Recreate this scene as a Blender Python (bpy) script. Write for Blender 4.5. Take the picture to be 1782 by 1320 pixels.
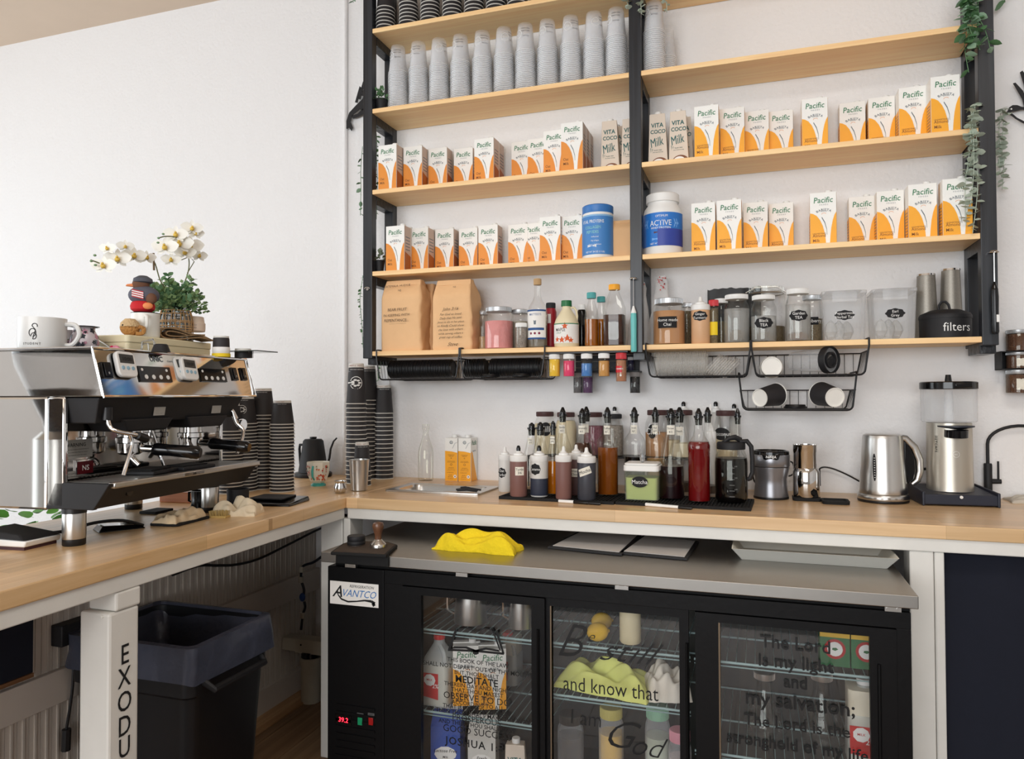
import bpy, bmesh, math, random
from mathutils import Vector, Matrix
from math import sin, cos, pi, radians
random.seed(7)
S = bpy.context.scene
for o in list(bpy.data.objects): bpy.data.objects.remove(o)
COL = S.collection
# ------------------------------------------------------------------ camera, world, lights, exposure
EYE = Vector((1.77397664, -2.89389791, 1.27752706)); YAW = radians(-18.52525676); PIT = radians(1.16431125); ROL = radians(-0.19210646); FPX = 1280.02
FW = Vector((sin(YAW)*cos(PIT), cos(YAW)*cos(PIT), sin(PIT)))
_r = Vector((cos(YAW), -sin(YAW), 0)); _u = _r.cross(FW)
RT = _r*cos(ROL)+_u*sin(ROL); UP = -_r*sin(ROL)+_u*cos(ROL)
cd = bpy.data.cameras.new('camera'); cam = bpy.data.objects.new('camera', cd); COL.objects.link(cam)
cam.matrix_world = Matrix(((RT.x, UP.x, -FW.x, EYE.x), (RT.y, UP.y, -FW.y, EYE.y), (RT.z, UP.z, -FW.z, EYE.z), (0, 0, 0, 1)))
cd.sensor_width = 36; cd.sensor_fit = 'HORIZONTAL'; cd.lens = FPX/1782*36; cd.clip_start = .05; cd.clip_end = 60
S.camera = cam
S.view_settings.view_transform = 'Standard'; S.view_settings.look = 'None'; S.view_settings.gamma = 1; S.view_settings.exposure = 0.0
S.view_settings.use_curve_mapping = False
try:
    S.cycles.transparent_max_bounces = 40; S.cycles.max_bounces = 10; S.cycles.transmission_bounces = 8; S.cycles.glossy_bounces = 5
    S.cycles.caustics_reflective = False; S.cycles.caustics_refractive = False
except Exception: pass
W = bpy.data.worlds.new('daylight'); S.world = W; W.use_nodes = True
W.node_tree.nodes['Background'].inputs[0].default_value = (.80, .90, 1.0, 1); W.node_tree.nodes['Background'].inputs[1].default_value = 1.4
def area(name, loc, rot, sx, sy, power, col):
    l = bpy.data.lights.new(name, 'AREA'); l.shape = 'RECTANGLE'; l.size = sx; l.size_y = sy; l.energy = power; l.color = col
    o = bpy.data.objects.new(name, l); o.location = loc; o.rotation_euler = rot; COL.objects.link(o); return o
area('window_light_front', (.6, -6.9, 1.75), (radians(90), 0, 0), 4.4, 2.3, 186, (.975, .99, 1))       # shopfront windows behind the camera
area('window_light_side', (-3.4, -2.6, 1.6), (radians(90), 0, radians(-90)), 3.6, 2.2, 56, (.94, .98, 1))   # window at the far left end of the room
area('ceiling_panel_light', (2.3, -2.6, 3.15), (0, 0, 0), 1.5, .6, 26, (1, .96, .91))
# ------------------------------------------------------------------ placing helpers: a sight line meets a real surface
def ray(u, v): return FW + RT*((u-891)/FPX) - UP*((v-660)/FPX)
def atz(u, v, z): d = ray(u, v); return EYE + d*((z-EYE.z)/d.z)
def aty(u, v, y): d = ray(u, v); return EYE + d*((y-EYE.y)/d.y)
def atx(u, v, x): d = ray(u, v); return EYE + d*((x-EYE.x)/d.x)
def ppm(p): return FPX/((Vector(p)-EYE).dot(FW))
ZC = .92; Z1, Z2, Z3, Z4, Z5 = 2.7933, 2.459, 2.1224, 1.7852, 1.4561
# ------------------------------------------------------------------ materials
def lin(c): return tuple(((x/255)/12.92 if x/255 <= .04045 else ((x/255+.055)/1.055)**2.4) for x in c)+(1,)
MC = {}
def M(name, rgb, rough=.5, metal=0, noise=.06, scale=30, bump=0, spec=None, trans=0, ior=1.45, emit=0, coat=0):
    if name in MC: return MC[name]
    m = bpy.data.materials.new(name); m.use_nodes = True; N = m.node_tree.nodes; L = m.node_tree.links
    b = N['Principled BSDF']; c = lin(rgb)
    b.inputs['Roughness'].default_value = rough; b.inputs['Metallic'].default_value = metal
    b.inputs['IOR'].default_value = ior; b.inputs['Transmission Weight'].default_value = trans
    if coat: b.inputs['Coat Weight'].default_value = coat
    if spec is not None: b.inputs['Specular IOR Level'].default_value = spec
    b.inputs['Base Color'].default_value = c
    if emit: b.inputs['Emission Color'].default_value = c; b.inputs['Emission Strength'].default_value = emit
    if noise or bump:
        t = N.new('ShaderNodeTexCoord'); n = N.new('ShaderNodeTexNoise'); n.inputs['Scale'].default_value = scale; n.inputs['Detail'].default_value = 3
        L.new(t.outputs['Object'], n.inputs['Vector'])
        if noise:
            mx = N.new('ShaderNodeMix'); mx.data_type = 'RGBA'
            mx.inputs[6].default_value = tuple(x*(1-noise) for x in c[:3])+(1,); mx.inputs[7].default_value = tuple(min(1, x*(1+noise)) for x in c[:3])+(1,)
            L.new(n.outputs[0], mx.inputs[0]); L.new(mx.outputs[2], b.inputs['Base Color'])
        if bump:
            bp = N.new('ShaderNodeBump'); bp.inputs['Strength'].default_value = bump; bp.inputs['Distance'].default_value = .01
            L.new(n.outputs[0], bp.inputs['Height']); L.new(bp.outputs[0], b.inputs['Normal'])
    MC[name] = m; return m
def WOOD(name, c1, c2, axis='x', rough=.45, sc=1, plank=None, coat=0):
    if name in MC: return MC[name]
    m = bpy.data.materials.new(name); m.use_nodes = True; N = m.node_tree.nodes; L = m.node_tree.links; b = N['Principled BSDF']
    b.inputs['Roughness'].default_value = rough
    if coat: b.inputs['Coat Weight'].default_value = coat; b.inputs['Coat Roughness'].default_value = .25
    t = N.new('ShaderNodeTexCoord'); mp = N.new('ShaderNodeMapping'); L.new(t.outputs['Object'], mp.inputs[0])
    s = {'x': (1.2, 28, 28), 'y': (28, 1.2, 28), 'z': (28, 28, 1.2)}[axis]; mp.inputs['Scale'].default_value = tuple(k*sc for k in s)
    n = N.new('ShaderNodeTexNoise'); n.inputs['Scale'].default_value = 1.3; n.inputs['Detail'].default_value = 5; n.inputs['Distortion'].default_value = .8
    L.new(mp.outputs[0], n.inputs['Vector'])
    cr = N.new('ShaderNodeValToRGB'); cr.color_ramp.elements[0].position = .36; cr.color_ramp.elements[1].position = .64
    cr.color_ramp.elements[0].color = lin(c2); cr.color_ramp.elements[1].color = lin(c1); L.new(n.outputs[0], cr.inputs[0]); out = cr.outputs[0]
    if plank:
        br = N.new('ShaderNodeTexBrick'); br.inputs['Scale'].default_value = 1; br.inputs['Brick Width'].default_value = plank[0]; br.inputs['Row Height'].default_value = plank[1]
        br.inputs['Mortar Size'].default_value = .0004; br.inputs['Color1'].default_value = (1, 1, 1, 1); br.inputs['Color2'].default_value = (.80, .80, .78, 1); br.inputs['Mortar'].default_value = (.6, .55, .5, 1)
        mp2 = N.new('ShaderNodeMapping'); L.new(t.outputs['Object'], mp2.inputs[0])
        if axis == 'y': mp2.inputs['Rotation'].default_value = (0, 0, pi/2)
        L.new(mp2.outputs[0], br.inputs['Vector'])
        mx = N.new('ShaderNodeMix'); mx.data_type = 'RGBA'; mx.blend_type = 'MULTIPLY'; mx.inputs[0].default_value = 1
        L.new(out, mx.inputs[6]); L.new(br.outputs[0], mx.inputs[7]); out = mx.outputs[2]
    L.new(out, b.inputs['Base Color'])
    bp = N.new('ShaderNodeBump'); bp.inputs['Strength'].default_value = .12; bp.inputs['Distance'].default_value = .004; L.new(n.outputs[0], bp.inputs['Height']); L.new(bp.outputs[0], b.inputs['Normal'])
    MC[name] = m; return m
def GLASS(name, rgb=(235, 240, 235), alpha=.1, rough=.03, ior=1.45, edge=.5, milky=True):
    """thin clear wall: see-through face on, whiter and glossier at a grazing angle"""
    if name in MC: return MC[name]
    m = bpy.data.materials.new(name); m.use_nodes = True; N = m.node_tree.nodes; L = m.node_tree.links
    for n in list(N): N.remove(n)
    o = N.new('ShaderNodeOutputMaterial'); tr = N.new('ShaderNodeBsdfTransparent'); g = N.new('ShaderNodeBsdfPrincipled')
    if milky: g.inputs['Base Color'].default_value = lin(rgb); g.inputs['Roughness'].default_value = rough
    else: N.remove(g); g = N.new('ShaderNodeBsdfGlossy'); g.inputs[0].default_value = lin(rgb); g.inputs['Roughness'].default_value = rough
    lw = N.new('ShaderNodeLayerWeight'); lw.inputs[0].default_value = .25 if milky else .14
    mr = N.new('ShaderNodeMapRange'); mr.inputs[3].default_value = alpha; mr.inputs[4].default_value = edge
    L.new(lw.outputs['Facing'], mr.inputs[0])
    mx = N.new('ShaderNodeMixShader'); L.new(mr.outputs[0], mx.inputs[0]); L.new(tr.outputs[0], mx.inputs[1]); L.new(g.outputs[0], mx.inputs[2]); L.new(mx.outputs[0], o.inputs[0])
    MC[name] = m; return m
# ------------------------------------------------------------------ mesh builder
FC = {}
def font_mesh(s, shear=0, off=0, space=1):
    k = (s, shear, off, space)
    if k not in FC:
        c = bpy.data.curves.new('t', 'FONT'); c.body = s; c.size = 1; c.shear = shear; c.offset = off; c.space_character = space; c.resolution_u = 3 if len(s) <= 4 else 2; c.align_x = 'LEFT'
        o = bpy.data.objects.new('t', c); COL.objects.link(o)
        bpy.context.view_layer.update()
        me = bpy.data.meshes.new_from_object(o.evaluated_get(bpy.context.evaluated_depsgraph_get()))
        FC[k] = ([v.co.xy.copy() for v in me.vertices], [tuple(p.vertices) for p in me.polygons], max([v.co.x for v in me.vertices] or [1]))
        bpy.data.objects.remove(o); bpy.data.curves.remove(c); bpy.data.meshes.remove(me)
    return FC[k]
class B:
    def __init__(s): s.v = []; s.f = []; s.m = []; s.X = None
    def add(s, vs, fs, m=0):
        n = len(s.v); X = s.X
        s.v += [tuple(X @ Vector(p)) if X is not None else tuple(p) for p in vs]; s.f += [tuple(i+n for i in f) for f in fs]; s.m += [m]*len(fs); return s
    def box(s, x0, x1, y0, y1, z0, z1, m=0):
        return s.add([(x0, y0, z0), (x1, y0, z0), (x1, y1, z0), (x0, y1, z0), (x0, y0, z1), (x1, y0, z1), (x1, y1, z1), (x0, y1, z1)],
                     [(0, 3, 2, 1), (4, 5, 6, 7), (0, 1, 5, 4), (1, 2, 6, 5), (2, 3, 7, 6), (3, 0, 4, 7)], m)
    def hexa(s, p, m=0): return s.add(p, [(0, 3, 2, 1), (4, 5, 6, 7), (0, 1, 5, 4), (1, 2, 6, 5), (2, 3, 7, 6), (3, 0, 4, 7)], m)
    def lathe(s, prof, n=24, c=(0, 0, 0), m=0, axis='z', cap=True):
        """prof: (r, h) from bottom to top"""
        vs = []; k = len(prof)
        for r, h in prof:
            for i in range(n):
                a = 2*pi*i/n; p = (r*cos(a), r*sin(a), h)
                if axis == 'x': p = (h, p[0], p[1])
                elif axis == 'y': p = (p[1], h, p[0])
                vs.append((p[0]+c[0], p[1]+c[1], p[2]+c[2]))
        fs = [(j*n+i, j*n+(i+1) % n, (j+1)*n+(i+1) % n, (j+1)*n+i) for j in range(k-1) for i in range(n)]
        if cap:
            if prof[0][0] > 1e-5: fs.append(tuple(range(n-1, -1, -1)))
            if prof[-1][0] > 1e-5: fs.append(tuple((k-1)*n+i for i in range(n)))
        return s.add(vs, fs, m)
    def tube(s, pts, r, n=8, m=0, closed=False, cap=True):
        P = [Vector(p) for p in pts]; k = len(P); vs = []; prev = None
        R = r if isinstance(r, (list, tuple)) else [r]*k
        for i, p in enumerate(P):
            if closed: t = (P[(i+1) % k]-P[i-1])
            else: t = (P[min(i+1, k-1)]-P[max(i-1, 0)])
            t = t.normalized() if t.length > 1e-9 else Vector((0, 0, 1))
            if prev is None: a = t.orthogonal().normalized()
            else:
                a = prev - t*prev.dot(t); a = a.normalized() if a.length > 1e-6 else t.orthogonal().normalized()
            prev = a; b = t.cross(a)
            for j in range(n):
                q = 2*pi*j/n; vs.append(p+(a*cos(q)+b*sin(q))*R[i])
        kk = k if closed else k-1
        fs = [(i*n+j, i*n+(j+1) % n, ((i+1) % k)*n+(j+1) % n, ((i+1) % k)*n+j) for i in range(kk) for j in range(n)]
        if cap and not closed: fs += [tuple(range(n-1, -1, -1)), tuple((k-1)*n+j for j in range(n))]
        return s.add(vs, fs, m)
    def prism(s, poly, a, b, plane='xy', m=0):
        """extrude a 2D polygon; plane xy: along z, xz: along y, yz: along x"""
        n = len(poly); f3 = {'xy': lambda p, h: (p[0], p[1], h), 'xz': lambda p, h: (p[0], h, p[1]), 'yz': lambda p, h: (h, p[0], p[1])}[plane]
        vs = [f3(p, a) for p in poly]+[f3(p, b) for p in poly]
        return s.add(vs, [tuple(range(n)), tuple(range(2*n-1, n-1, -1))]+[(i, i+n, (i+1) % n+n, (i+1) % n) for i in range(n)], m)
    def ell(s, c, r, n=10, k=7, m=0):
        rx, ry, rz = r if isinstance(r, (tuple, list)) else (r, r, r); vs = [(c[0], c[1], c[2]-rz)]
        for j in range(1, k):
            t = -pi/2+pi*j/k
            for i in range(n): a = 2*pi*i/n; vs.append((c[0]+rx*cos(t)*cos(a), c[1]+ry*cos(t)*sin(a), c[2]+rz*sin(t)))
        vs.append((c[0], c[1], c[2]+rz)); e = len(vs)-1
        fs = [(0, 1+(i+1) % n, 1+i) for i in range(n)]+[(1+(j-1)*n+i, 1+(j-1)*n+(i+1) % n, 1+j*n+(i+1) % n, 1+j*n+i) for j in range(1, k-1) for i in range(n)]+[(e, 1+(k-2)*n+i, 1+(k-2)*n+(i+1) % n) for i in range(n)]
        return s.add(vs, fs, m)
    def rbox(s, x0, x1, y0, y1, z0, z1, r=.01, m=0, n=4, top=None):
        """upright box with rounded vertical corners; top=(dx, dy) widens it upwards"""
        def ring(ex, ey, z):
            o = []
            for cx, cy, a0 in ((x1+ex-r, y1+ey-r, 0), (x0-ex+r, y1+ey-r, 90), (x0-ex+r, y0-ey+r, 180), (x1+ex-r, y0-ey+r, 270)):
                for i in range(n+1): a = radians(a0+90*i/n); o.append((cx+r*cos(a), cy+r*sin(a), z))
            return o
        dx, dy = top or (0, 0); A = ring(0, 0, z0); C = ring(dx, dy, z1); k = len(A)
        return s.add(A+C, [tuple(range(k-1, -1, -1)), tuple(range(k, 2*k))]+[(i, (i+1) % k, (i+1) % k+k, i+k) for i in range(k)], m)
    def text(s, t, size, x, z, y=0, m=0, shear=0, off=0, align='c', bend=0, rot=0, sx=1, space=1, arc=0, face='-y'):
        """flat lettering on the plane y, read from -y; bend=R wraps it on a cylinder of radius R about z"""
        vs, fs, w = font_mesh(t, shear, off, space); x0 = {'c': -w/2, 'l': 0, 'r': -w}[align]; out = []
        for p in vs:
            a = (p.x+x0)*size*sx; b = p.y*size
            if arc: th = a/arc; a, b = (arc+b)*sin(th), (arc+b)*cos(th)-arc
            if rot: a, b = a*cos(rot)-b*sin(rot), a*sin(rot)+b*cos(rot)
            a += x; b += z
            if bend: th = a/bend; out.append((bend*sin(th), -bend*cos(th)+y, b))
            elif face == 'top': out.append((a, b, y))
            else: out.append((a, y, b))
        return s.add(out, fs, m)
    def patch(s, x0, x1, z0, z1, R, m=0, n=26, y=0):
        """label patch wrapped on a cylinder of radius R"""
        vs = []; R += .0006
        for i in range(n+1):
            th = (x0+(x1-x0)*i/n)/R
            vs += [(R*sin(th), -R*cos(th)+y, z0), (R*sin(th), -R*cos(th)+y, z1)]
        return s.add(vs, [(2*i, 2*i+2, 2*i+3, 2*i+1) for i in range(n)], m)
    def wpoly(s, poly, R, m=0, y=0):
        """free outline wrapped on a cylinder (fan from its middle)"""
        cx = sum(p[0] for p in poly)/len(poly); cz = sum(p[1] for p in poly)/len(poly); n = len(poly)
        wide = R and (max(p[0] for p in poly)-min(p[0] for p in poly)) > .35*R; K = 4 if wide else 1; q = [(cx, cz)]
        for k in range(1, K+1): q += [(cx+(a-cx)*k/K, cz+(b-cz)*k/K) for a, b in poly]
        vs = [(R*sin(a/R), -R*cos(a/R)+y, b) if R else (a, y, b) for a, b in q]
        fs = [(0, i+1, (i+1) % n+1) for i in range(n)]
        for k in range(K-1): fs += [(1+k*n+i, 1+(k+1)*n+i, 1+(k+1)*n+(i+1) % n, 1+k*n+(i+1) % n) for i in range(n)]
        return s.add(vs, fs, m)
    def mesh(s, name, mats, smooth=38):
        me = bpy.data.meshes.new(name); me.from_pydata(s.v, [], s.f)
        for mt in (mats if isinstance(mats, (list, tuple)) else [mats]): me.materials.append(mt)
        me.polygons.foreach_set('material_index', s.m)
        if smooth:
            me.polygons.foreach_set('use_smooth', [True]*len(s.f))
            try: me.set_sharp_from_angle(angle=radians(smooth))
            except Exception: pass
        me.update(); return me
    def obj(s, name, mats, parent=None, smooth=38, bevel=0, loc=None, fix=False):
        me = s.mesh(name, mats, smooth)
        if fix:
            bm = bmesh.new(); bm.from_mesh(me); bmesh.ops.recalc_face_normals(bm, faces=bm.faces); bm.to_mesh(me); bm.free()
        return link(name, me, parent, loc, bevel)
def link(name, me, parent=None, loc=None, bevel=0):
    o = bpy.data.objects.new(name, me); COL.objects.link(o)
    if parent is not None: o.parent = parent
    if loc is not None: o.location = loc
    if bevel:
        b = o.modifiers.new('bevel', 'BEVEL'); b.width = bevel; b.segments = 2; b.limit_method = 'ANGLE'; b.angle_limit = radians(40)
    return o
def thing(name, label, cat, loc=(0, 0, 0), rz=0, group=None, rot=None):
    o = bpy.data.objects.new(name, None); COL.objects.link(o); o.location = loc; o.rotation_euler = rot or (0, 0, rz); o.empty_display_size = .05
    return tag(o, label, cat, group)
def tag(o, label, cat, group=None, kind=None):
    o['label'] = label; o['category'] = cat
    if group: o['group'] = group
    if kind: o['kind'] = kind
    return o
def struct(o, kind='structure'): o['kind'] = kind; return o
KIDS = {}
def dup(root, loc, rz=None, label=None, group=None, rot=None):
    def cp(o, parent):
        c = o.copy(); COL.objects.link(c)
        if parent is not None: c.parent = parent
        for ch in o.children: cp(ch, c)
        return c
    r = cp(root, None); r.location = loc
    if rz is not None: r.rotation_euler = (0, 0, rz)
    if rot is not None: r.rotation_euler = rot
    if label: r['label'] = label
    if group: r['group'] = group
    return r
ORD = ['zeroth', 'first', 'second', 'third', 'fourth', 'fifth', 'sixth', 'seventh', 'eighth', 'ninth', 'tenth', 'eleventh', 'twelfth', 'thirteenth', 'fourteenth', 'fifteenth', 'sixteenth',
       'seventeenth', 'eighteenth', 'nineteenth', 'twentieth', 'twenty-first', 'twenty-second', 'twenty-third', 'twenty-fourth', 'twenty-fifth', 'twenty-sixth', 'twenty-seventh', 'twenty-eighth', 'twenty-ninth', 'thirtieth',
       'thirty-first', 'thirty-second', 'thirty-third', 'thirty-fourth', 'thirty-fifth', 'thirty-sixth', 'thirty-seventh', 'thirty-eighth', 'thirty-ninth', 'fortieth']
def spot(u, vb, z, wpx, vt=None):
    """round thing whose front foot shows at (u, vb) on the level z and is wpx wide: centre, radius, height"""
    p = atz(u, vb, z); d = Vector((p.x-EYE.x, p.y-EYE.y, 0)).normalized(); r = wpx/ppm(p)/2; c = p+d*r
    r = wpx/ppm(c)/2; c = p+d*r
    h = (aty(u, vt, c.y).z-z) if vt is not None else None
    return Vector((c.x, c.y, z)), r, h
def spoty(u, y, z, wpx, vt):
    """the same when the foot is hidden: the thing's centre depth y is known"""
    c = aty(u, 660, y); q = Vector((c.x, y, z)); r = wpx/ppm(q)/2; return q, r, aty(u, vt, y).z-z
# ================================================================== materials in use
wallm = M('painted plaster', (238, 233, 228), .85, noise=.015, scale=3, bump=.0)
def wall_material():
    m = bpy.data.materials.new('textured plaster'); m.use_nodes = True; N = m.node_tree.nodes; L = m.node_tree.links; b = N['Principled BSDF']
    b.inputs['Base Color'].default_value = lin((237, 236, 236)); b.inputs['Roughness'].default_value = .75
    t = N.new('ShaderNodeTexCoord'); n = N.new('ShaderNodeTexNoise'); n.inputs['Scale'].default_value = 70; n.inputs['Detail'].default_value = 4; L.new(t.outputs['Object'], n.inputs['Vector'])
    n2 = N.new('ShaderNodeTexNoise'); n2.inputs['Scale'].default_value = 9; n2.inputs['Detail'].default_value = 5; L.new(t.outputs['Object'], n2.inputs['Vector'])
    ad = N.new('ShaderNodeMath'); ad.operation = 'ADD'; L.new(n.outputs[0], ad.inputs[0]); L.new(n2.outputs[0], ad.inputs[1])
    bp = N.new('ShaderNodeBump'); bp.inputs['Strength'].default_value = .5; bp.inputs['Distance'].default_value = .006; L.new(ad.outputs[0], bp.inputs['Height']); L.new(bp.outputs[0], b.inputs['Normal'])
    return m
wallm = wall_material()
peach = M('peach ceiling paint', (226, 205, 184), .9, noise=.03, scale=8)
wpaint = M('white painted lumber', (228, 226, 220), .45, noise=.05, scale=12, bump=.25)
black = M('black plastic', (20, 20, 22), .4, noise=.05)
mblack = M('matte black', (26, 26, 29), .6, noise=.08)
gloss = M('glossy black', (12, 12, 14), .12)
rubber = M('black rubber', (16, 16, 17), .8)
blackwood = M('black stained wood', (30, 32, 36), .32, noise=.3, scale=40, bump=.3)
blackwood2 = WOOD('black stained post wood', (44, 48, 54), (22, 24, 29), 'z', .35, 1)
pine = WOOD('pine shelf board', (255, 220, 164), (247, 203, 146), 'x', .5)
butcherx = WOOD('butcher block along wall', (240, 203, 156), (226, 186, 138), 'x', .35, 1, (.9, .042), coat=.25)
butchery = WOOD('butcher block of side counter', (244, 206, 158), (228, 186, 134), 'y', .35, 1, (.9, .042), coat=.25)
steel = M('brushed steel', (200, 198, 194), .28, 1, noise=.04, scale=60)
steeld = M('dull stainless sheet', (168, 165, 160), .34, 1, noise=.05, scale=20)
chrome = M('chrome', (225, 225, 225), .05, 1, noise=0)
mirror = M('polished steel', (205, 203, 200), .06, 1, noise=0)
silver = M('silver painted metal', (190, 184, 172), .35, .85, noise=.03)
white = M('white plastic', (238, 238, 236), .4, noise=.02)
cream = M('cream enamel', (236, 226, 190), .4, noise=.02)
navy = M('navy curtain cloth', (18, 22, 36), .9, noise=.1, scale=60)
clear = GLASS('clear glass', (215, 218, 212), .05, .03, edge=.55, milky=False)
clearp = GLASS('clear plastic', (232, 236, 240), .16, .12, edge=.7)
paper = M('paper white', (240, 238, 234), .7, noise=.02)
tape = M('masking tape', (232, 228, 215), .8, noise=.03)
ink = M('black ink', (22, 22, 24), .7, noise=0)
inkw = M('white ink', (240, 240, 238), .7, noise=0)
chalk = M('chalkboard sticker', (24, 24, 27), .75, noise=.1)
green = M('carton green', (62, 130, 92), .6, noise=0)
# ================================================================== the room
struct(B().box(-3.55, 5.2, 0, .12, 0, 3.19).obj('wall_back', wallm, smooth=0))
struct(B().box(5.1, 5.2, -7.1, 0, 0, 3.19).obj('wall_right', wallm, smooth=0))
b = B(); b.box(-3.55, -3.45, -7.1, -4.6, 0, 3.19); b.box(-3.55, -3.45, -.6, 0, 0, 3.19); b.box(-3.55, -3.45, -4.6, -.6, 0, .45); b.box(-3.55, -3.45, -4.6, -.6, 2.75, 3.19)
struct(b.obj('wall_left', wallm, smooth=0))
b = B(); b.box(-3.55, -1.75, -7.1, -7.0, 0, 3.19); b.box(2.95, 5.2, -7.1, -7.0, 0, 3.19); b.box(-1.75, 2.95, -7.1, -7.0, 0, .5); b.box(-1.75, 2.95, -7.1, -7.0, 2.95, 3.19)
struct(b.obj('wall_front', wallm, smooth=0))
struct(B().box(-3.55, 5.2, -7.1, .12, 3.19, 3.25).obj('ceiling', peach, smooth=0))
w = B();
for x in (-1.75, -.2, 1.4, 2.9): w.box(x, x+.05, -7.06, -7.0, .5, 2.95)
w.box(-1.75, 2.95, -7.06, -7.0, .5, .56); w.box(-1.75, 2.95, -7.06, -7.0, 2.89, 2.95)
struct(w.obj('window_1', mblack, smooth=0))
w = B()
for y in (-4.6, -3.3, -1.95, -.65): w.box(-3.5, -3.45, y, y+.05, .45, 2.75)
w.box(-3.5, -3.45, -4.6, -.6, .45, .51); w.box(-3.5, -3.45, -4.6, -.6, 2.69, 2.75)
struct(w.obj('window_2', mblack, smooth=0))
fl = struct(B().box(-3.55, 5.2, -7.1, .12, -.05, -.004).obj('floor', M('subfloor', (60, 50, 42), .8), smooth=0))
fw = [WOOD('floor board %d' % i, c1, c2, 'y', .5) for i, (c1, c2) in enumerate((((150, 118, 86), (118, 88, 60)), ((138, 106, 76), (104, 78, 52)), ((158, 128, 96), (126, 98, 70))))]
pm = [B().box(-.068, .068, 0, 1.5, -.004, 0).mesh('plank', fw[i], 0) for i in range(3)]
for i in range(20):
    for j in range(2):
        link('plank', pm[(i*2+j) % 3], fl, (-.05+i*.138, -3.1+j*1.505+(i % 2)*.0, 0))
# vertical trim and painted conduit on the wall
struct(B().tube([(.018, -.006, .92), (.018, -.006, 3.19)], .011, 10).obj('trim_1', wallm))
struct(B().box(.226, .240, -.006, 0, .92, 3.19).obj('trim_2', wallm, bevel=.002))
# low plank-clad wall under the side counter
PX = -.135
pw = struct(B().box(PX-.09, PX-.012, -3.2, 0, 0, .88).obj('wall_partition', wpaint, smooth=0))
bd = M('beadboard paint', (205, 196, 186), .5, noise=.05, scale=8)
pmesh = B().box(-.012, 0, -.0165, .0165, 0, .88).box(0, .003, -.003, .003, 0, .88).mesh('plank', bd, 0)
for i in range(62): link('plank', pmesh, pw, (PX, -.02-i*.0345, 0))
struct(B().box(PX, PX+.02, -3.2, 0, .405, .50).obj('trim_3', bd, bevel=.002))
struct(B().box(PX, PX+.02, -3.2, 0, 0, .10).obj('baseboard_left', bd, bevel=.002))
struct(B().box(PX+.02, PX+.11, -3.2, 0, 0, .006).obj('trim_4', WOOD('raw pine strip', (190, 150, 108), (160, 120, 80), 'y', .6), smooth=0))
# ================================================================== counters
L0, L1 = atz(595, 867, ZC), atz(32, 1020.5, ZC)
def fx(y): return L0.x+(L1.x-L0.x)*(y-L0.y)/(L1.y-L0.y)       # front edge of the side counter
SX0, SX1, SY0, SY1 = .47, .815, -.435, -.245       # opening for the drop-in pan
b = B(); gx = [fx(-.637), SX0, SX1, 3.6]; gy = [-.635, SY0, SY1, 0]; b.v = [(x, y, z) for z in (ZC-.0378, ZC) for y in gy for x in gx]
for j in range(3):
    for i in range(3):
        if (i, j) == (1, 1): continue
        a = j*4+i; b.f += [(a, a+4, a+5, a+1), (a+16, a+17, a+21, a+20)]
for i in range(3): b.f += [(i, i+1, i+17, i+16), (12+i, 28+i, 29+i, 13+i), (i*4, i*4+16, i*4+20, i*4+4), (i*4+3, i*4+7, i*4+23, i*4+19)]
b.f += [(5, 21, 22, 6), (9, 10, 26, 25), (5, 9, 25, 21), (6, 22, 26, 10)]; b.m = [0]*len(b.f)
ct = b.obj('counter_slab', butcherx, bevel=.003, smooth=0); tag(ct, 'long butcher block worktop under the bottles along the back wall', 'countertop')
b = B(); ye = -3.1; xl = -.17
q = [(fx(ye), ye), (fx(-.64)-.0015, -.64), (fx(-.64)-.0015, 0), (xl, 0), (xl, ye)]
b.prism(q, ZC-.0378, ZC, 'xy')
tag(b.obj('counter_slab', butchery, bevel=.003, smooth=0, fix=True), 'butcher block worktop of the side counter under the espresso machine', 'countertop')
za, zb = ZC-.0378, ZC-.0378-.0365
fr = thing('counter_support', 'white painted lumber frame that carries the two wooden worktops', 'frame')
B().box(fx(-.6)+.003, 3.6, -.628, -.59, zb, za).obj('rail', wpaint, fr, bevel=.003, smooth=0)
b = B(); b.hexa([(fx(ye)-.045, ye, zb), (fx(ye)-.007, ye, zb), (fx(-.6)-.007, -.628, zb), (fx(-.6)-.045, -.628, zb), (fx(ye)-.045, ye, za), (fx(ye)-.007, ye, za), (fx(-.6)-.007, -.628, za), (fx(-.6)-.045, -.628, za)]); b.obj('rail', wpaint, fr, bevel=.003, smooth=0)
def post(u0, u1, y, dy, z1, label=None, name='post'):
    a, c = aty(u0, 1000, y).x, aty(u1, 1000, y).x
    return B().box(a, c, y, y+dy, 0, z1).obj(name, wpaint, fr, bevel=.004, smooth=0)
post(597, 609, -.625, .09, zb); post(558, 596, -.622, .08, zb)
b = B(); b.box(aty(609, 1000, -.54).x-.02, aty(628, 1000, -.54).x, -.60, -.54, 0, zb); b.obj('post', wpaint, fr, bevel=.003, smooth=0)
post(1583, 1625.5, -.623, .089, zb); post(1626.5, 1644, -.6235, .089, zb)
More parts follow.
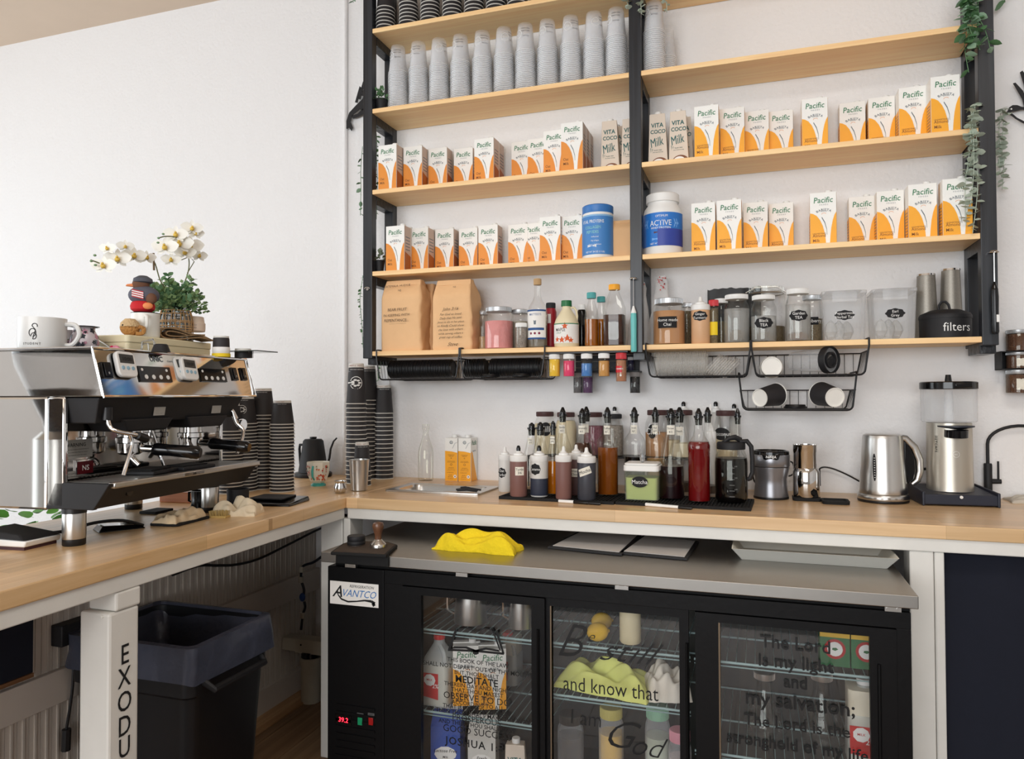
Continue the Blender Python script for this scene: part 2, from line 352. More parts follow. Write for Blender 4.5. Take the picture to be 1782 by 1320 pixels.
# lettered post of the side counter
pc = atz(190, 1052, .84)
lp = thing('lettered_post', 'thick white painted post with black vertical lettering under the side counter', 'post', (fx(-1.62)-.01, -1.665, 0))
PXR = fx(-1.6)-.012
lp.location = (0, 0, 0)
def fxp(u, v): return atx(u, v, PXR)
pa = fxp(190, 1100); pb = fxp(242, 1100)
B().box(PXR-.085, PXR, pa.y, pb.y, 0, zb-.043).obj('shaft', wpaint, lp, bevel=.006, smooth=0)
B().box(PXR-.075, PXR+.004, pa.y+.014, pb.y+.001, zb-.042, zb).obj('block', wpaint, lp, bevel=.005, smooth=0)
B().lathe([(0, 0), (.004, .001), (.004, .004), (0, .005)], 8, (PXR-.02, pa.y-.004, zb-.05), 0, 'y').obj('screw', wpaint, lp)
b = B(); ym = (pa.y+pb.y)/2; 
for ch, v in zip('EXODUS', (1138, 1178, 1220, 1262, 1300, 1342)):
    z = atx(213, v, PXR).z; n = len(b.v); b.text(ch, .062, 0, z-.022, 0, off=.004, sx=.8)
    for i in range(n, len(b.v)): p = b.v[i]; b.v[i] = (PXR+.0012, ym+p[0], p[2])
b.obj('lettering', ink, lp, smooth=0)
# ================================================================== wall shelving
sh = thing('shelf_rack', 'black post wall rack carrying five levels of pine boards', 'shelf rack')
DS = .2147
P0 = (.2286, .2706); P1 = (1.334, 1.3772); P2 = (2.4472, 2.4927); ZB = 1.428; ZT = 3.1
for a, c in (P0, P1, P2):
    B().box(a, c, -DS-.002, -DS+.036, ZB, ZT).obj('post', blackwood2, sh, bevel=.002, smooth=0)
    B().box(a+.003, c+.003, -.038, -.001, ZB, ZT).obj('rear_post', blackwood2, sh, bevel=.002, smooth=0)
    for z in (Z1, Z2, Z3, Z4, Z5):
        B().box(a+.002, c+.002, -DS+.036, -.038, z-.0175-.036, z-.0175).obj('bracket', blackwood, sh, bevel=.0015, smooth=0)
for z, bays in ((Z1, 'LR'), (Z2, 'LR'), (Z3, 'LR'), (Z4, 'LR'), (Z5, 'LR')):
    for k, (a, c) in enumerate(((P0[1]+.0005, P1[0]-.0005), (P1[1]+.0005, P2[0]-.0005))):
        x1 = c
        B().box(a, x1, -DS, -.002, z-.0185, z).obj('board', pine, sh, bevel=.0015, smooth=0)
for u, v, y in ((640, 503, 0),):
    c = aty(u, v, -DS-.003)
    B().lathe([(0, 0), (.006, .0), (.007, .003), (0, .006)], 12, (c.x, c.y-.004, c.z), 0, 'y').tube([(c.x-.012*cos(t*.6), c.y-.006, c.z+.008*sin(t*.6)) for t in range(6)], .0015, 6).obj('hook', chrome, sh)
# ================================================================== makers of jars, bottles, cups and cartons
def clip(prof, hm):
    o = []
    for i, (r, h) in enumerate(prof):
        if h <= hm: o.append((r, h))
        else:
            r0, h0 = prof[i-1]; t = (hm-h0)/(h-h0); o.append((r0+(r-r0)*t, hm)); break
    return o
MASON = [(.86, 0), (.97, .02), (1, .06), (1, .70), (.93, .78), (.80, .84), (.78, .92)]
STRAIGHT = [(.9, 0), (1, .03), (1, .80), (.95, .85), (.86, .88), (.84, .93)]
SYRUP = [(.88, 0), (1, .02), (1, .40), (.97, .47), (.80, .55), (.52, .64), (.38, .72), (.34, .88), (.40, .885), (.40, .905)]
CONIC = [(.85, 0), (1, .03), (1, .30), (.93, .42), (.62, .62), (.40, .76), (.34, .88), (.40, .885), (.40, .905)]
OVALSH = [(.9, 0), (1, .02), (1, .54), (1.03, .56), (1.03, .60), (.92, .64), (.55, .70), (.40, .78), (.34, .88), (.40, .885), (.40, .905)]
JUG = [(.9, 0), (1, .03), (1, .55), (.94, .62), (.6, .80), (.36, .90), (.36, .93)]
def vessel(name, label, cat, pos, r, H, prof=MASON, glass=None, lid=None, fill=None, group=None, rz=0, n=24, lidh=(.90, 1.0), lidr=.86, wall='glass_body', sq=None):
    t = thing(name, label, cat, pos, rz, group)
    def sc(bm):
        if sq:
            for i, p in enumerate(bm.v):   # rounded-square section
                rr = math.hypot(p[0], p[1])
                if rr > 1e-6: a = math.atan2(p[1], p[0]); k = (abs(cos(a))**sq+abs(sin(a))**sq)**(-1/sq)*.9; bm.v[i] = (p[0]*k, p[1]*k, p[2])
        return bm
    sc(B().lathe([(a*r, h*H) for a, h in prof], n)).obj(wall, glass or clear, t)
    if fill:
        mt, fr = fill[:2]; lo = fill[2] if len(fill) > 2 else .015
        pf = [(a, h) for a, h in clip(prof, fr) if h >= lo-.0001]
        pf = [(pf[0][0], lo)]+pf[1:] if pf[0][1] < lo+.001 else [(1, lo)]+pf
        sc(B().lathe([(a*r*.955, h*H+.0006) for a, h in pf], n)).obj('contents', mt, t)
    if lid:
        a, c = lidh
        bm = B().lathe([(lidr*r, a*H), (lidr*r*1.02, a*H+.001), (lidr*r*1.02, c*H-.0015), (lidr*r*.97, c*H)], n)
        for i in range(n*2): 
            q = 2*pi*i/(n*2); x, y = lidr*r*1.02*cos(q), lidr*r*1.02*sin(q); bm.tube([(x, y, a*H+.001), (x, y, c*H-.002)], .0006, 4)
        bm.obj('lid', lid, t)
    return t
def sticker(t, R, z, w, h, lines, mt=None, im=None, shape='plaque', sz=None, x=0, name='label_sticker', sk=0, flat=None, rot=0):
    """a sticker on the front of a round body: plaque, oval or plain strip, with its writing"""
    poly = []
    for i in range(32):
        a = 2*pi*i/32
        if shape == 'oval': k = 1
        elif shape == 'plaque': k = 1+.07*cos(8*a)
        else: k = 1/max(abs(cos(a)), abs(sin(a)))
        px, pz = w/2*k*cos(a), h/2*k*sin(a); poly.append((x+px*cos(rot)-pz*sin(rot), z+px*sin(rot)+pz*cos(rot)))
    b = B().wpoly(poly, flat is None and R or 0, 0, y=0 if flat is None else flat); n = len(lines); s = sz or h/(n+.6)
    for i, l in enumerate(lines):
        dz = (n/2-i-.5)*h*.8/n-s*.33
        if flat is None:
            m0 = len(b.v); b.text(l, s, x-dz*sin(rot), z+dz*cos(rot), 0, 1, shear=sk, bend=R*1.015+.0003, rot=rot)
        else: b.text(l, s, x, z+dz, flat-.0006, 1, shear=sk)
    return b.obj(name, [mt or chalk, im or (inkw if (mt or chalk) is chalk else ink)], t, smooth=60)
def pourer(t, r, H, z0=.885):
    h0 = H*z0
    B().lathe([(r*.30, h0-.02), (r*.36, h0+.003), (r*.44, h0+.004), (r*.44, h0+.010), (r*.3, h0+.011), (r*.30, h0+.020), (r*.24, h0+.024), (r*.20, H-.008), (r*.10, H)], 14).obj('pourer', gloss, t)
    return t
def squeeze(name, label, pos, r, H, body, tip=None, group=None, fill=None, long=False, rz=0):
    t = thing(name, label, 'squeeze bottle', pos, rz, group); hb = .73 if not long else .6
    B().lathe([(r*.92, 0), (r, .004), (r, H*hb*.96), (r*.93, H*hb)], 24).obj('bottle_body', body, t)
    if fill: B().lathe([(r*.905, .0008), (r*1.004, .005), (r*1.004, fill[1]*H)], 24).obj('sauce', fill[0], t)
    B().lathe([(r*.98, H*hb-.004), (r*1.03, H*hb-.002), (r*1.03, H*(hb+.085)), (r*.95, H*(hb+.10)), (r*.62, H*(hb+.105)), (r*.60, H*(hb+.14)), (r*.42, H*(hb+.15)), (r*.22, H*(hb+.19)), (r*.17, H*.985), (r*.08, H)], 24).obj('cap', white, t)
    if tip: B().lathe([(r*.24, H*.90), (r*.26, H*.97), (r*.16, H*1.02), (0, H*1.03)], 12).obj('nozzle_tip', tip, t)
    return t
amber = M('amber syrup', (196, 112, 22), .06, trans=.5, ior=1.33, noise=0); brownliq = M('brown syrup', (66, 28, 10), .05, trans=.25, noise=0)
darkliq = M('dark cold brew', (8, 5, 5), .3, noise=0, spec=.1); redliq = M('red syrup', (128, 10, 14), .2, trans=.35, noise=0, spec=.2); maroon = M('deep maroon syrup', (26, 5, 9), .3, noise=0, spec=.15)
teal = M('teal plastic', (70, 165, 165), .4); silverlid = M('silver lid', (186, 188, 190), .35, .7); brownlid = M('maroon screw lid', (72, 40, 38), .45)
# ------------------------------------------------------------------ milk cartons
OR = M('carton orange', (235, 150, 62), .45, noise=.03); YL = M('carton yellow orange', (252, 176, 42), .45, noise=.03); CW = M('carton white', (246, 246, 242), .45, noise=0)
GR = M('soft grey print', (110, 120, 128), .6, noise=0); BR = M('carton brown print', (128, 78, 44), .6, noise=0); TAN = M('carton side', (206, 186, 174), .5, noise=.02); OD = M('burnt orange side', (176, 104, 52), .5)
CWD, CDP, CHT = .084, .06, .183
def carton_root(label, cat_kind, main, words_, dark, sidec, sidel):
    t = thing('milk_carton', label, 'milk carton')
    w, d, h = CWD/2, CDP, CHT
    b = B(); b.hexa([(-w, 0, 0), (w, 0, 0), (w, d, 0), (-w, d, 0), (-w, 0, h), (w, 0, h), (w, d, h), (-w, d, h)]); b.box(-w, w, d/2-.001, d/2+.001, h, h+.003)
    b.obj('carton_box', CW, t, bevel=.0015, smooth=0)
    P = lambda q: [(-w+x*2*w, z*h) for x, z in q]
    b = B(); e = -.0006
    def poly(pts, m):
        pts = P(pts); b.add([(x, e, z) for x, z in pts], [tuple(range(len(pts)))], m)
    L = [(0.005, .005), (.60, .005), (.585, .12), (.55, .24), (.48, .37), (.38, .48), (.25, .565), (.12, .605), (.005, .62)]
    R_ = [(.74, .005), (.995, .005), (.995, .62), (.93, .57), (.86, .47), (.80, .33), (.765, .18)]
    poly(L, 0); poly(R_, 0)
    arc = [(.44, .52), (.55, .42), (.62, .30), (.635, .20), (.645, .20), (.635, .31), (.565, .44), (.45, .54)]; poly(arc, 2)
    e = -.0009
    b.text('Pacific', .0275, 0, h*.805, e, 1, shear=.12, off=.006, sx=.90); b.text('FOODS', .0062, .002, h*.755, e, 2, space=1.6)
    b.text('BARISTA', .0108, .002, h*.655, e, 2, off=.01, arc=.036, space=1.15); b.text('SERIES', .006, .002, h*.635, e, 2, arc=.03, space=1.1)
    b.tube([(.002+.007*cos(a*.7), e, h*.59+.004*sin(a*.7)) for a in range(6)], .0006, 4, 4)
    z = .21
    for k, s in enumerate(words_): 
        small = s.isupper(); b.text(s, .0075 if small else .0145, -w+.008, h*z, e, 3, align='l', off=0 if small else .003, sx=.8 if small else .9); z -= .05 if small else .09
    b.obj('front_print', [main, green, GR, BR, OR], t, smooth=0)
    b = B(); x = w+.0006
    b.add([(x, .003, .003), (x, d-.003, .003), (x, d-.003, h*.34), (x, .003, h*.42)], [(0, 1, 2, 3)], 0); b.add([(x, .003, h*.42), (x, d-.003, h*.34), (x, d-.003, h*.99), (x, .003, h*.99)], [(0, 1, 2, 3)], 1)
    for k in range(5): z = h*(.46+.07*k); b.add([(x+.0003, .01, z), (x+.0003, d-.012, z), (x+.0003, d-.012, z+.0035), (x+.0003, .01, z+.0035)], [(0, 1, 2, 3)], 2)
    b.obj('side_print', [dark, sidec, GR, sidel], t, smooth=0); b = B()
    x = -w-.0006; b.add([(x, .003, .003), (x, d-.003, .003), (x, d-.003, h*.6), (x, .003, h*.6)], [(0, 3, 2, 1)], 3)
    for k in range(9): z = h*(.06+.055*k); b.add([(x-.0003, .01, z), (x-.0003, d-.012, z+.003), (x-.0003, d-.012, z+.0055), (x-.0003, .01, z+.0025)], [(0, 3, 2, 1)], 2)
    b.obj('side_print', [dark, sidec, GR, sidel], t, smooth=0)
    B().lathe([(.0105, 0), (.0115, .001), (.0115, .011), (.0105, .012)], 14, (w*.45, d*.55, h+.0005)).obj('cap', white, t)
    return t
oat0 = carton_root('x', 'oat', OR, ['Oat', 'Milk'], OD, TAN, OR); alm0 = carton_root('x', 'almond', YL, ['UNSWEETENED', 'Almond', 'Milk'], YL, YL, YL)
used = set()
def place_carton(root, x, y, z, label, group, rz=0):
    if root.name not in used: used.add(root.name); root.location = (x, y, z); root['label'] = label; root['group'] = group; root.rotation_euler = (0, 0, rz); return root
    return dup(root, (x, y, z), rz, label, group)
def coco_root():
    t = thing('coconut_milk_carton', 'x', 'milk carton'); w, d, h = .036, .06, .19; BG = M('coconut carton tan', (226, 212, 196), .5, noise=.02); TG = M('deep teal print', (22, 96, 96), .6, noise=0)
    b = B(); b.hexa([(-w, .0, 0), (w, .0, 0), (w, d, 0), (-w, d, 0), (-w*.85, .004, h), (w*.72, .004, h), (w*.6, d-.01, h-.006), (-w*.85, d-.01, h-.006)]); b.obj('carton_box', BG, t, bevel=.002, smooth=0)
    def yy(z): return .004*z/h-.0012
    b = B()
    def tx(s, sz, x, z, m, **k):
        n = len(b.v); b.text(s, sz, x, z, 0, m, **k)
        for i in range(n, len(b.v)): p = b.v[i]; b.v[i] = (p[0], yy(p[2]), p[2])
    tx('VITA', .023, -.002, h*.73, 0, off=.016, sx=.9); tx('COCO', .020, 0, h*.61, 0, off=.016, sx=.9)
    n = len(b.v); tx('Milk', .047, -.002, h*.36, 0, off=.0, sx=.60, rot=.2, shear=.15)
    for k in range(3): b.add([(-.027+.006*k, yy(.06), .062-.004*k), (-.025+.006*k, yy(.06), .064-.004*k), (-.026+.006*k, yy(.06), .045+.004*k)], [(0, 1, 2)], 0)
    tx('DAIRY FREE', .0052, 0, h*.27, 0); tx('plant based beverage', .0045, 0, h*.235, 0)
    b.ell((.006, .0, .0), (.026, .0, .0), 3, 2) if 0 else None
    c = [(.006+.030*cos(pi*i/14), .026*sin(pi*i/14)) for i in range(15)]; b.add([(p[0], yy(p[1])-.0002, p[1]) for p in c], [tuple(range(15))], 1)
    c = [(.002+.023*cos(pi*i/14), .021*sin(pi*i/14)) for i in range(15)]; b.add([(p[0], yy(p[1])-.0006, p[1]) for p in c], [tuple(range(15))], 2)
    b.obj('front_print', [TG, M('coconut husk brown', (132, 86, 62), .7), M('coconut flesh white', (244, 242, 238), .6, noise=0)], t, smooth=0)
    B().lathe([(.0115, -.006), (.0125, .001), (.0125, .010), (.011, .012)], 14, (-.002, d*.45, h)).obj('cap', white, t)
    return t
coco0 = coco_root()
def row(root, kind, z, items, shelf, anchor, nback):
    k = 0; out = []
    for u0, u1, vt in items:
        k += 1; p = atz((u0+u1)/2, vt, z+CHT+.001); y = max(-.206, min(-.066, p.y)); x = aty((u0+u1)/2, vt, y).x
        rz = random.uniform(-.03, .03); o = place_carton(root, x, y, z, '%s %s milk carton from the %s on the %s' % (ORD[k], kind, anchor, shelf), '%s milk cartons on the %s' % (kind, shelf), rz); o['k'] = 0; del o['k']
        yb = y+.0625; j = 1
        while yb < -.064 and nback:
            place_carton(root, x+random.uniform(-.001, .001), yb, z, '%s milk carton %s behind the %s one from the %s, %s' % (kind, ['', 'directly', 'second'][j], ORD[k], anchor, shelf), '%s milk cartons on the %s' % (kind, shelf), rz*.3); yb += .0625; j += 1
row(oat0, 'oat', Z4, [(670,705,392),(713,745,396),(756,790,398),(799,830,402),(832,866,391),(885,917,397),(912,944,388),(940,974,376),(978,1011,375)], 'fourth shelf down', 'corner post', True)
row(oat0, 'oat', Z3, [(658,690,250),(701,735,254),(745,778,257),(790,822,262),(825,859,240),(891,923,252),(920,951,240),(947,980,226),(978,1012,212)], 'third shelf down', 'corner post', True)
row(alm0, 'almond', Z4, [(1203,1244,352),(1247,1290,347),(1293,1336,351),(1338,1380,354),(1408,1456,334),(1476,1523,343),(1525,1573,331),(1580,1630,319),(1641,1690,308)], 'fourth shelf down', 'centre post', False)
row(alm0, 'almond', Z3, [(1208,1250,183),(1253,1295,187),(1296,1337,192),(1338,1379,197),(1395,1440,170),(1460,1506,183),(1510,1558,168),(1562,1614,150),(1618,1671,127)], 'third shelf down', 'centre post', False)
for k, (u0, u1, vt) in enumerate(((1045, 1077, 209), (1081, 1113, 205), (1128, 1161, 197), (1164, 1197, 192))):
    p = atz((u0+u1)/2, vt, Z3+.19); y = max(-.2, min(-.07, p.y)); x = aty((u0+u1)/2, vt, y).x
    lab = ['tan coconut milk carton beside the oat milk row, third shelf down', 'tan coconut milk carton half hidden by the centre post', 'tan coconut milk carton touching the far side of the centre post', 'tan coconut milk carton next to the first almond milk carton'][k]
    place_carton(coco0, x, y, Z3, lab, 'coconut milk cartons')
    if k in (0, 3): dup(coco0, (x+.012, y+.068, Z3), 0, ['tan coconut milk carton behind the one beside the oat milk row', '', '', 'tan coconut milk carton behind the one next to the almond milk'][k], 'coconut milk cartons')
# ------------------------------------------------------------------ clear cups
cupclear = GLASS('clear cup plastic', (250, 252, 255), .07, .12, edge=.38)
cuprim = GLASS('clear cup rim', (250, 252, 255), .6, .15, edge=.95)
def clear_cup_mesh(r):
    h = .112; b = B(); b.lathe([(r*.985, .0028), (r*.93, .006), (r*.72, h-.004), (r*.68, h)], 20, cap=False).lathe([(r*.68, h), (r*.2, h-.002)], 20, cap=False)
    b.lathe([(r*.97, 0), (r, .0012), (r*.985, .0028)], 20, m=1, cap=False); return b.mesh('clear_cup', [cupclear, cuprim])
ccm = clear_cup_mesh(.041)
pr = B()
for i in range(18):
    a = 2*pi*i/18; a2 = 2*pi*(i+1)/18; z = .066
    pr.wpoly([(.016*cos(a), z+.016*sin(a)), (.016*cos(a2), z+.016*sin(a2)), (.0145*cos(a2), z+.0145*sin(a2)), (.0145*cos(a), z+.0145*sin(a))], .0345)
pr.text('SOUL', .008, 0, .063, 0, 0, bend=.0346, off=.01); pr.text('SHAKE WELL', .006, .030, .085, 0, 1, bend=.0335); pr.text('ENJOY ICED', .006, .030, .075, 0, 1, bend=.0342); pr.text('RECYCLE', .006, .032, .055, 0, 1, bend=.035)
ccp = pr.mesh('logo_print', [inkw, ink], 0)
CS = [(692.5,182),(728.5,176.5),(764,173),(801,168),(839.5,163),(877,158),(914.5,153),(953,147),(993.5,141.5),(1034,136),(1073,130),(1139,117)]
for k, (u, vb) in enumerate(CS):
    y = -.158; x = aty(u, vb, y).x
    nm = 'clear cup stack counted from the corner post' if k < 11 else ''
    n = 23 if k < 11 else 23
    for j in range(n):
        o = link('clear_cup', ccm, None, (x+random.uniform(-.0006, .0006), y+random.uniform(-.0006, .0006), Z2+j*.0071))
        pos = 'topmost' if j == n-1 else ('bottom' if j == 0 else ORD[n-j]+' highest')
        if k < 11: l = '%s clear plastic cup of the %s stack from the corner post' % (pos, ORD[k+1])
        else: l = '%s clear plastic cup of the lone stack beyond the centre post' % pos
        tag(o, l, 'clear cup', 'clear cups stacked upside down')
        if j == n-1: link('logo_print', ccp, o).rotation_euler = (0, 0, random.uniform(-.9, .5))
b = B()
for k in range(11):
    x = aty(CS[k][0]+16, CS[k][1], -.07).x; hh = random.choice((20, 22, 21))
    for j in range(hh):
        c = (x, -.068, Z2+j*.0071); b.lathe([(.041, .0028), (.038, .006), (.029, .108), (.028, .112)], 12, c, cap=False); b.lathe([(.040, 0), (.0415, .0012), (.041, .0028)], 12, c, m=1, cap=False)
for j in range(14): c = (aty(1159, 117, -.07).x, -.068, Z2+j*.0071); b.lathe([(.041, .0028), (.038, .006), (.029, .108), (.028, .112)], 12, c, cap=False).lathe([(.040, 0), (.0415, .0012), (.041, .0028)], 12, c, m=1, cap=False)
tag(b.obj('clear_cups', [cupclear, cuprim]), 'second row of stacked clear plastic cups behind the front stacks', 'clear cups', kind='stuff')
# ------------------------------------------------------------------ black paper cups
pcb = M('black paper cup', (44, 42, 44), .6, noise=.04); pcw = M('cup rim white', (222, 220, 214), .55, noise=0)
PCM = {}
def paper_cup(r, h):
    k = (round(r, 4), round(h, 4))
    if k not in PCM:
        b = B(); b.lathe([(r*.985, .003), (r*.95, .006), (r*.735, h*.90)], 24, cap=False); b.lathe([(r*.96, 0), (r*1.02, .001), (r*1.02, .003), (r*.985, .004)], 24, m=1, cap=False)
        b.lathe([(r*.738, h*.90), (r*.70, h), (r*.66, h), (r*.65, h-.008), (0, h-.009)], 24, m=1, cap=False); PCM[k] = b.mesh('paper_cup', [pcb, pcw])
    return PCM[k]
def emblem(r, h, ang=0):
    b = B(); R = r*.86
    def P(x, z): return (x, z+h*.52)
    s = h*.16
    for i in range(20):
        if i in (9, 10): continue
        a = 2*pi*i/20; a2 = 2*pi*(i+1)/20; b.wpoly([P(s*cos(a), s*sin(a)), P(s*cos(a2), s*sin(a2)), P(s*.9*cos(a2), s*.9*sin(a2)), P(s*.9*cos(a), s*.9*sin(a))], R)
    for i in range(7): a = i*.9; b.wpoly([P(s*.55*cos(a)+.3*s*cos(q), s*.45*sin(a)+.16*s*sin(q)) for q in (0, 1.2, 2.4, 3.6, 4.8)], R+.0002)
    b.wpoly([P(-s*1.5, s*.12), P(-s*.3, s*.2), P(-s*.2, -s*.05), P(-s*1.5, -s*.12)], R+.0003)
    o = b.mesh('emblem_print', inkw, 0); return o
def cup_stack(x, y, z, r, h, sp, n, where, group, logo=None, band=None):
    me = paper_cup(r, h)
    for j in range(n):
        o = link('paper_cup', me, None, (x+random.uniform(-.0008, .0008), y+random.uniform(-.0008, .0008), z+j*sp)); o.rotation_euler = (0, 0, random.uniform(0, 6))
        pos = 'topmost' if j == n-1 else ('bottom' if j == 0 else ORD[n-j]+' highest')
        if n == 1: pos = 'single'
        tag(o, '%s black paper cup of the %s' % (pos, where), 'paper cup', group)
        if j == n-1:
            o.rotation_euler = (0, 0, 0)
            if logo: link('emblem_print', emblem(r, h), o).rotation_euler = (0, 0, logo)
            t = B().text('CAREFUL  HOT', h*.055, 0, h*.925, 0, 0, bend=r*.735).text('PLEASE ENJOY RESPONSIBLY', h*.03, .01, h*.84, 0, 1, bend=r*.77).obj('rim_print', [M('red brown print', (150, 90, 80), .7), inkw], o, smooth=0); t.rotation_euler = (0, 0, band or .3)
G = 'black paper cups stacked upside down'
for nm, u, vb, wpx, vt, h, sp, logo in (
    ('tall stack right behind the espresso machine', 400, 860, 44, 700, .105, .0125, None),
    ('emblem topped stack behind the espresso machine', 424, 856, 46, 689, .105, .0125, .5),
    ('tallest stack between the machine and the short one', 457, 852, 42, 673, .105, .0133, None),
    ('stack standing behind the black scale', 491, 857, 42, 698, .09, .0124, None),
    ('tall emblem topped stack at the wall conduit', 620, 842, 36, 636, .165, .0178, .5),
    ('stack squeezed behind the emblem topped conduit stack', 641, 834, 33, 637, .150, .0175, None),
    ('stack beside the bare wall under the rack', 668, 834, 34, 671, .122, .0185, None),
    ('short stack behind the steel pint tumbler', 630, 846, 32, 765, .115, .0185, None)):
    c, r, H = spot(u, vb, ZC, wpx, vt); n = max(1, round((H-h)/sp)+1); cup_stack(c.x, c.y, ZC, r, h, sp, n, nm, G, logo)
for k, u in enumerate((671, 711, 748.5, 787, 825, 863, 900, 937, 974)):
    for rr in (0, 1):
        y = -.168 if rr == 0 else -.075; x = aty(u+(0 if rr == 0 else 2), 40, y).x
        cup_stack(x, y, Z1, .0395, .12, .0155, 7, '%s %s stack from the corner post, top shelf' % (ORD[k+1], 'front' if rr == 0 else 'back'), 'black paper cups on the top shelf')
# ================================================================== fifth shelf: bags, jars, bottles
from mathutils import noise as NZ
kraft = M('kraft paper', (232, 188, 140), .75, noise=.07, scale=14, bump=.6)
def rrect(w, d, r, n=6):
    o = []
    for cx, cy, a0 in ((w/2-r, d/2-r, 0), (-w/2+r, d/2-r, 90), (-w/2+r, -d/2+r, 180), (w/2-r, -d/2+r, 270)):
        for i in range(n): a = radians(a0+90*i/(n-1)); o.append((cx+r*cos(a), cy+r*sin(a)))
    q = []
    for i in range(len(o)):
        a, b = o[i], o[(i+1) % len(o)]; L = math.dist(a, b); k = max(1, int(L/.016))
        q += [(a[0]+(b[0]-a[0])*j/k, a[1]+(b[1]-a[1])*j/k) for j in range(k)]
    return q
def bag(label, pos, w, d, h, rz=0, seed=0, lines=(), open_fold=.12):
    t = thing('coffee_bag', label, 'paper bag', pos, rz, 'kraft coffee bags')
    base = rrect(w, d, .012); n = len(base); vs = []; rows = 22
    for j in range(rows+1):
        z = j/rows; k = 1 if z < 1-open_fold*2 else 1-.85*((z-(1-open_fold*2))/(open_fold*2))**1.2
        kw = 1-.10*max(0, z-.72)/.28
        for x, y in base:
            p = Vector((x*9+seed*3, y*9, z*h*9)); dd = NZ.noise(p)*.012+abs(NZ.noise(p*2.2+Vector((5, 1, seed))))*.014+abs(NZ.noise(p*4.5))*.007-.006
            if z < .02: dd = 0
            vs.append((x*kw*(1+dd*4)+dd*.3, y*max(k, .1)*(1+dd*9)+dd*.5*min(1, z*8)-(d*.18*(1-k) if z > .6 else 0), z*h))
    fs = [(j*n+i, j*n+(i+1) % n, (j+1)*n+(i+1) % n, (j+1)*n+i) for j in range(rows) for i in range(n)]+[tuple(range(n-1, -1, -1)), tuple(rows*n+i for i in range(n))]
    B().add(vs, fs).obj('bag_body', kraft, t, smooth=60)
    B().hexa([(-w*.43, -d*.33, h*.93), (w*.43, -d*.33, h*.93), (w*.43, -d*.27, h*.93), (-w*.43, -d*.27, h*.93), (-w*.42, -d*.28, h+.001), (w*.42, -d*.28, h+.001), (w*.42, -d*.2, h+.001), (-w*.42, -d*.2, h+.001)]).obj('folded_top', kraft, t, bevel=.001)
    if lines:
        b = B()
        for s, sz, x, z, sk in lines: b.text(s, sz, x*w, z*h, -d/2-.0105, 0, shear=sk, rot=random.uniform(-.02, .03), off=-.004)
        b.obj('handwriting', ink, t, smooth=0)
    return t
def yz(u, v, y): return aty(u, v, y)
bx = aty(694, 600, -.2)
bag('kraft coffee bag with three lines of block writing, beside the corner post', (bx.x+.006, -.135, Z5), .185, .12, .292, 0, 1,
    [('GUATEMALA  HUEHUE', .0125, -.08, .895, .1), ('NS', .012, .0, .83, .1), ('BEAR FRUIT', .0165, -.06, .56, .1), ('IN KEEPING WITH', .0145, -.08, .485, .05), ('REPENTANCE...', .0165, -.08, .41, .1), ('______________', .011, -.05, .385, 0)])
bag('dark shaded kraft coffee bag wedged behind the two written ones', (aty(741, 600, -.07).x, -.062, Z5), .10, .09, .285, 0, 5)
bx = aty(785, 600, -.2)
bag('kraft coffee bag covered in a long handwritten verse and a signature', (bx.x, -.135, Z5), .172, .12, .282, 0, 9,
    [('NS', .010, .1, .87, .1), ('John 3:16', .0175, 0, .555, .4), ('For God so loved', .0128, 0, .487, .4), ('Daily that He sent', .0128, 0, .433, .4), ('Jesus to die in her place', .0118, 0, .379, .4), ('so Kindly Could show', .0128, 0, .325, .4),
     ('the love with others', .0128, 0, .271, .4), ('while serving others a', .0120, 0, .217, .4), ('great cup of coffee.', .0128, 0, .163, .4), ('Steve', .020, .05, .055, .6)])
bx = aty(1087, 440, -.1)
bag('small crumpled kraft bag between the blue tub and the centre post', (bx.x, -.10, Z4), .09, .10, .150, 0, 13)
G5 = 'jars and bottles on the lowest shelf'
pinkp = M('pink drink powder', (226, 150, 148), .9, noise=.12, scale=60, bump=.3); beigep = M('beige powder', (228, 196, 150), .9, noise=.06)
tanp = M('tan chai powder', (190, 140, 96), .85, noise=.08, scale=40); seed_ = M('multicolour sprinkles', (150, 140, 130), .9, noise=.9, scale=260); teaf = M('dried tea', (112, 98, 74), .95, noise=.6, scale=160, bump=.5)
def j5(name, label, cat, u, wpx, vt, y, **k):
    c, r, H = spoty(u, y, Z5, wpx, vt); return vessel(name, label, cat, c, r, H, group=G5, **k), r, H
j5('storage_jar', 'small clear jar of beige powder behind the pink powder jar', 'jar', 840, 22, 541, -.075, lid=silverlid, fill=(beigep, .35))
t, r, H = j5('storage_jar', 'wide clear jar of pink powder under a silver lid', 'jar', 868.5, 51, 535, -.14, lid=silverlid, fill=(pinkp, .66), prof=STRAIGHT, lidh=(.89, 1))
j5('storage_jar', 'clear silver lidded jar of dry goods behind the sprinkle shaker', 'jar', 905, 34, 539, -.075, lid=silverlid, fill=(M('pale dry goods', (170, 165, 150), .9, noise=.3, scale=90), .7))
j5('sprinkle_shaker', 'clear shaker of mixed sprinkles with a white lid in front of the syrup bottle', 'shaker', 907.5, 20, 562, -.185, lid=white, lidr=.98, lidh=(.83, 1), prof=[(.95, 0), (1, .02), (1, .84), (.9, .86)], fill=(seed_, .8))
t, r, H = j5('syrup_bottle', 'tall clear glass bottle with a tan cap and white blue-banded label', 'bottle', 936, 34, 485, -.165, prof=[(.92, 0), (1, .02), (1, .52), (.9, .60), (.5, .69), (.33, .76), (.31, .93)], lid=M('cork tan cap', (198, 164, 118), .6), lidr=.38, lidh=(.91, 1.0), fill=(M('clear syrup', (214, 208, 190), .05, trans=.8, ior=1.33, noise=0), .5))
b = B(); R = r*1.01; a = r*1.25
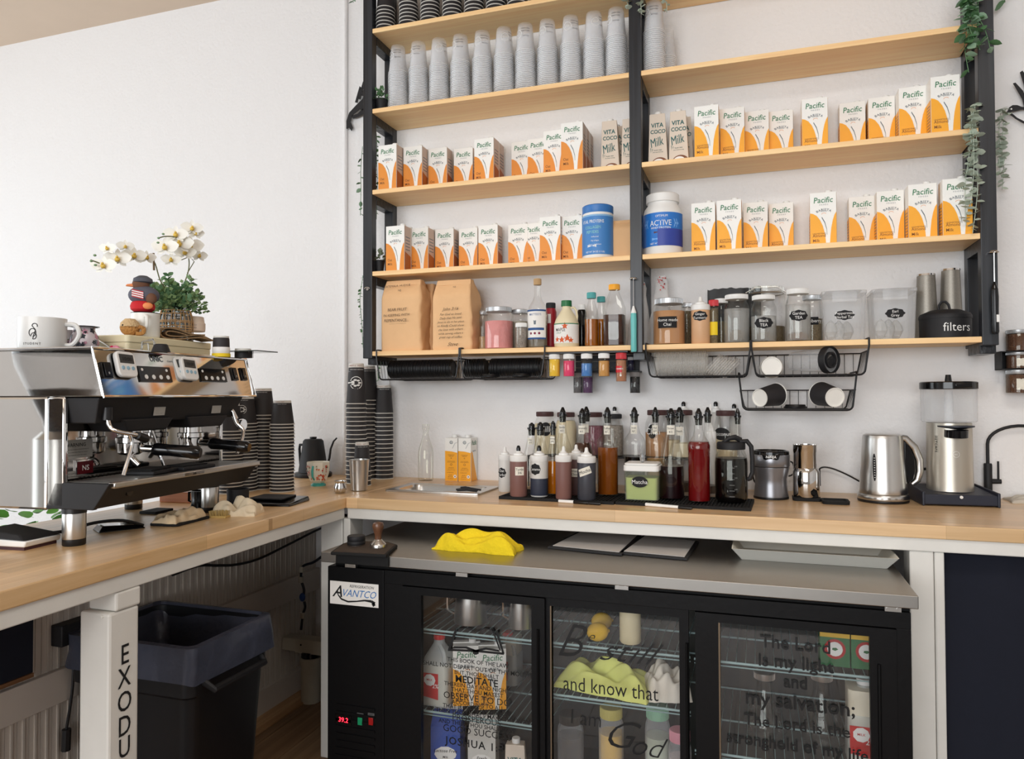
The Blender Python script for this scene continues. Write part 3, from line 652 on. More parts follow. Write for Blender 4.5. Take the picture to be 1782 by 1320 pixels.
b.patch(-a, a, H*.12, H*.54, R, 0); b.patch(-a, a, H*.12, H*.145, R+.0004, 1); b.patch(-a, a, H*.52, H*.545, R+.0004, 1); b.patch(-a*.8, a*.8, H*.25, H*.285, R+.0004, 1)
b.text("MATTEO'S", H*.045, 0, H*.46, 0, 1, bend=R+.0008, off=.005, sx=.9); b.text('Sugar Free Syrup', H*.022, 0, H*.258, 0, 0, bend=R+.0009)
for k in (-1, 0, 1): b.wpoly([(k*r*.45+r*.13*cos(q), H*.205+r*.13*sin(q)) for q in [i*pi/4 for i in range(8)]], R+.0008, 2)
b.wpoly([(-.004, H*.33), (.004, H*.33), (.005, H*.39), (-.005, H*.39)], R+.0008, 3); b.obj('label_print', [paper, M('label blue', (44, 84, 140), .6, noise=0), M('label plum', (130, 40, 70), .6, noise=0), GR], t, smooth=60)
t, r, H = j5('sauce_bottle', 'dark red labelled bottle with a black cap behind the white labelled one', 'bottle', 959, 20, 527, -.10, prof=[(.95, 0), (1, .02), (1, .8), (.8, .88)], glass=M('red bottle wrap', (150, 26, 40), .4), lid=mblack, lidr=.8, lidh=(.88, 1))
B().wpoly([(-.006, H*.55), (.006, H*.55), (.006, H*.75), (-.006, H*.75)], r+.0006).obj('label_print', inkw, t)
# maple jug
c, r, H = spoty(986.5, -.165, Z5, 43, 523); jugm = M('cream plastic jug', (232, 220, 186), .4, noise=.02)
t = thing('maple_jug', 'cream plastic syrup jug with side handle and green cap', 'jug', c, 0, G5)
B().lathe([(r*.92, 0), (r, H*.03), (r, H*.50), (r*.85, H*.62), (r*.5, H*.76), (r*.36, H*.82), (r*.36, H*.88)], 24).obj('jug_body', jugm, t)
B().lathe([(r*.42, H*.875), (r*.44, H*.88), (r*.42, H), (0, H)], 20).obj('cap', M('green cap', (30, 110, 62), .4), t)
B().tube([(r*.3, 0, H*.84), (r*.62, 0, H*.85), (r*.82, 0, H*.78), (r*.88, 0, H*.66), (r*.84, 0, H*.56)], r*.09, 8).obj('handle', jugm, t)
b = B(); a = r*1.5; b.patch(-a, a, H*.08, H*.50, r*1.01, 0); b.text('MAPLE', H*.10, -r*.3, H*.33, 0, 1, bend=r*1.02+.0004, off=.006, sx=.8); b.text('SYRUP', H*.045, -r*.45, H*.28, 0, 2, bend=r*1.02+.0004)
b.patch(-a, a, H*.48, H*.50, r*1.02, 2)
for x, z, s in ((.1, .44, .3), (-.6, .16, .26), (-.15, .15, .3), (.3, .18, .34), (.6, .14, .25)):
    b.wpoly([(x*r+s*r*(1 if q % 2 == 0 else .45)*cos(q*pi/5+.3), z*H+s*r*(1 if q % 2 == 0 else .45)*sin(q*pi/5+.3)) for q in range(10)], r*1.025, 3)
b.obj('label_print', [paper, ink, green, M('maple leaf orange', (214, 92, 40), .6, noise=.1)], t, smooth=60)
j5('sauce_bottle', 'slim black bottle with white cap behind the maple syrup', 'bottle', 1013, 16, 530, -.09, prof=[(.95, 0), (1, .02), (1, .82), (.7, .9)], glass=gloss, lid=white, lidr=.75, lidh=(.88, 1))
TB = [(.85, 0), (1, .05), (.96, .25), (1, .5), (.85, .68), (.45, .84), (.42, .9)]
j5('juice_bottle', 'amber syrup bottle with a teal cap in front', 'bottle', 1030, 25, 509, -.17, prof=TB, lid=teal, lidr=.62, lidh=(.89, 1), fill=(amber, .50))
j5('juice_bottle', 'second teal capped bottle half hidden behind the front one', 'bottle', 1047, 22, 516, -.09, prof=TB, lid=teal, lidr=.62, lidh=(.89, 1), fill=(amber, .55))
t, r, H = j5('juice_jug', 'broad clear jug of brown syrup with a yellow cap', 'jug', 1070, 41, 495, -.155, prof=[(.95, 0), (1, .03), (1, .62), (.45, .88), (.42, .92)], sq=5, lid=M('yellow cap', (246, 176, 24), .4), lidr=.46, lidh=(.91, 1), fill=(brownliq, .5))
b = B()
for k in range(5): b.tube([(-.012+.006*k+.003*cos(q*pi/3), -r*.93-.001, H*.16+(k % 2)*.005+.003*sin(q*pi/3)) for q in range(6)], .0004, 4, closed=True)
b.obj('raised_hexagons', clear, t)
# clear bag with red print
pl = GLASS('thin clear film', (236, 234, 232), .35, .25, edge=.7); redp = M('red print', (206, 70, 70), .6, noise=.3, scale=300)
for nm, u0, u1, lab in (('a', 1128, 1168, 'clear printed plastic bag standing beside the centre post, far side'), ('b', 1092, 1130, 'clear printed plastic bag showing behind the centre post')):
    xa, xb = aty(u0, 600, -.06).x, aty(u1, 600, -.06).x; w = xb-xa; hh = .27 if nm == 'a' else .25
    t = thing('plastic_bag', lab, 'plastic bag', ((xa+xb)/2, -.065, Z5), 0, 'clear printed bags')
    vs = []; rows = 10
    base = rrect(w, .05, .012); n = len(base)
    for j in range(rows+1):
        z = j/rows; k = 1-.75*z**2.2
        for x, y in base: vs.append((x*(k if z < .85 else k*1.25)+NZ.noise(Vector((x*20, y*20, z*5)))*.005+.012*z, y*(1-.8*z), z*hh))
    fs = [(j*n+i, j*n+(i+1) % n, (j+1)*n+(i+1) % n, (j+1)*n+i) for j in range(rows) for i in range(n)]
    B().add(vs, fs).obj('film', pl, t, smooth=60)
    b = B(); random.seed(3)
    for k in range(26):
        x = random.uniform(-.014, .016)+.012; z = random.uniform(.78, .97)*hh; s = random.uniform(.0015, .0035); b.add([(x, -.018, z), (x+s, -.018, z+s), (x, -.018, z+2*s), (x-s, -.018, z+s)], [(0, 1, 2, 3)])
    b.obj('red_print', redp, t, smooth=0)
# right bay
t, r, H = j5('storage_jar', 'broad jar of tan chai powder with a black written sticker', 'jar', 1165, 56, 520, -.15, lid=silverlid, prof=STRAIGHT, fill=(tanp, .72), lidh=(.88, 1), lidr=.84)
sticker(t, r*1.01, H*.47, r*1.2, H*.24, ['Home made', 'Chai'], shape='strip')
j5('spice_jar', 'slim silver lidded jar behind the chai jar', 'jar', 1196, 20, 527, -.07, lid=silverlid, prof=STRAIGHT, fill=(teaf, .8))
c, r, H = spoty(1220, -.17, Z5, 32, 516); t = squeeze('squeeze_bottle', 'squeeze bottle of tan sauce with a black plaque sticker, lowest shelf', c, r, H, M('tan sauce', (214, 170, 130), .45), group=G5)
sticker(t, r*1.015, H*.58, r*1.7, H*.20, ['Ginger', 'Turmeric'])
t, r, H = j5('spice_jar', 'red lidded spice jar with a yellow label', 'jar', 1243, 17, 522, -.15, lid=M('red lid', (204, 30, 40), .4), prof=STRAIGHT, fill=(teaf, .8), lidr=.95, lidh=(.86, 1))
b = B().patch(-r*.9, r*.9, H*.2, H*.5, r*1.02, 0); b.text('SPICE', H*.07, 0, H*.38, 0, 1, bend=r*1.03+.0003); b.obj('label_print', [M('yellow label', (244, 212, 40), .6), ink], t, smooth=60)
ld = white
t, r, H = j5('mason_jar', 'mason jar with white lid half hidden behind the clear bagged one', 'jar', 1256, 26, 520, -.08, lid=ld, fill=(teaf, .5))
bagm = GLASS('bagged tea film', (200, 200, 196), .35, .3, edge=.7)
t, r, H = j5('mason_jar', 'unlabelled mason jar with white lid holding a clear plastic bag', 'jar', 1283, 44, 513, -.155, lid=ld, fill=(bagm, .7))
B().ell((0, 0, H*.16), (r*.85, r*.85, H*.13), 12, 6).obj('tea_inside', teaf, t)
t, r, H = j5('mason_jar', 'white lidded mason jar of tea stickered beside the clamp jar', 'jar', 1330, 43, 514, -.17, lid=ld, fill=(bagm, .55)); sticker(t, r*1.01, H*.40, r*1.5, H*.23, ['Black', 'TEA'])
B().ell((0, 0, H*.13), (r*.85, r*.85, H*.11), 12, 6).obj('tea_inside', teaf, t)
# clamp jar
c, r, H = spoty(1335, -.068, Z5, 62, 500)
t = vessel('clamp_jar', 'large clamp lid glass jar with wire bail behind the mason jars', 'jar', c, r, H, STRAIGHT, fill=(teaf, .3), group=G5, lid=clear, lidr=.9)
B().tube([(r*cos(q*pi/12)*.93, r*sin(q*pi/12)*.93, H*.88) for q in range(24)], .0022, 6, closed=True).tube([(r*.93, 0, H*.88), (r*1.12, -.005, H*.84), (r*1.10, -.008, H*.72), (r*1.02, -.004, H*.66)], .0022, 6).tube([(-r*.93, 0, H*.88), (-r*1.1, -.004, H*.92), (-r*.6, 0, H*1.0), (r*.6, 0, H*1.0), (r*1.05, 0, H*.9)], .0018, 6).obj('wire_bail', steel, t)
t, r, H = j5('mason_jar', 'white lidded mason jar stickered for garden tea', 'jar', 1390, 42, 503, -.17, lid=ld, fill=(bagm, .7)); sticker(t, r*1.01, H*.48, r*1.5, H*.2, ['Garden', 'TEA'])
B().ell((0, 0, H*.1), (r*.85, r*.85, H*.09), 12, 6).obj('tea_inside', M('brown dried tea', (126, 84, 46), .95, noise=.5, scale=160), t)
t, r, H = j5('mason_jar', 'silver lidded jar with a small black sticker behind the garden tea', 'jar', 1414, 34, 514, -.085, lid=silverlid, fill=(teaf, .5)); sticker(t, r*1.01, H*.45, r*1.2, H*.16, ['Blueberry'], shape='strip')
# black bag behind
t = thing('folded_bag', 'crumpled black bag lying behind the jars', 'bag', (aty(1278, 560, -.035).x, -.035, Z5))
b = B(); vs = []
for j in range(9):
    for i in range(25):
        x = (i/24-.5)*.19; vs.append((x, -.022-.008*NZ.noise(Vector((x*30, j*.5, 0))), j/8*(.212+.01*NZ.noise(Vector((x*40, 0, 2))))))
for j in range(9):
    for i in range(25):
        x = (i/24-.5)*.19; vs.append((x, .022+.006*NZ.noise(Vector((x*30, j*.5, 4)))-.01*j/8, j/8*(.212+.01*NZ.noise(Vector((x*40, 0, 2))))))
fs = [(j*25+i, j*25+i+1, (j+1)*25+i+1, (j+1)*25+i) for j in range(8) for i in range(24)]; N0 = 225
fs += [(f[3]+N0, f[2]+N0, f[1]+N0, f[0]+N0) for f in list(fs)]+[(200+i, 201+i, 201+i+N0, 200+i+N0) for i in range(24)]+[(j*25, (j+1)*25, (j+1)*25+N0, j*25+N0) for j in range(8)]+[(j*25+24, j*25+24+N0, (j+1)*25+24+N0, (j+1)*25+24) for j in range(8)]
b.add(vs, fs).obj('bag_body', M('black nylon', (18, 18, 20), .5, noise=.1), t, smooth=80)
# rectangular tea boxes
def tea_box(label, u0, u1, vt, lines, wide):
    y0 = -.185; xa, xb = aty(u0, 590, y0).x, aty(u1, 590, y0).x; H = aty((u0+u1)/2, vt, y0).z-Z5; w = xb-xa; D = .15
    t = thing('storage_box', label, 'storage box', ((xa+xb)/2, y0, Z5), 0, 'clear rectangular tea boxes')
    e = .006
    B().rbox(-w/2+e, w/2-e, 0, D, 0, H*.93, .012, top=(e, e*.5)).obj('box_body', clearp, t)
    B().rbox(-w/2-.002, w/2+.002, -.006, D+.006, H*.92, H*.985, .014).rbox(-w/2+.012, w/2-.012, .01, D-.01, H*.985, H, .012).obj('lid', clearp, t)
    B().rbox(-w*.28, w*.28, -.010, -.006, H*.76, H*.96, .0015).obj('clip', clearp, t, bevel=.002)
    b = B()
    for k in range(3):
        q = [(-w*.3+w*.2*k+NZ.noise(Vector((k, i, 0)))*.02, .03+.02*k+NZ.noise(Vector((i*.7, k, 3)))*.02, .01+i*.012) for i in range(6)]
        b.tube(q, [.012, .018, .022, .02, .015, .004], 8)
    b.obj('bagged_tea', bagm, t)
    sticker(t, 0, H*.50, w*.44, H*.19, lines, flat=-.0055+.003)
    return t
tea_box('clear lidded box of bagged tea, bright with reflections, next to garden tea', 1432, 1509, 504, ['Peppermint', 'Herbal Tea'], 1)
tea_box('clear lidded box of bagged tea beside the black tin', 1520, 1597, 500, ['Earl', 'Grey'], 1)
mesh_st = M('steel mesh tumbler', (150, 146, 138), .5, .8, noise=.2, scale=300)
for u, w, vt, lab, y in ((1614, 30, 477, 'shorter tapered steel mesh cup behind the black tin', -.085), (1657, 30, 468, 'taller tapered steel mesh cup at the far end of the lowest shelf', -.075)):
    c, r, H = spoty(u, y, Z5, w, vt); t = thing('mesh_tumbler', lab, 'tumbler', c, 0, 'tapered mesh cups')
    B().lathe([(r*1.25, 0), (r*1.25, .003), (r*.95, H-.006), (0, H-.006)], 24).obj('cup_body', mesh_st, t); B().lathe([(r*.93, H-.007), (r*.99, H-.006), (r*.97, H), (r*.9, H)], 24).obj('rim', chrome, t)
# filters tin
y0 = -.115; xa, xb = aty(1600, 580, y0).x, aty(1691, 580, y0).x; r = (xb-xa)/2; r2 = .085
t = thing('filters_tin', 'oval matte black lidded tin lettered in white', 'tin', ((xa+xb)/2, -.112, Z5)); Ht = aty(1645, 541, -.2).z-Z5-.012
def oval(b): b.v = [(p[0], p[1]*(r2/r), p[2]) for p in b.v]; return b
oval(B().lathe([(r*.97, 0), (r, .003), (r, Ht)], 40)).obj('tin_body', mblack, t)
oval(B().lathe([(r*1.02, Ht-.008), (r*1.02, Ht+.002), (r*.96, Ht+.010), (r*.6, Ht+.022), (0, Ht+.026)], 40)).obj('lid', mblack, t)
B().tube([(-.018, 0, Ht+.02), (-.017, 0, Ht+.04), (-.009, 0, Ht+.052), (.002, 0, Ht+.052), (.011, 0, Ht+.042), (.016, 0, Ht+.02)], .004, 8).obj('handle', mblack, t)
b = B(); b.text('filters', .040, .018, Ht*.30, 0, 0, off=-.004, sx=.92)
b.v = [(p[0], -r2*math.sqrt(max(0, 1-(p[0]/r)**2))-.0012, p[2]) for p in b.v]; b.obj('lettering', inkw, t, smooth=0)
# ------------------------------------------------------------------ two protein tubs
def tub(label, u0, u1, vt, z, y, lidm, bodym, lab, neck=False):
    c, r, H = spoty((u0+u1)/2, y, z, u1-u0, vt); t = thing('powder_tub', label, 'tub', c, 0, 'supplement tubs')
    if neck: B().lathe([(r*.92, 0), (r, .008), (r, H*.66), (r*.92, H*.76), (r*.76, H*.83), (r*.76, H*.86)], 32).obj('tub_body', bodym, t); B().lathe([(r*.80, H*.86), (r*.84, H*.865), (r*.84, H*.985), (r*.78, H)], 32).obj('lid', lidm, t)
    else: B().lathe([(r*.92, 0), (r*.97, .004), (r, H*.04), (r, H*.80), (r*.96, H*.87)], 32).obj('tub_body', bodym, t); B().lathe([(r*.98, H*.85), (r*1.0, H*.86), (r*1.0, H*.985), (r*.93, H)], 32).obj('lid', lidm, t)
    lab(t, r, H); return t
lb1 = M('label mid blue', (70, 134, 202), .45, noise=.03)
def lab1(t, r, H):
    b = B(); R = r+.0006; a = r*1.5; b.patch(-a, a, H*.07, H*.80, R, 0); R += .0006
    b.patch(-a, a, H*.77, H*.795, R, 3)
    b.text('VITAL PROTEINS', H*.085, -r*.18, H*.645, 0, 1, bend=R, off=.006, sx=.72); b.text('COLLAGEN', H*.075, -r*.15, H*.54, 0, 2, bend=R, sx=.8); b.text('PEPTIDES', H*.075, -r*.17, H*.455, 0, 2, bend=R, sx=.8)
    for k, s in enumerate(('Unflavored', '20g collagen', 'dietary supplement')): b.text(s, H*.035, .0, H*(.38-.07*k), 0, 1, bend=R, sx=.9)
    b.wpoly([(-r*.5, H*.2), (r*.1, H*.2), (r*.1, H*.25), (-r*.5, H*.25)], R, 1); b.text('NET WT 24 OZ (1.5 LB)', H*.045, 0, H*.10, 0, 1, bend=R, off=.004, sx=.8)
    b.obj('label_print', [lb1, inkw, M('label pale green', (150, 214, 190), .6, noise=0), M('label light blue', (140, 190, 230), .6, noise=0)], t, smooth=60)
tub('white tub with a blue lid and blue label beside the oat milk', 1015, 1069, 360, Z4, -.145, M('blue lid', (56, 120, 192), .4), white, lab1)
def lab2(t, r, H):
    b = B(); R = r+.0006; a = r*1.5; b.patch(-a, a, H*.13, H*.66, R, 0); b.patch(-a*.1, a, H*.13, H*.40, R+.0002, 3); R += .0007
    b.text('OPTIMUM', H*.05, r*.05, H*.585, 0, 1, bend=R, sx=.9); b.text('ACTIVE', H*.125, -.0, H*.45, 0, 1, bend=R, sx=.85); b.text('WHEY PROTEIN', H*.045, .0, H*.40, 0, 1, bend=R)
    for sx_ in (-1, 1):
        for k in (0, 1): x = sx_*(r*(.72+.14*k)); b.wpoly([(x, H*.56), (x+sx_*r*.16, H*.49), (x, H*.42), (x-sx_*r*.03, H*.42), (x+sx_*r*.11, H*.49), (x-sx_*r*.03, H*.56)], R, 2)
    b.wpoly([(-r*.35, H*.33), (r*.4, H*.33), (r*.4, H*.36), (-r*.35, H*.36)], R, 4)
    for k in range(3): x = -r*.45+k*r*.42; b.wpoly([(x, H*.22), (x+r*.36, H*.22), (x+r*.36, H*.26), (x, H*.26)], R, 2)
    b.text('NET WT 2 LB (907 G)', H*.038, 0, H*.155, 0, 1, bend=R)
    b.obj('label_print', [M('label blue strong', (44, 120, 206), .4, noise=.05), inkw, M('label cyan', (120, 176, 240), .6, noise=0), M('label indigo', (50, 70, 160), .4, noise=.05), M('cocoa tag', (96, 60, 70), .6, noise=0)], t, smooth=60)
tub('white screw top tub with strong blue chevron label by the centre post', 1122, 1189, 340, Z4, -.135, white, white, lab2, True)
# ------------------------------------------------------------------ milk frothers on the posts
def frother(label, u, vtop, vrod, vbot, y, body, cap_):
    p = aty(u, vrod, y); q = aty(u, vbot, y); a = aty(u, vtop, y); t = thing('milk_frother', label, 'milk frother', (p.x, y, q.z), 0, 'handheld milk frothers')
    L = p.z-q.z; R = .0105
    B().lathe([(R*.9, 0), (R*1.05, .006), (R, L*.35), (R*1.08, L*.7), (R*.95, L*.84)], 18).obj('handle', body, t)
    B().lathe([(R*.97, L*.84), (R*.95, L*.86), (R*.4, L*.97), (R*.25, L)], 18).obj('collar', cap_, t)
    B().tube([(0, 0, L), (0, 0, a.z-q.z)], .0014, 6).obj('rod', chrome, t)
    B().tube([(.011*cos(i*pi/6), -.011*sin(i*pi/6), a.z-q.z) for i in range(12)], .0017, 6, closed=True).obj('whisk', chrome, t)
    B().tube([(-.012, .014, a.z-q.z-.001), (-.012, -.004, a.z-q.z-.003), (.012, -.004, a.z-q.z-.003), (.012, .014, a.z-q.z-.001)], .0016, 6).obj('hanger', chrome, t)
    return t
frother('teal handheld milk frother hanging on the centre post', 1102.5, 484, 532, 612, -.232, M('frother teal', (104, 190, 188), .35), white)
t = frother('black handheld milk frother hanging on the far post', 1730.5, 437, 490, 580, -.232, M('frother black', (16, 17, 20), .25), gloss)
B().box(.001, .009, -.0125, -.0112, .035, .058).obj('switch', inkw, t)
# ================================================================== wire baskets under the lowest shelf
wire = M('black coated wire', (20, 21, 25), .4, noise=0)
def arc_pts(c, r, a0, a1, n=5): return [(c[0]+r*cos(radians(a0+(a1-a0)*i/(n-1))), c[1]+r*sin(radians(a0+(a1-a0)*i/(n-1)))) for i in range(n)]
def basket(label, x0, x1, zt, zb, hang, inset=.012, yf=-.226, yr=-.03, n=12):
    t = thing('wire_basket', label, 'wire basket', (0, 0, 0), 0, 'black wire baskets'); R = .0032
    a, c = x0+inset, x1-inset; r = .018
    def U(y, top): return [(x0, y, top)]+[(p[0], y, p[1]) for p in arc_pts((a+r, zb+r), r, 180, 270)]+[(p[0], y, p[1]) for p in arc_pts((c-r, zb+r), r, 270, 360)]+[(x1, y, top)]
    B().tube(U(yf, hang), R, 8).obj('front_frame', wire, t); B().tube(U(yr, zt), R*.8, 8).obj('rear_frame', wire, t)
    if hang > Z5-.03:
        for x in (x0, x1): B().tube([(x, yf, hang), (x, yf, Z5+.004), (x, yf+.012, Z5+.0045), (x, -.08, Z5+.0045)], R, 8).obj('hook', wire, t)
    else:
        for x in (x0, x1): B().tube([(x, yf, hang), (x, yf+.006, hang+.006), (x, yr, hang+.006)], R, 8).obj('hook', wire, t)
    B().tube([(x0+.004, yf, zt), (x0+.004, yr, zt), (x1-.004, yr, zt), (x1-.004, yf, zt)], R*.7, 6).obj('top_rail', wire, t)
    for i in range(n): x = a+(c-a)*(i+.5)/n; B().tube([(x, yf, zb), (x, yr, zb), (x, yr, zt)], .0012, 4).obj('wire', wire, t)
    for i in range(7): y = yf+(yr-yf)*(i+1)/8; B().tube([(x0+.004, y, zt), (a+.004, y, zb+.003), (c-.004, y, zb+.003), (x1-.004, y, zt)], .0012, 4).obj('wire', wire, t)
    return t
def X(u, y=-.226, v=640): return aty(u, v, y).x
ZBK = aty(800, 659, -.226).z; ZTK = aty(1380, 617, -.03).z
basket('first wire basket under the shelf, at the corner post, full of black lids', X(655), X(799), ZTK, ZBK, Z5-.02)
basket('second wire basket under the shelf, black lids and loose ones', X(801), X(948), ZTK, ZBK, Z5-.02)
basket('wire basket of clear lids beyond the centre post', X(1124), X(1306), ZTK, ZBK, Z5-.02)
basket('wire basket holding a white cup base and a clear pitcher', X(1308), X(1513), ZTK, ZBK, Z5-.02)
zE = aty(1390, 713, -.2).z
basket('lower wire basket slung beneath the others with paper cups', aty(1286, 680, -.21).x, aty(1491, 680, -.21).x, zE+.068, zE, ZBK+.004, yf=-.212)
def lid_mesh(r, m, dome=0):
    return B().lathe([(r, 0), (r*1.03, .002), (r*1.03, .005), (r*.93, .007), (r*.86, .013), (r*.78, .013), (r*.76, .010), (0, .010)], 22, axis='x', cap=False).mesh('lid', m)
blid = lid_mesh(.0375, M('black lid plastic', (22, 22, 24), .38, noise=0)); clid = lid_mesh(.044, GLASS('clear lid plastic', (246, 244, 238), .16, .05, edge=.6))
def lidrow(x0, x1, me, r, n, where, cat='cup lid', grp='black cup lids lying in a row', name='cup_lid'):
    for i in range(n):
        x = x0+(x1-x0)*i/max(1, n-1); o = link(name, me, None, (x, -.115+random.uniform(-.001, .001), ZBK+.0065+r*1.03)); o.rotation_euler = (0, random.uniform(-.02, .02), 0)
        tag(o, '%s lid of the %s' % ('first' if i == 0 else ('last' if i == n-1 else ORD[i+1]), where), cat, grp)
lidrow(X(681, -.115), X(785, -.115), blid, .0375, 38, 'black lid row in the basket at the corner post')
lidrow(X(812, -.115), X(842, -.115), blid, .0375, 11, 'short black lid row starting the second basket')
lidrow(X(856, -.115), X(938, -.115), blid, .0375, 30, 'long black lid row ending the second basket')
lidrow(X(1140, -.115), X(1226, -.115), clid, .044, 30, 'clear lid row beyond the centre post', 'clear lid', 'clear cup lids lying in a row', 'cup_lid')
for i in range(9):
    o = link('cup_lid', clid, None, (X(1238, -.115)+i*.0085, -.12, ZBK+.050-i*.0022)); o.rotation_euler = (0, .75, 0); tag(o, '%s tilted clear lid slumped beside the clear lid row' % ORD[i+1], 'clear lid', 'clear cup lids slumped over')
for u, lab in ((850, 'black lid lying flat at the front of the second basket, corner side'), (905, 'black lid lying flat at the front of the second basket, post side')):
    o = link('cup_lid', blid, None, (X(u, -.19), -.172, ZBK+.006)); o.rotation_euler = (0, -pi/2, 0); tag(o, lab, 'cup lid', 'loose black lids')
whitecup = M('white cup', (240, 238, 232), .5, noise=0)
def lying_cup(label, u, v, rpx, y, L, r2, mats, tilt, name='paper_cup', z=None):
    c = aty(u, v, y); r = rpx/ppm(c)
    t = thing(name, label, 'cup', c, 0, 'cups lying in the baskets', rot=tilt)
    B().lathe([(r*.99, 0), (r, .002), (r*r2, L)], 28, axis='y', cap=False).obj('cup_wall', mats[0], t); B().lathe([(0, .002), (r*.90, .002), (r*.92, -.002), (r, -.002), (r, .003)], 28, axis='y', cap=False).obj('cup_base', mats[1], t)
    B().lathe([(r*r2, L-.003), (r*r2*1.05, L-.002), (r*r2*1.05, L+.002), (r*r2, L+.003)], 28, axis='y', cap=False).obj('rim', whitecup, t)
    return t
lying_cup('white cup lying with its base outwards in the pitcher basket', 1343, 638, 17, -.20, .08, 1.12, (whitecup, whitecup), (0, 0, 0), 'white_cup')
lying_cup('black paper cup lying base outwards in the lowest basket, corner side', 1322, 692, 15.5, -.19, .095, 1.3, (pcb, whitecup), (radians(7), 0, radians(-38)))
lying_cup('black paper cup with white sleeve lying base outwards, lowest basket', 1453, 691, 17, -.19, .10, 1.28, (pcb, whitecup), (radians(7), 0, radians(22)))
c = aty(1384, 706, -.15); o = link('cup_lid', blid, None, (c.x, -.15, zE+.005)); o.rotation_euler = (0, -pi/2, 0); tag(o, 'single black lid flat between the two paper cups', 'cup lid', 'loose black lids')
c = aty(1446, 634, -.195); r = 23.5/ppm(c); t = thing('clear_pitcher', 'clear blender pitcher lying on its side with its black lid outwards', 'pitcher', c, rot=(radians(0), 0, radians(50)))
B().lathe([(r*.9, .004), (r*.86, .06), (r*.72, .15), (0, .152)], 28, axis='y').obj('pitcher_body', clearp, t)
B().lathe([(0, .004), (r*.45, .004), (r*.47, -.004), (r*.6, -.004), (r*.62, .006), (r*.9, .006), (r*.95, -.006), (r, -.004), (r, .018), (r*.9, .02)], 32, axis='y', cap=False).obj('lid', mblack, t)
t.location.z = ZBK+.006+r
for i, (u, v) in enumerate(((1472, 649), (1478, 646), (1492, 647))):
    p = aty(u, v, -.10); o = B().ell((0, 0, 0), .0028, 8, 6).obj('steel_bead', chrome); o.location = (p.x, -.10, ZBK+.0062); tag(o, '%s tiny steel ball on the floor of the pitcher basket' % ORD[i+1], 'bead', 'steel beads in the pitcher basket')
# ------------------------------------------------------------------ hanging sprinkle jars
hr = thing('hanging_rail', 'black rail under the shelf edge from which sprinkle jars hang', 'rail')
xa, xb = X(950, -.19), X(1094, -.19)
B().box(xa, xb, -.205, -.165, Z5-.026, Z5-.0186).obj('rail', wire, hr, bevel=.001)
t = thing('wall_grid', 'small black grid panel on the wall behind the hanging sprinkle jars', 'panel', (0, 0, 0))
px0, px1 = aty(1002, 630, -.02).x, aty(1112, 630, -.02).x; pz0, pz1 = aty(1050, 648, -.02).z, aty(1050, 614, -.02).z
B().box(px0, px1, -.022, -.002, pz0, pz1).obj('panel', M('dark navy panel', (14, 15, 22), .5), t, bevel=.001)
for k in range(3): B().tube([(px0, -.026, pz0+.02+.025*k), (px1-.02, -.026, pz0+.02+.025*k)], .0015, 6).obj('bar', steel, t)
B().box(aty(990, 648, -.1).x, aty(1112, 648, -.1).x, -.115, -.022, pz0-.002, pz0+.004).obj('lower_shelf', M('dark navy panel', (14, 15, 22)), t, bevel=.001)
def sprinkle(lab, u, wpx, vt, vb, y, col, lidm, fr=.8, noise=.12, ztop=None):
    top = aty(u, vt, y); r = wpx/ppm(top)/2; zt = ztop if ztop else top.z; zb = aty(u, vb, y).z; H = zt-zb
    return vessel('sprinkle_jar', lab, 'sprinkle jar', (top.x, y, zb), r, H, [(.93, 0), (1, .03), (1, .76), (.9, .80)], fill=(col, fr*.78), lid=lidm, lidr=.97, lidh=(.78, 1), group='sprinkle jars hanging under the shelf', n=20), r, H
zt = Z5-.0262
sprinkle('hanging jar of yellow sprinkles', 965, 19, 616, 655, -.185, M('yellow sprinkles', (250, 200, 60), .8, noise=.12, scale=400), white, .98, ztop=zt)
sprinkle('hanging jar of pink sprinkles', 990, 19.5, 616, 655, -.185, M('pink sprinkles', (232, 66, 112), .8, noise=.2, scale=400), white, .88, ztop=zt)
sprinkle('hanging jar of blue sprinkles', 1021, 19.5, 616, 655, -.185, M('blue sprinkles', (74, 130, 196), .8, noise=.25, scale=400), white, .72, ztop=zt)
sprinkle('hanging jar of golden brown sugar sprinkles', 1051, 19.5, 615, 655, -.185, M('golden sprinkles', (206, 152, 84), .8, noise=.3, scale=500), white, .85, ztop=zt)
t, r, H = sprinkle('hanging red lidded cinnamon shaker with red and white label', 1081, 18.5, 614, 664, -.185, M('cinnamon sugar', (176, 120, 88), .8, noise=.1), M('red lid', (204, 30, 40)), .95, ztop=zt)
b = B().patch(-r*1.2, r*.3, H*.32, H*.55, r*1.01, 0); b.text('CINNAMON', H*.08, -r*.2, H*.42, 0, 1, bend=r*1.03+.001, sx=.6, off=.01); b.wpoly([(r*.05+r*.22*cos(i), H*.22+r*.22*sin(i)) for i in range(6)], r*1.01, 1); b.obj('label_print', [M('red lid', (0, 0, 0)), inkw], t, smooth=60)
sprinkle('lower hanging jar of grey sprinkles', 1006, 16.5, 649, 684, -.10, M('grey sprinkles', (96, 94, 96), .8, noise=.5, scale=500), M('grey lid', (128, 122, 120), .5), .98, ztop=pz0-.0022)
sprinkle('lower hanging jar of purple sprinkles', 1023, 17.5, 649, 684, -.10, M('purple sprinkles', (92, 62, 98), .8, noise=.3, scale=500), M('grey lid', (0, 0, 0)), .98, ztop=pz0-.0022)
sprinkle('lower hanging jar of black sprinkles under the centre post', 1105, 18, 648, 684, -.10, M('black sprinkles', (34, 33, 36), .6, noise=.4, scale=500), M('grey lid', (0, 0, 0)), .98, ztop=pz0-.0022)
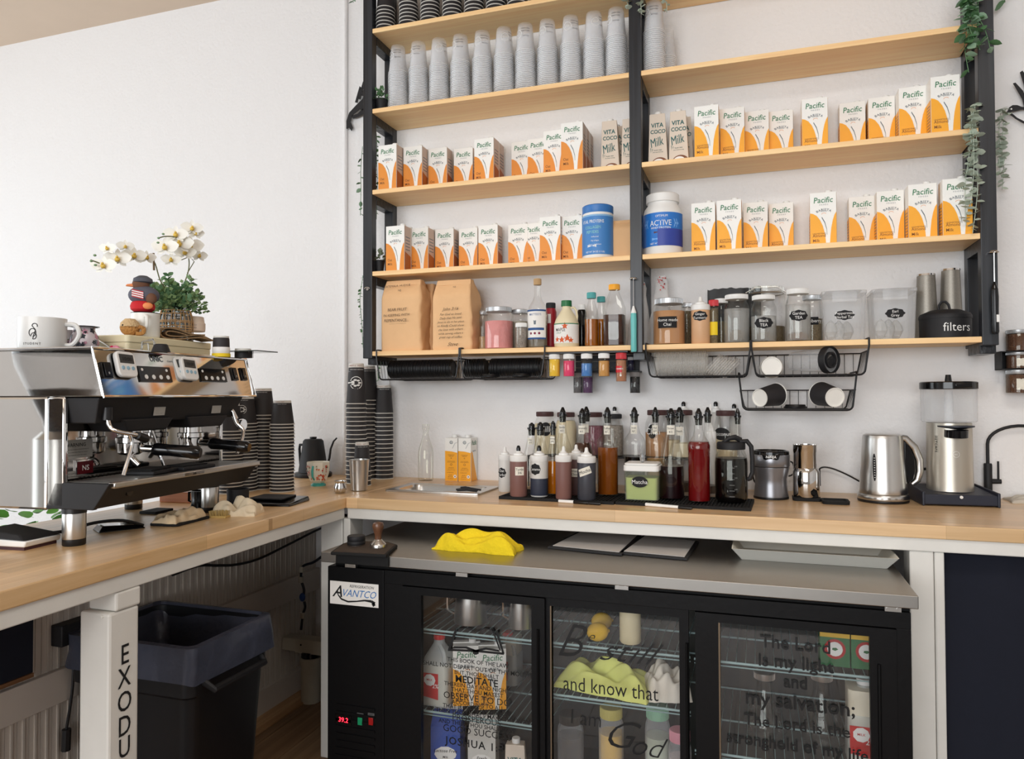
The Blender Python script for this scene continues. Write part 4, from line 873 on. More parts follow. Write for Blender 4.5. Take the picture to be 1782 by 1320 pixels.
sprinkle('small navy capped jar in front of the wall grid', 1098, 11, 621, 645, -.05, M('navy sprinkles', (40, 36, 70), .6, noise=.3, scale=400), white, .98)
# ------------------------------------------------------------------ spice rack at the far end
t = thing('spice_rack', 'black wall rack with spice jars at the far side of the shelving', 'rack'); x0 = X(1742, -.07, 640); zA, zB_ = aty(1760, 643, -.05).z, aty(1760, 611, -.05).z
B().box(x0, x0+.30, -.004, 0, zA, zB_).box(x0, x0+.004, -.07, -.004, zA, zB_).box(x0, x0+.30, -.07, -.004, zA, zA+.003).box(x0, x0+.30, -.07, -.004, zB_-.003, zB_).obj('tray', mblack, t, bevel=.0008)
spice = M('brown spice', (92, 62, 44), .9, noise=.6, scale=200, bump=.4)
for k, (vt, vb, lab) in enumerate(((574, 610.3, 'spice jar standing on top of the black wall rack'), (614, 642, 'spice jar held inside the black wall rack'), (649, 684, 'spice jar hanging below the black wall rack'))):
    for m in (0, 1):
        y = -.042; u = 1772+m*44; c = aty(u, vb, y); zb = {0: zB_+.0004, 1: zA+.0034, 2: c.z}[k]; zt_ = {0: aty(u, vt, y).z, 1: zB_-.0034, 2: zA-.0004}[k]
        r = 18.5/ppm(c)
        o = vessel('spice_jar', lab+(', first column' if m == 0 else ', second column'), 'jar', (c.x, y, zb), r, zt_-zb, [(.9, 0), (1, .04), (1, .8), (.95, .84)], lid=silverlid, lidr=.97, lidh=(.82, 1), fill=(spice, .78), group='wall rack spice jars')
        if k: B().wpoly([(-r*.4, (zt_-zb)*.15), (r*.35, (zt_-zb)*.15), (r*.35, (zt_-zb)*.62), (-r*.4, (zt_-zb)*.62)], r*1.01).obj('label_sticker', tape, o)
# ================================================================== things on the long worktop
# drop-in pan
t = thing('steel_sink', 'shallow stainless drop-in sink pan in the worktop', 'sink', (0, 0, ZC))
x0, x1, y0, y1 = SX0-.015, SX1+.015, SY0-.015, SY1+.015
def ringrr(x0, x1, y0, y1, r, z, n=5): 
    o = []
    for cx, cy, a0 in ((x1-r, y1-r, 0), (x0+r, y1-r, 90), (x0+r, y0+r, 180), (x1-r, y0+r, 270)):
        o += [(cx+r*cos(radians(a0+90*i/n)), cy+r*sin(radians(a0+90*i/n)), z) for i in range(n+1)]
    return o
def loft(rings, cap0=False, cap1=True):
    b = B(); k = len(rings[0]); vs = [p for r in rings for p in r]
    fs = [(j*k+i, j*k+(i+1) % k, (j+1)*k+(i+1) % k, (j+1)*k+i) for j in range(len(rings)-1) for i in range(k)]
    if cap0: fs.append(tuple(range(k-1, -1, -1)))
    if cap1: fs.append(tuple((len(rings)-1)*k+i for i in range(k)))
    return b.add(vs, fs)
loft([ringrr(x0, x1, y0, y1, .01, .0004), ringrr(x0, x1, y0, y1, .01, .006), ringrr(x0+.006, x1-.006, y0+.006, y1-.006, .01, .0075), ringrr(SX0+.018, SX1-.018, SY0+.012, SY1-.012, .03, .006), ringrr(SX0+.022, SX1-.022, SY0+.016, SY1-.016, .03, -.003), ringrr(SX0+.03, SX1-.03, SY0+.022, SY1-.022, .03, -.09)]).obj('basin', steel, t, smooth=30)
t = thing('vanilla_pods', 'small bundle of black pods lying on the rim of the sink pan', 'pods', (atz(808, 857, ZC+.008).x, -.425, ZC+.0085))
b = B(); random.seed(11)
for k in range(9): a = random.uniform(-.5, .5); x = random.uniform(-.02, .02); L = random.uniform(.02, .04); b.tube([(x-L*cos(a), -L*sin(a)*.5+k*.002-.01, .004+.001*k), (x, k*.002-.01, .007+.001*k), (x+L*cos(a), L*sin(a)*.5+k*.002-.01, .004+.001*k)], .0035, 5)
o = b.obj('pods', mblack, t); o['kind'] = 'stuff'
GW = 'things along the worktop'
# clear milk bottle
c, r, H = spot(741, 837, ZC, 27, 738)
vessel('glass_bottle', 'empty clear swing neck glass bottle standing behind the sink', 'bottle', c, r, H, [(.88, 0), (1, .03), (1, .50), (.9, .58), (.55, .72), (.40, .80), (.36, .90), (.46, .92), (.46, 1.0)], glass=GLASS('greenish old glass', (205, 204, 178), .08, .04, edge=.6, milky=False))
# two cartons from the side
Yb = B()
for k, (u0, lab) in enumerate(((775, 'orange backed milk carton standing against the wall by the empty bottle'), (798, 'orange backed milk carton nearer the squeeze bottles'))):
    x0 = aty(u0, 833, -.075).x; t = thing('milk_carton', lab, 'milk carton', (x0+.028, -.078, ZC), 0, 'milk cartons behind the sink'); w, d, h = .0285, .072, .178
    B().box(-w+.0004, w-.0004, 0, d, 0, h).obj('carton_box', CW, t, bevel=.0012, smooth=0)
    b = B(); e = -.0007; b.add([(-w+.001, e, .001), (w-.001, e, .001), (w-.001, e, h*.66), (0, e, h*.69), (-w+.001, e, h*.70)], [(0, 1, 2, 3, 4)], 0); e = -.0011
    for z, s, sz in ((.60, 'UNSWEETENED', .0042), (.57, 'ALMOND', .005), (.52, '?', .011), (.455, 'SHAKE WELL BEFORE', .0036), (.43, 'OPENING. REFRIGERATE', .0034), (.36, 'O', .013), (.30, 'REFRIGERATE', .004), (.27, 'AFTER OPENING AND', .0034), (.24, 'USE WITHIN 7 TO 10 DAYS', .003), (.19, 'DISTRIBUTED BY', .004), (.13, 'PLEASE', .005), (.09, 'RECYCLE', .005), (.05, 'THIS CARTON', .0038)):
        b.text(s.replace('?', 'o'), sz, -.004 if z < .2 else 0, h*z, e, 1, off=.004)
    b.wpoly([(.017+.007*cos(i*.7), h*.11+.007*sin(i*.7)) for i in range(9)], 0, 2, y=e); b.wpoly([(.017+.004*cos(i*2.1), h*.11+.004*sin(i*2.1)) for i in range(3)], 0, 1, y=e-.0003)
    b.text('O', .02, .0, h*.86, e, 3); b.text('*', .02, .0, h*.84, e, 3); b.tube([(w*.2, e, h*.76), (w*.6, e, h*.88), (w*.95, e, h*.9)], .0006, 4, 3)
    b.obj('back_print', [YL, BR, inkw, GR], t, smooth=0)
    b = B(); x = w+.0003; b.add([(x, .002, .001), (x, d-.002, .001), (x, d*.62, h*.3), (x, d*.25, h*.66), (x, .002, h*.7)], [(0, 1, 2, 3, 4)], 0)
    n = len(b.v); b.text('Pacific', .026, d*.5, h*.84, 0, 1, shear=.12, off=.006, sx=.8); b.text('BARISTA', .009, d*.5, h*.68, 0, 2)
    for i in range(n, len(b.v)): p = b.v[i]; b.v[i] = (x+.0005, p[0], p[2])
    b.obj('side_print', [YL, green, GR], t, smooth=0); B().lathe([(.0105, 0), (.0115, .002), (.011, .012)], 14, (0, d*.5, h+.0004)).obj('cap', white, t)
# steel pint, creamer, painted cup
c, r, H = spot(625, 855, ZC, 29, 799); t = thing('steel_tumbler', 'tall brushed steel pint tumbler in front of the cup stacks', 'tumbler', c)
B().lathe([(r*.80*1.0, 0), (r*.97, .003), (r*1.2, H-.003), (r*1.22, H), (r*1.17, H), (r*.95, .006), (0, .006)], 32).obj('tumbler_body', steel, t)
c, r, H = spot(592, 859, ZC, 22, 836); t = thing('steel_creamer', 'tiny polished steel creamer beside the pint tumbler', 'creamer', c)
B().lathe([(r*.7, 0), (r*.98, .008), (r*1.0, H*.5), (r*.80, H*.8), (r*.85, H*.95), (r*.95, H), (r*.8, H*.97), (r*.75, H*.8), (r*.9, H*.4), (0, .006)], 28).obj('creamer_body', mirror, t)
B().tube([(r*.8, 0, H*.85), (r*1.15, 0, H*.93), (r*1.2, 0, H*.9)], .002, 6).obj('spout', mirror, t)
c, r, H = spot(554, 846, ZC, 25, 803); t = thing('painted_cup', 'footed ceramic cup with orange flowers and a teal stripe', 'cup', c, radians(8)); R = 20.5/ppm(c)
B().lathe([(R*.45, .010), (R*.72, H*.22), (R*.93, H*.5), (R, H*.80), (R*1.01, H), (R*.95, H), (R*.9, H*.7), (R*.6, H*.25), (0, .014)], 8).obj('cup_body', M('ivory glaze', (234, 228, 212), .2), t, smooth=20)
B().lathe([(R*.62, 0), (R*.62, .006), (R*.48, .010), (R*.45, .013)], 24).obj('foot', M('teal glaze', (70, 168, 160), .2), t)
b = B(); random.seed(5)
def onr(x, z):  # radius of the cup at z
    zz = z/H; return R*(.72+(.93-.72)*(zz-.22)/.28 if zz < .5 else .93+.07*(zz-.5)/.3 if zz < .8 else 1)*.985
for k in range(64):
    th = random.uniform(-1.25, 1.25)
    if abs(th) < .24: continue
    z = H*random.uniform(.27, .88); rr = onr(0, z)+.0012; s = random.uniform(.0018, .0042); m = random.choice((0, 0, 1, 2))
    cx, cy = rr*sin(th), -rr*cos(th); tx, ty = cos(th), sin(th)
    b.add([(cx+tx*s*cos(q), cy+ty*s*cos(q)-.0004, z+s*sin(q)) for q in (0, 1.05, 2.1, 3.14, 4.2, 5.2)], [(0, 1, 2, 3, 4, 5)], m)
b.obj('flower_print', [M('flower orange', (206, 98, 54), .4), M('flower red', (186, 60, 50), .4), M('leaf sage', (120, 150, 120), .4)], t, smooth=0)
B().tube([(0, -onr(0, H*.3)-.001, H*.28), (0, -onr(0, H*.5)-.009, H*.42), (0, -onr(0, H*.7)-.009, H*.66), (0, -R-.001, H*.86)], [.003, .0042, .0045, .004], 8).obj('handle', M('teal glaze', (0, 0, 0)), t)
# black gooseneck kettle
c, r, H = spot(545, 832, ZC, 64, 762); t = thing('gooseneck_kettle', 'matte black gooseneck kettle in the corner beside the cup stacks', 'kettle', c, radians(-12)); r2 = 24/ppm(c)
B().lathe([(r*.98, 0), (r, .004), (r, .016), (r*.95, .019)], 32).obj('power_base', black, t)
B().lathe([(r2*1.04, .02), (r2*1.03, .03), (r2*.72, H-.012), (r2*.60, H-.004), (0, H-.002)], 32).obj('kettle_body', mblack, t)
B().lathe([(r2*.18, H-.004), (r2*.25, H), (r2*.25, H+.006), (0, H+.007)], 16).obj('lid_knob', black, t)
B().tube([(r2*.85, 0, .045), (r2*1.35, 0, .05), (r2*1.6, 0, .085), (r2*1.72, 0, .125), (r2*2.0, 0, H-.01), (r2*2.3, 0, H+.004)], [.006, .0055, .005, .0045, .004, .0035], 10).obj('spout', mblack, t)
B().tube([(-r2*.75, 0, H-.03), (-r2*1.35, 0, H-.032), (-r2*1.4, 0, H-.05), (-r2*1.3, 0, .05)], .006, 8).obj('handle', mblack, t)
# black bar mats
def mat(label, u0, v0, u1, v1, rz=0):
    a, c = atz(u0, v0, ZC), atz(u1, v1, ZC); w = (c-a).length; d = .21
    t = thing('bar_mat', label, 'bar mat', (a.x, a.y, ZC), math.atan2(c.y-a.y, c.x-a.x), 'black rubber bar mats')
    B().box(0, w, 0, d, 0, .006).box(0, w, 0, .006, .006, .010).box(0, w, d-.006, d, .006, .010).box(0, .006, .006, d-.006, .006, .010).box(w-.006, w, .006, d-.006, .006, .010).obj('mat_base', rubber, t, smooth=0)
    b = B(); n = int(w/.011)
    for i in range(1, n): b.box(i*w/n-.002, i*w/n+.002, .008, d-.008, .006, .0095)
    o = b.obj('ribs', rubber, t, smooth=0); o['kind'] = 'stuff'
mat('ribbed black bar mat under the squeeze bottles', 868, 868, 1068, 878)
mat('ribbed black bar mat under the dark syrup bottles and pitcher', 1071, 877.5, 1307, 889.5)
ZM = ZC+.0101
# squeeze bottles
GS = 'squeeze bottles on the bar mat'; choc = M('milk chocolate sauce', (122, 86, 80), .5, noise=.02); dk = M('dark sauce', (58, 60, 68), .45, noise=.04); frost = M('frosted white plastic', (226, 224, 220), .4, trans=.15, noise=0); dkb = M('brown black sauce', (84, 58, 56), .5)
def sq(lab, u, vb, w, vt, body, tip=None, z=ZM, **k):
    c, r, H = spot(u, vb, z, w, vt); return squeeze('squeeze_bottle', lab, c, r, H, body, tip, GS, **k), r, H
t, r, H = sq('white filled squeeze bottle with a black plaque sticker, first in the line', 879, 856, 23, 777, frost, z=ZC); sticker(t, r*1.01, H*.43, r*1.45, H*.22, ['Oat', 'Turbo'], x=-r*.25)
t, r, H = sq('chocolate brown squeeze bottle with a black nozzle tip', 902.5, 864.5, 30, 777, choc, gloss); sticker(t, r*1.01, H*.52, r*1.05, H*.17, ['Turtle', '3/6'], tape, shape='strip', x=r*.45)
t, r, H = sq('half full squeeze bottle of dark sauce with black plaque sticker', 938.5, 865, 31, 777, frost, gloss, fill=(M('blue black sauce', (52, 58, 74), .45), .37)); sticker(t, r*1.02, H*.56, r*1.3, H*.22, ['Caramel'], x=-r*.2, sz=H*.075)
t, r, H = sq('plain brown squeeze bottle without any sticker', 981, 869, 28, 776, choc)
t, r, H = sq('brown squeeze bottle with pointed white nozzle behind the plain one', 1003, 862, 26, 773, dkb, long=False); sticker(t, r*1.01, H*.45, r*1.1, H*.16, ['White', 'Choc'], tape, shape='strip')
t, r, H = sq('near black squeeze bottle with a slanted tape label', 1021, 870.5, 32, 778, dk); sticker(t, r*1.012, H*.55, r*1.45, H*.14, ['Mocha'], tape, shape='strip', rot=.35, sz=H*.09)
# glass syrup bottles with pourers
GB = 'glass syrup bottles with black pourers'; thin = GLASS('bottle glass', (205, 206, 196), .05, .03, edge=.6, milky=False)
def gb(lab, u, w, vt, prof, vb=None, y=None, fill=None, txt=None, rot=0, z=ZM, tz=.74):
    if vb: c, r, H = spot(u, vb, z, w, vt)
    else: c, r, H = spoty(u, y, z, w, vt)
    t = vessel('syrup_bottle', lab, 'bottle', c, r, H, prof, glass=thin, fill=fill, group=GB); pourer(t, r, H)
    if txt: sticker(t, r*.46, H*tz, r*.66, H*.10, txt, tape, shape='strip', sz=H*.032)
    return t
CON2 = CONIC
gb('empty cone shouldered bottle, first in the back row', 925, 36, 735, CON2, y=-.20, txt=['Nat', '4/3'], z=ZC, tz=.72)
gb('empty cone shouldered bottle just behind the half full squeeze bottle', 940, 38, 734, CON2, y=-.255, z=ZC)
gb('slim bottle of orange amber syrup behind the squeeze bottles', 963, 27, 732, CON2, vb=861, fill=(M('orange amber syrup', (226, 130, 20), .06, trans=.4, ior=1.33, noise=0), .45), txt=['Honey', '4/8'])
gb('taller clear bottle with a tape label in front of the cream jar', 979, 34, 708, SYRUP, y=-.24, txt=['Vanilla', '4/3'], z=ZC)
gb('bottle of deep brown syrup with a big tape label', 1013, 37, 710, SYRUP, y=-.29, fill=(brownliq, .58), txt=['Caramel', '4/3'])
gb('second pourer bottle close behind the deep brown syrup', 1020, 36, 707, SYRUP, y=-.20, z=ZC, txt=['4/3'])
gb('broad bottle of golden brown syrup standing alone at the front', 1058, 36, 708, OVALSH, vb=863, fill=(M('golden brown syrup', (158, 84, 20), .06, trans=.4, ior=1.33, noise=0), .54), txt=['Toffee', '4/2'])
gb('mostly clear bottle of black syrup behind the matcha tub', 1103.5, 36, 708, OVALSH, y=-.29, fill=(darkliq, .42), txt=['Irish', '4/6'])
gb('bottle with a little pale syrup beside the tan powder jar', 1140, 32, 708, OVALSH, y=-.27, fill=(M('pale gold syrup', (220, 180, 120), .08, trans=.5, noise=0), .4), txt=['Hzl', '4/5'])
gb('cone shaped bottle of nearly black cherry syrup', 1169, 44, 710, CON2, vb=870, fill=(maroon, .36), txt=['Straw', '4/2'], tz=.76)
gb('clear cone bottle directly behind the cherry syrup', 1182, 42, 708, CON2, y=-.23, fill=(M('dim brown dregs', (60, 44, 36), .3), .12), txt=['Peach'], tz=.72)
gb('tall bottle brim full of bright red syrup', 1217, 38, 710, OVALSH, vb=875, fill=(redliq, .64))
gb('clear bottle behind the red syrup', 1231, 34, 708, SYRUP, y=-.25, fill=(M('dim brown dregs', (0, 0, 0)), .1))
gb('clear bottle with a thin white collar behind the coffee pitcher', 1283, 28, 710, SYRUP, y=-.22, z=ZC)
# white droppers / squeeze at the back
sq2 = lambda lab, u, w, vt, tip, y=-.16, z=ZC: squeeze('squeeze_bottle', lab, spoty(u, y, z, w, vt)[0], spoty(u, y, z, w, vt)[1], spoty(u, y, z, w, vt)[2], frost, tip, 'tall white bottles at the very back')
squeeze('squeeze_bottle', 'slender white bottle with a long pointed nozzle behind the red syrup', *spoty(1236, -.19, ZC, 18, 703), frost, None, 'tall white bottles at the very back', long=True)
# riser and powder jars
t = thing('counter_riser', 'low black wire riser holding the powder jars at the back', 'riser'); x0, x1 = aty(930, 800, -.05).x, aty(1296, 800, -.05).x; ZR = aty(1084, 796, -.16).z
B().box(x0, x1, -.145, -.01, ZR-.005, ZR).obj('top', wire, t, bevel=.001)
for x in (x0+.004, (x0+x1)/2, x1-.004):
    for y in (-.142, -.014): B().tube([(x, y, ZC+.0004), (x, y, ZR-.005)], .0035, 8).obj('leg', wire, t)
GJ = 'powder jars on the riser'; creamp = M('cream powder', (228, 214, 178), .9, noise=.04); rose = M('dried rose petals', (132, 78, 92), .9, noise=.6, scale=130, bump=.5); lav = M('dried lavender buds', (142, 134, 124), .9, noise=.7, scale=160, bump=.5)
PJ = [(.9, 0), (1, .03), (1, .62), (.93, .74), (.74, .86), (.72, .90)]
def pj(lab, u, w, vt, lidm, fl, fr, y=-.08, **k):
    c, r, H = spoty(u, y, ZR, w, vt); return vessel('powder_jar', lab, 'jar', c, r, H, PJ, fill=(fl, fr), lid=lidm, lidr=.78, lidh=(.89, 1), group=GJ), r, H
t, r, H = pj('first jar of cream powder with a maroon lid and black oval sticker', 948, 38, 716, brownlid, creamp, .72); sticker(t, r*1.0, H*.60, r*1.0, H*.32, ['Milk'], shape='oval', x=r*.35)
pj('second jar of cream powder with a maroon lid', 984.5, 38, 717, brownlid, creamp, .80)
pj('jar of dried rose petals with a maroon lid', 1033, 36, 717, brownlid, rose, .68)
pj('jar of grey dried buds with a black lid', 1067, 36, 720, mblack, lav, .72)
t, r, H = pj('jar of tan powder with maroon lid behind the pale syrup', 1143, 42, 713, brownlid, tanp, .52); sticker(t, r, H*.55, r*.8, H*.3, ['Chai'], shape='oval', x=-r*.3)
pj('jar with a dark lid between the tan powder and the dropper jar', 1165, 34, 713, mblack, creamp, .35, y=-.05)
t, r, H = pj('maroon lidded jar with a white dropper bottle behind it', 1188, 40, 713, brownlid, creamp, .3)
t, r, H = pj('jar of pale powder with maroon lid and black oval sticker reading cocoa', 1262, 40, 714, brownlid, M('pale oat powder', (222, 204, 164), .9, noise=.05), .45); sticker(t, r*1.0, H*.52, r*1.5, H*.26, ['Coconut'], shape='oval', x=-r*.35, sz=H*.11)
for u, vt, lab in ((1069, 707, 'dropper cap bottle peeking over the black lidded jar'), (1189, 698, 'dropper bottle peeking over the maroon lid'), (1245, 698, 'white dropper bottle with black tip near the long nozzle'), (1277, 702, 'thin dropper bottle behind the cocoa sticker jar')):
    c, r, H = spoty(u, -.024, ZR, 17, vt); t = thing('dropper_bottle', lab, 'dropper bottle', (c.x, -.022, ZR), 0, 'dropper bottles at the back'); r = min(r, .018)
    B().lathe([(r*.95, 0), (r, .003), (r, H*.72), (r*.6, H*.80), (r*.5, H*.82)], 18).obj('bottle_body', frost, t); B().lathe([(r*.95, H*.80), (r*.95, H*.87), (r*.5, H*.88), (r*.45, H*.91)], 18).obj('cap', white, t); B().lathe([(r*.42, H*.905), (r*.45, H*.96), (r*.3, H*.99), (0, H)], 14).obj('dropper_bulb', gloss, t)
# matcha tub
a, c2 = atz(1086, 869, ZM), atz(1144, 873, ZM); w = (c2-a).length; H = aty(1115, 806, a.y).z-ZM; t = thing('powder_tub', 'square clear tub of green powder with white lid and black oval sticker', 'tub', ((a.x+c2.x)/2, a.y, ZM), 0)
B().rbox(-w/2+.003, w/2-.003, 0, .095, 0, H*.80, .012, top=(.002, .002)).obj('tub_body', GLASS('clear tub plastic', (226, 232, 214), .12, .1, edge=.5), t)
B().rbox(-w/2+.006, w/2-.006, .003, .092, .002, H*.60, .010, top=(.001, .001)).obj('powder', M('green tea powder', (172, 186, 110), .85, noise=.06), t)
B().rbox(-w/2-.002, w/2+.002, -.005, .10, H*.78, H*.94, .014).rbox(-w/2+.001, w/2-.001, -.002, .097, H*.94, H, .014).obj('lid', white, t, bevel=.003)
o = sticker(t, 0, H*.50, w*.48, H*.30, ['Matcha'], shape='oval', flat=-.0036, sz=H*.15, x=-.004)
B().ell((-.0, .035, H+.016), (.009, .003, .017), 12, 8).tube([(0, .035, H+.004), (0, .035, H-.002)], .003, 6).obj('spoon', M('clear acrylic', (235, 238, 240), .05, trans=.8, noise=0), t)
# coffee pitcher
c, r, H = spot(1273, 876, ZM, 56, 757); t = thing('coffee_pitcher', 'glass pitcher of black cold brew with black flip lid and handle', 'pitcher', c, 0)
B().lathe([(r*.85, 0), (r*.98, .008), (r, .02), (r, H*.60), (r*.92, H*.70), (r*.78, H*.76), (r*.78, H*.80)], 28).obj('glass_body', thin, t)
B().lathe([(r*.83, .002), (r*.955, .010), (r*.965, .02), (r*.965, H*.585), (r*.93, H*.66)], 28).obj('contents', darkliq, t)
B().lathe([(r*.84, H*.79), (r*.86, H*.795), (r*.86, H*.88), (r*.8, H*.90), (0, H*.91)], 28).obj('lid', mblack, t)
B().tube([(-r*.4, -.01, H*.90), (-r*.1, -.01, H*.955), (r*.25, -.005, H*.97), (r*.6, 0, H*.93)], [.006, .008, .009, .008], 8).tube([(-r*.42, -.01, H*.86), (-r*.42, -.01, H*.92)], .006, 8).obj('flip_spout', mblack, t)
B().tube([(r*.55, -.01, H*.91), (r*.95, -.012, H*.92), (r*1.20, -.012, H*.84), (r*1.26, -.012, H*.66), (r*1.26, -.012, H*.45), (r*1.12, -.012, H*.36), (r*.98, -.01, H*.35)], .0075, 10).obj('handle', mblack, t)
B().lathe([(r*1.005, H*.30), (r*1.02, H*.31), (r*1.02, H*.36), (r*1.005, H*.37)], 28).obj('handle_band', mblack, t) if 0 else None
b = B()
for i, s in enumerate(('', '2', '', '4', '', '6')):
    z = H*(.10+.085*i); b.wpoly([(-.004, z), (.012, z), (.012, z+.0009), (-.004, z+.0009)], r*1.004)
    if s: b.text(s, .008, -.010, z-.003, 0, 0, bend=r*1.006); b.text('CUPS', .004, .016, z+.004, 0, 0, bend=r*1.006)
b.obj('measure_print', M('faded white print', (170, 172, 172), .6, noise=0), t, smooth=0)
# pens
def pen(lab, u0, v0, u1, v1, m1, m2, m3):
    a, c = atz(u0, v0, ZC), atz(u1, v1, ZC); L = (c-a).length; t = thing('marker_pen', lab, 'pen', (a.x, a.y-.004, ZC+.0058), math.atan2(c.y-a.y, c.x-a.x), 'marker pens in front of the mats')
    B().lathe([(.0052, 0), (.0055, .001), (.0055, L*.35), (.0052, L*.36)], 12, axis='x').obj('cap', m1, t); B().lathe([(.005, L*.36), (.005, L*.7), (.0048, L*.71)], 12, axis='x').obj('barrel', m2, t); B().lathe([(.0048, L*.71), (.0048, L*.96), (.003, L)], 12, axis='x').obj('barrel_end', m3, t)
pen('black marker pen with a white cap lying in front of the mat', 973, 874, 1046, 879, white, gloss, black)
pen('white marker pen lying across the seam between both mats', 1124, 880, 1205, 887, white, white, black)
# ------------------------------------------------------------------ appliances at the far end of the worktop
c, r, H = spot(1342, 870, ZC, 57, 783); R = 31/ppm(c); t = thing('coffee_grinder', 'compact silver and black single cup brewer base with white lettering', 'grinder', c)
body = M('gunmetal paint', (140, 140, 144), .3, .75, noise=.02)
B().lathe([(r*1.02, 0), (r*1.03, .003), (r*1.02, .008)], 40).obj('foot_ring', black, t)
B().lathe([(r*1.0, .008), (r*1.0, .014), (r*.93, H*.3), (r*.93, H*.42), (R*.98, H*.64), (R*.98, H*.66)], 40).obj('lower_body', body, t)
B().lathe([(R*.95, H*.655), (R*.95, H*.675)], 40).obj('seam', black, t)
B().lathe([(R*1.0, H*.675), (R*1.02, H*.69), (R*1.02, H*.91), (R*1.0, H*.92)], 40).obj('upper_body', body, t)
B().lathe([(R*1.0, H*.915), (R*.99, H*.98), (R*.93, H), (R*.85, H), (R*.80, H*.96), (0, H*.95)], 40).obj('top_ring', gloss, t)
b = B().wpoly([(-R*.52, H*.96), (R*.52, H*.96), (R*.40, H*.835), (R*.32, H*.825), (-R*.32, H*.825), (-R*.40, H*.835)], R*1.035, 0); b.text('NINJA', .0125, 0, H*.862, 0, 1, bend=R*1.05, off=.012, sx=1.0, shear=.1); b.obj('badge', [gloss, inkw], t, smooth=60)
# stacked steel cups
c, r, H = spot(1403.5, 872, ZC, 44, 814); t = thing('steel_canister', 'polished steel canister in a black rubber tray, lower of two', 'canister', c)
B().rbox(-r*1.04, r*1.04, -r*1.04, r*1.04, 0, .010, .012).obj('rubber_tray', rubber, t, bevel=.002)
B().lathe([(r*.97, .0105), (r*1.0, .013), (r*1.0, H*.88), (r*.92, H*.97), (r*.88, H)], 36).obj('canister_body', mirror, t)
z2 = ZC+H; c2, r2, H2 = spoty(1399, c.y, z2, 39, 773); t = thing('steel_canister', 'polished steel cup with a rolled rim stacked on the canister', 'canister', (c2.x, c.y, z2))
B().lathe([(r2*.95, 0), (r2*.97, .002), (r2*.97, H2*.68), (r2*1.0, H2*.70), (r2*1.0, H2*.97), (r2*1.03, H2), (r2*.97, H2), (r2*.92, H2*.5), (0, H2*.4)], 36).obj('canister_body', mirror, t)
a, c2 = atz(1432, 877, ZC), atz(1479, 878, ZC); t = thing('rubber_tray', 'empty square black rubber tray beside the steel canisters', 'tray', (a.x, a.y, ZC)); w = c2.x-a.x
loft([ringrr(0, w, 0, w*1.05, .014, 0), ringrr(-.001, w+.001, 0, w*1.05, .014, .010), ringrr(.006, w-.006, .006, w*1.05-.006, .012, .010), ringrr(.008, w-.008, .008, w*1.05-.008, .012, .005)], True).obj('tray_body', rubber, t)
# steel kettle
c, r, H = spot(1537, 877, ZC, 82, 754); t = thing('electric_kettle', 'brushed steel electric kettle with water window and curved handle', 'kettle', c, radians(6)); r1 = 38.5/ppm(c)
B().lathe([(r*.98, 0), (r*1.0, .004), (r*1.0, .008), (r*.99, .009)], 40).obj('base_foot', black, t)
B().lathe([(r*1.0, .009), (r*1.01, .011), (r*1.01, .022), (r*.96, .027), (0, .027)], 40).obj('power_base', steel, t)
b = B()
for k in range(5): b.wpoly([(-r*.55+r*.27*k+.005*cos(i), .0165+.003*sin(i)) for i in range(6)], r*1.015)
b.obj('button', M('kettle button', (150, 146, 140), .3, .6), t)
B().lathe([(r1*.99, .0275), (r1*1.0, .031), (r1*.98, .045), (r1*.90, H*.60), (r1*.84, H*.93), (r1*.83, H*.945)], 40).obj('kettle_body', steel, t)
B().lathe([(r1*.83, H*.945), (r1*.81, H*.975), (r1*.70, H*.995), (0, H)], 40).obj('lid', steel, t)
b = B(); R = r1*.965
def kpt(x, z): rr = r1*(.98-(.98-.84)*max(0, z/H-.2)/.73)+.0012; th = x/rr; return (rr*sin(th), -rr*cos(th), z)
pol = [(-.042+.0055*cos(q), H*.52+H*.20*sin(q)) for q in [i*pi/10 for i in range(20)]]; b.add([kpt(*p) for p in pol], [tuple(range(20))], 0)
for k in range(9): z = H*(.37+.035*k); b.add([tuple(Vector(kpt(x, zz))*1.002) for x, zz in ((-.043, z), (-.039, z), (-.039, z+.0015), (-.043, z+.0015))], [(0, 1, 2, 3)], 1)
b.obj('water_window', [gloss, inkw], t, smooth=60)
hp = [(r1*.52, 0, H*.955), (r1*.95, 0, H*.93), (r1*1.30, 0, H*.80), (r1*1.50, 0, H*.62), (r1*1.52, 0, H*.45), (r1*1.42, 0, H*.32), (r1*1.2, 0, H*.26)]
B().tube(hp, [.010, .012, .013, .013, .012, .011, .008], 10).obj('handle', steel, t)
b = B(); hq = [(r1*.87, H*.90), (r1*1.08, H*.82), (r1*1.28, H*.66), (r1*1.32, H*.48), (r1*1.22, H*.33), (r1*1.0, H*.27), (r1*.88, H*.5)]; b.prism(hq, -.010, .010, 'xz'); b.obj('handle_inner', gloss, t, fix=True, bevel=.002)
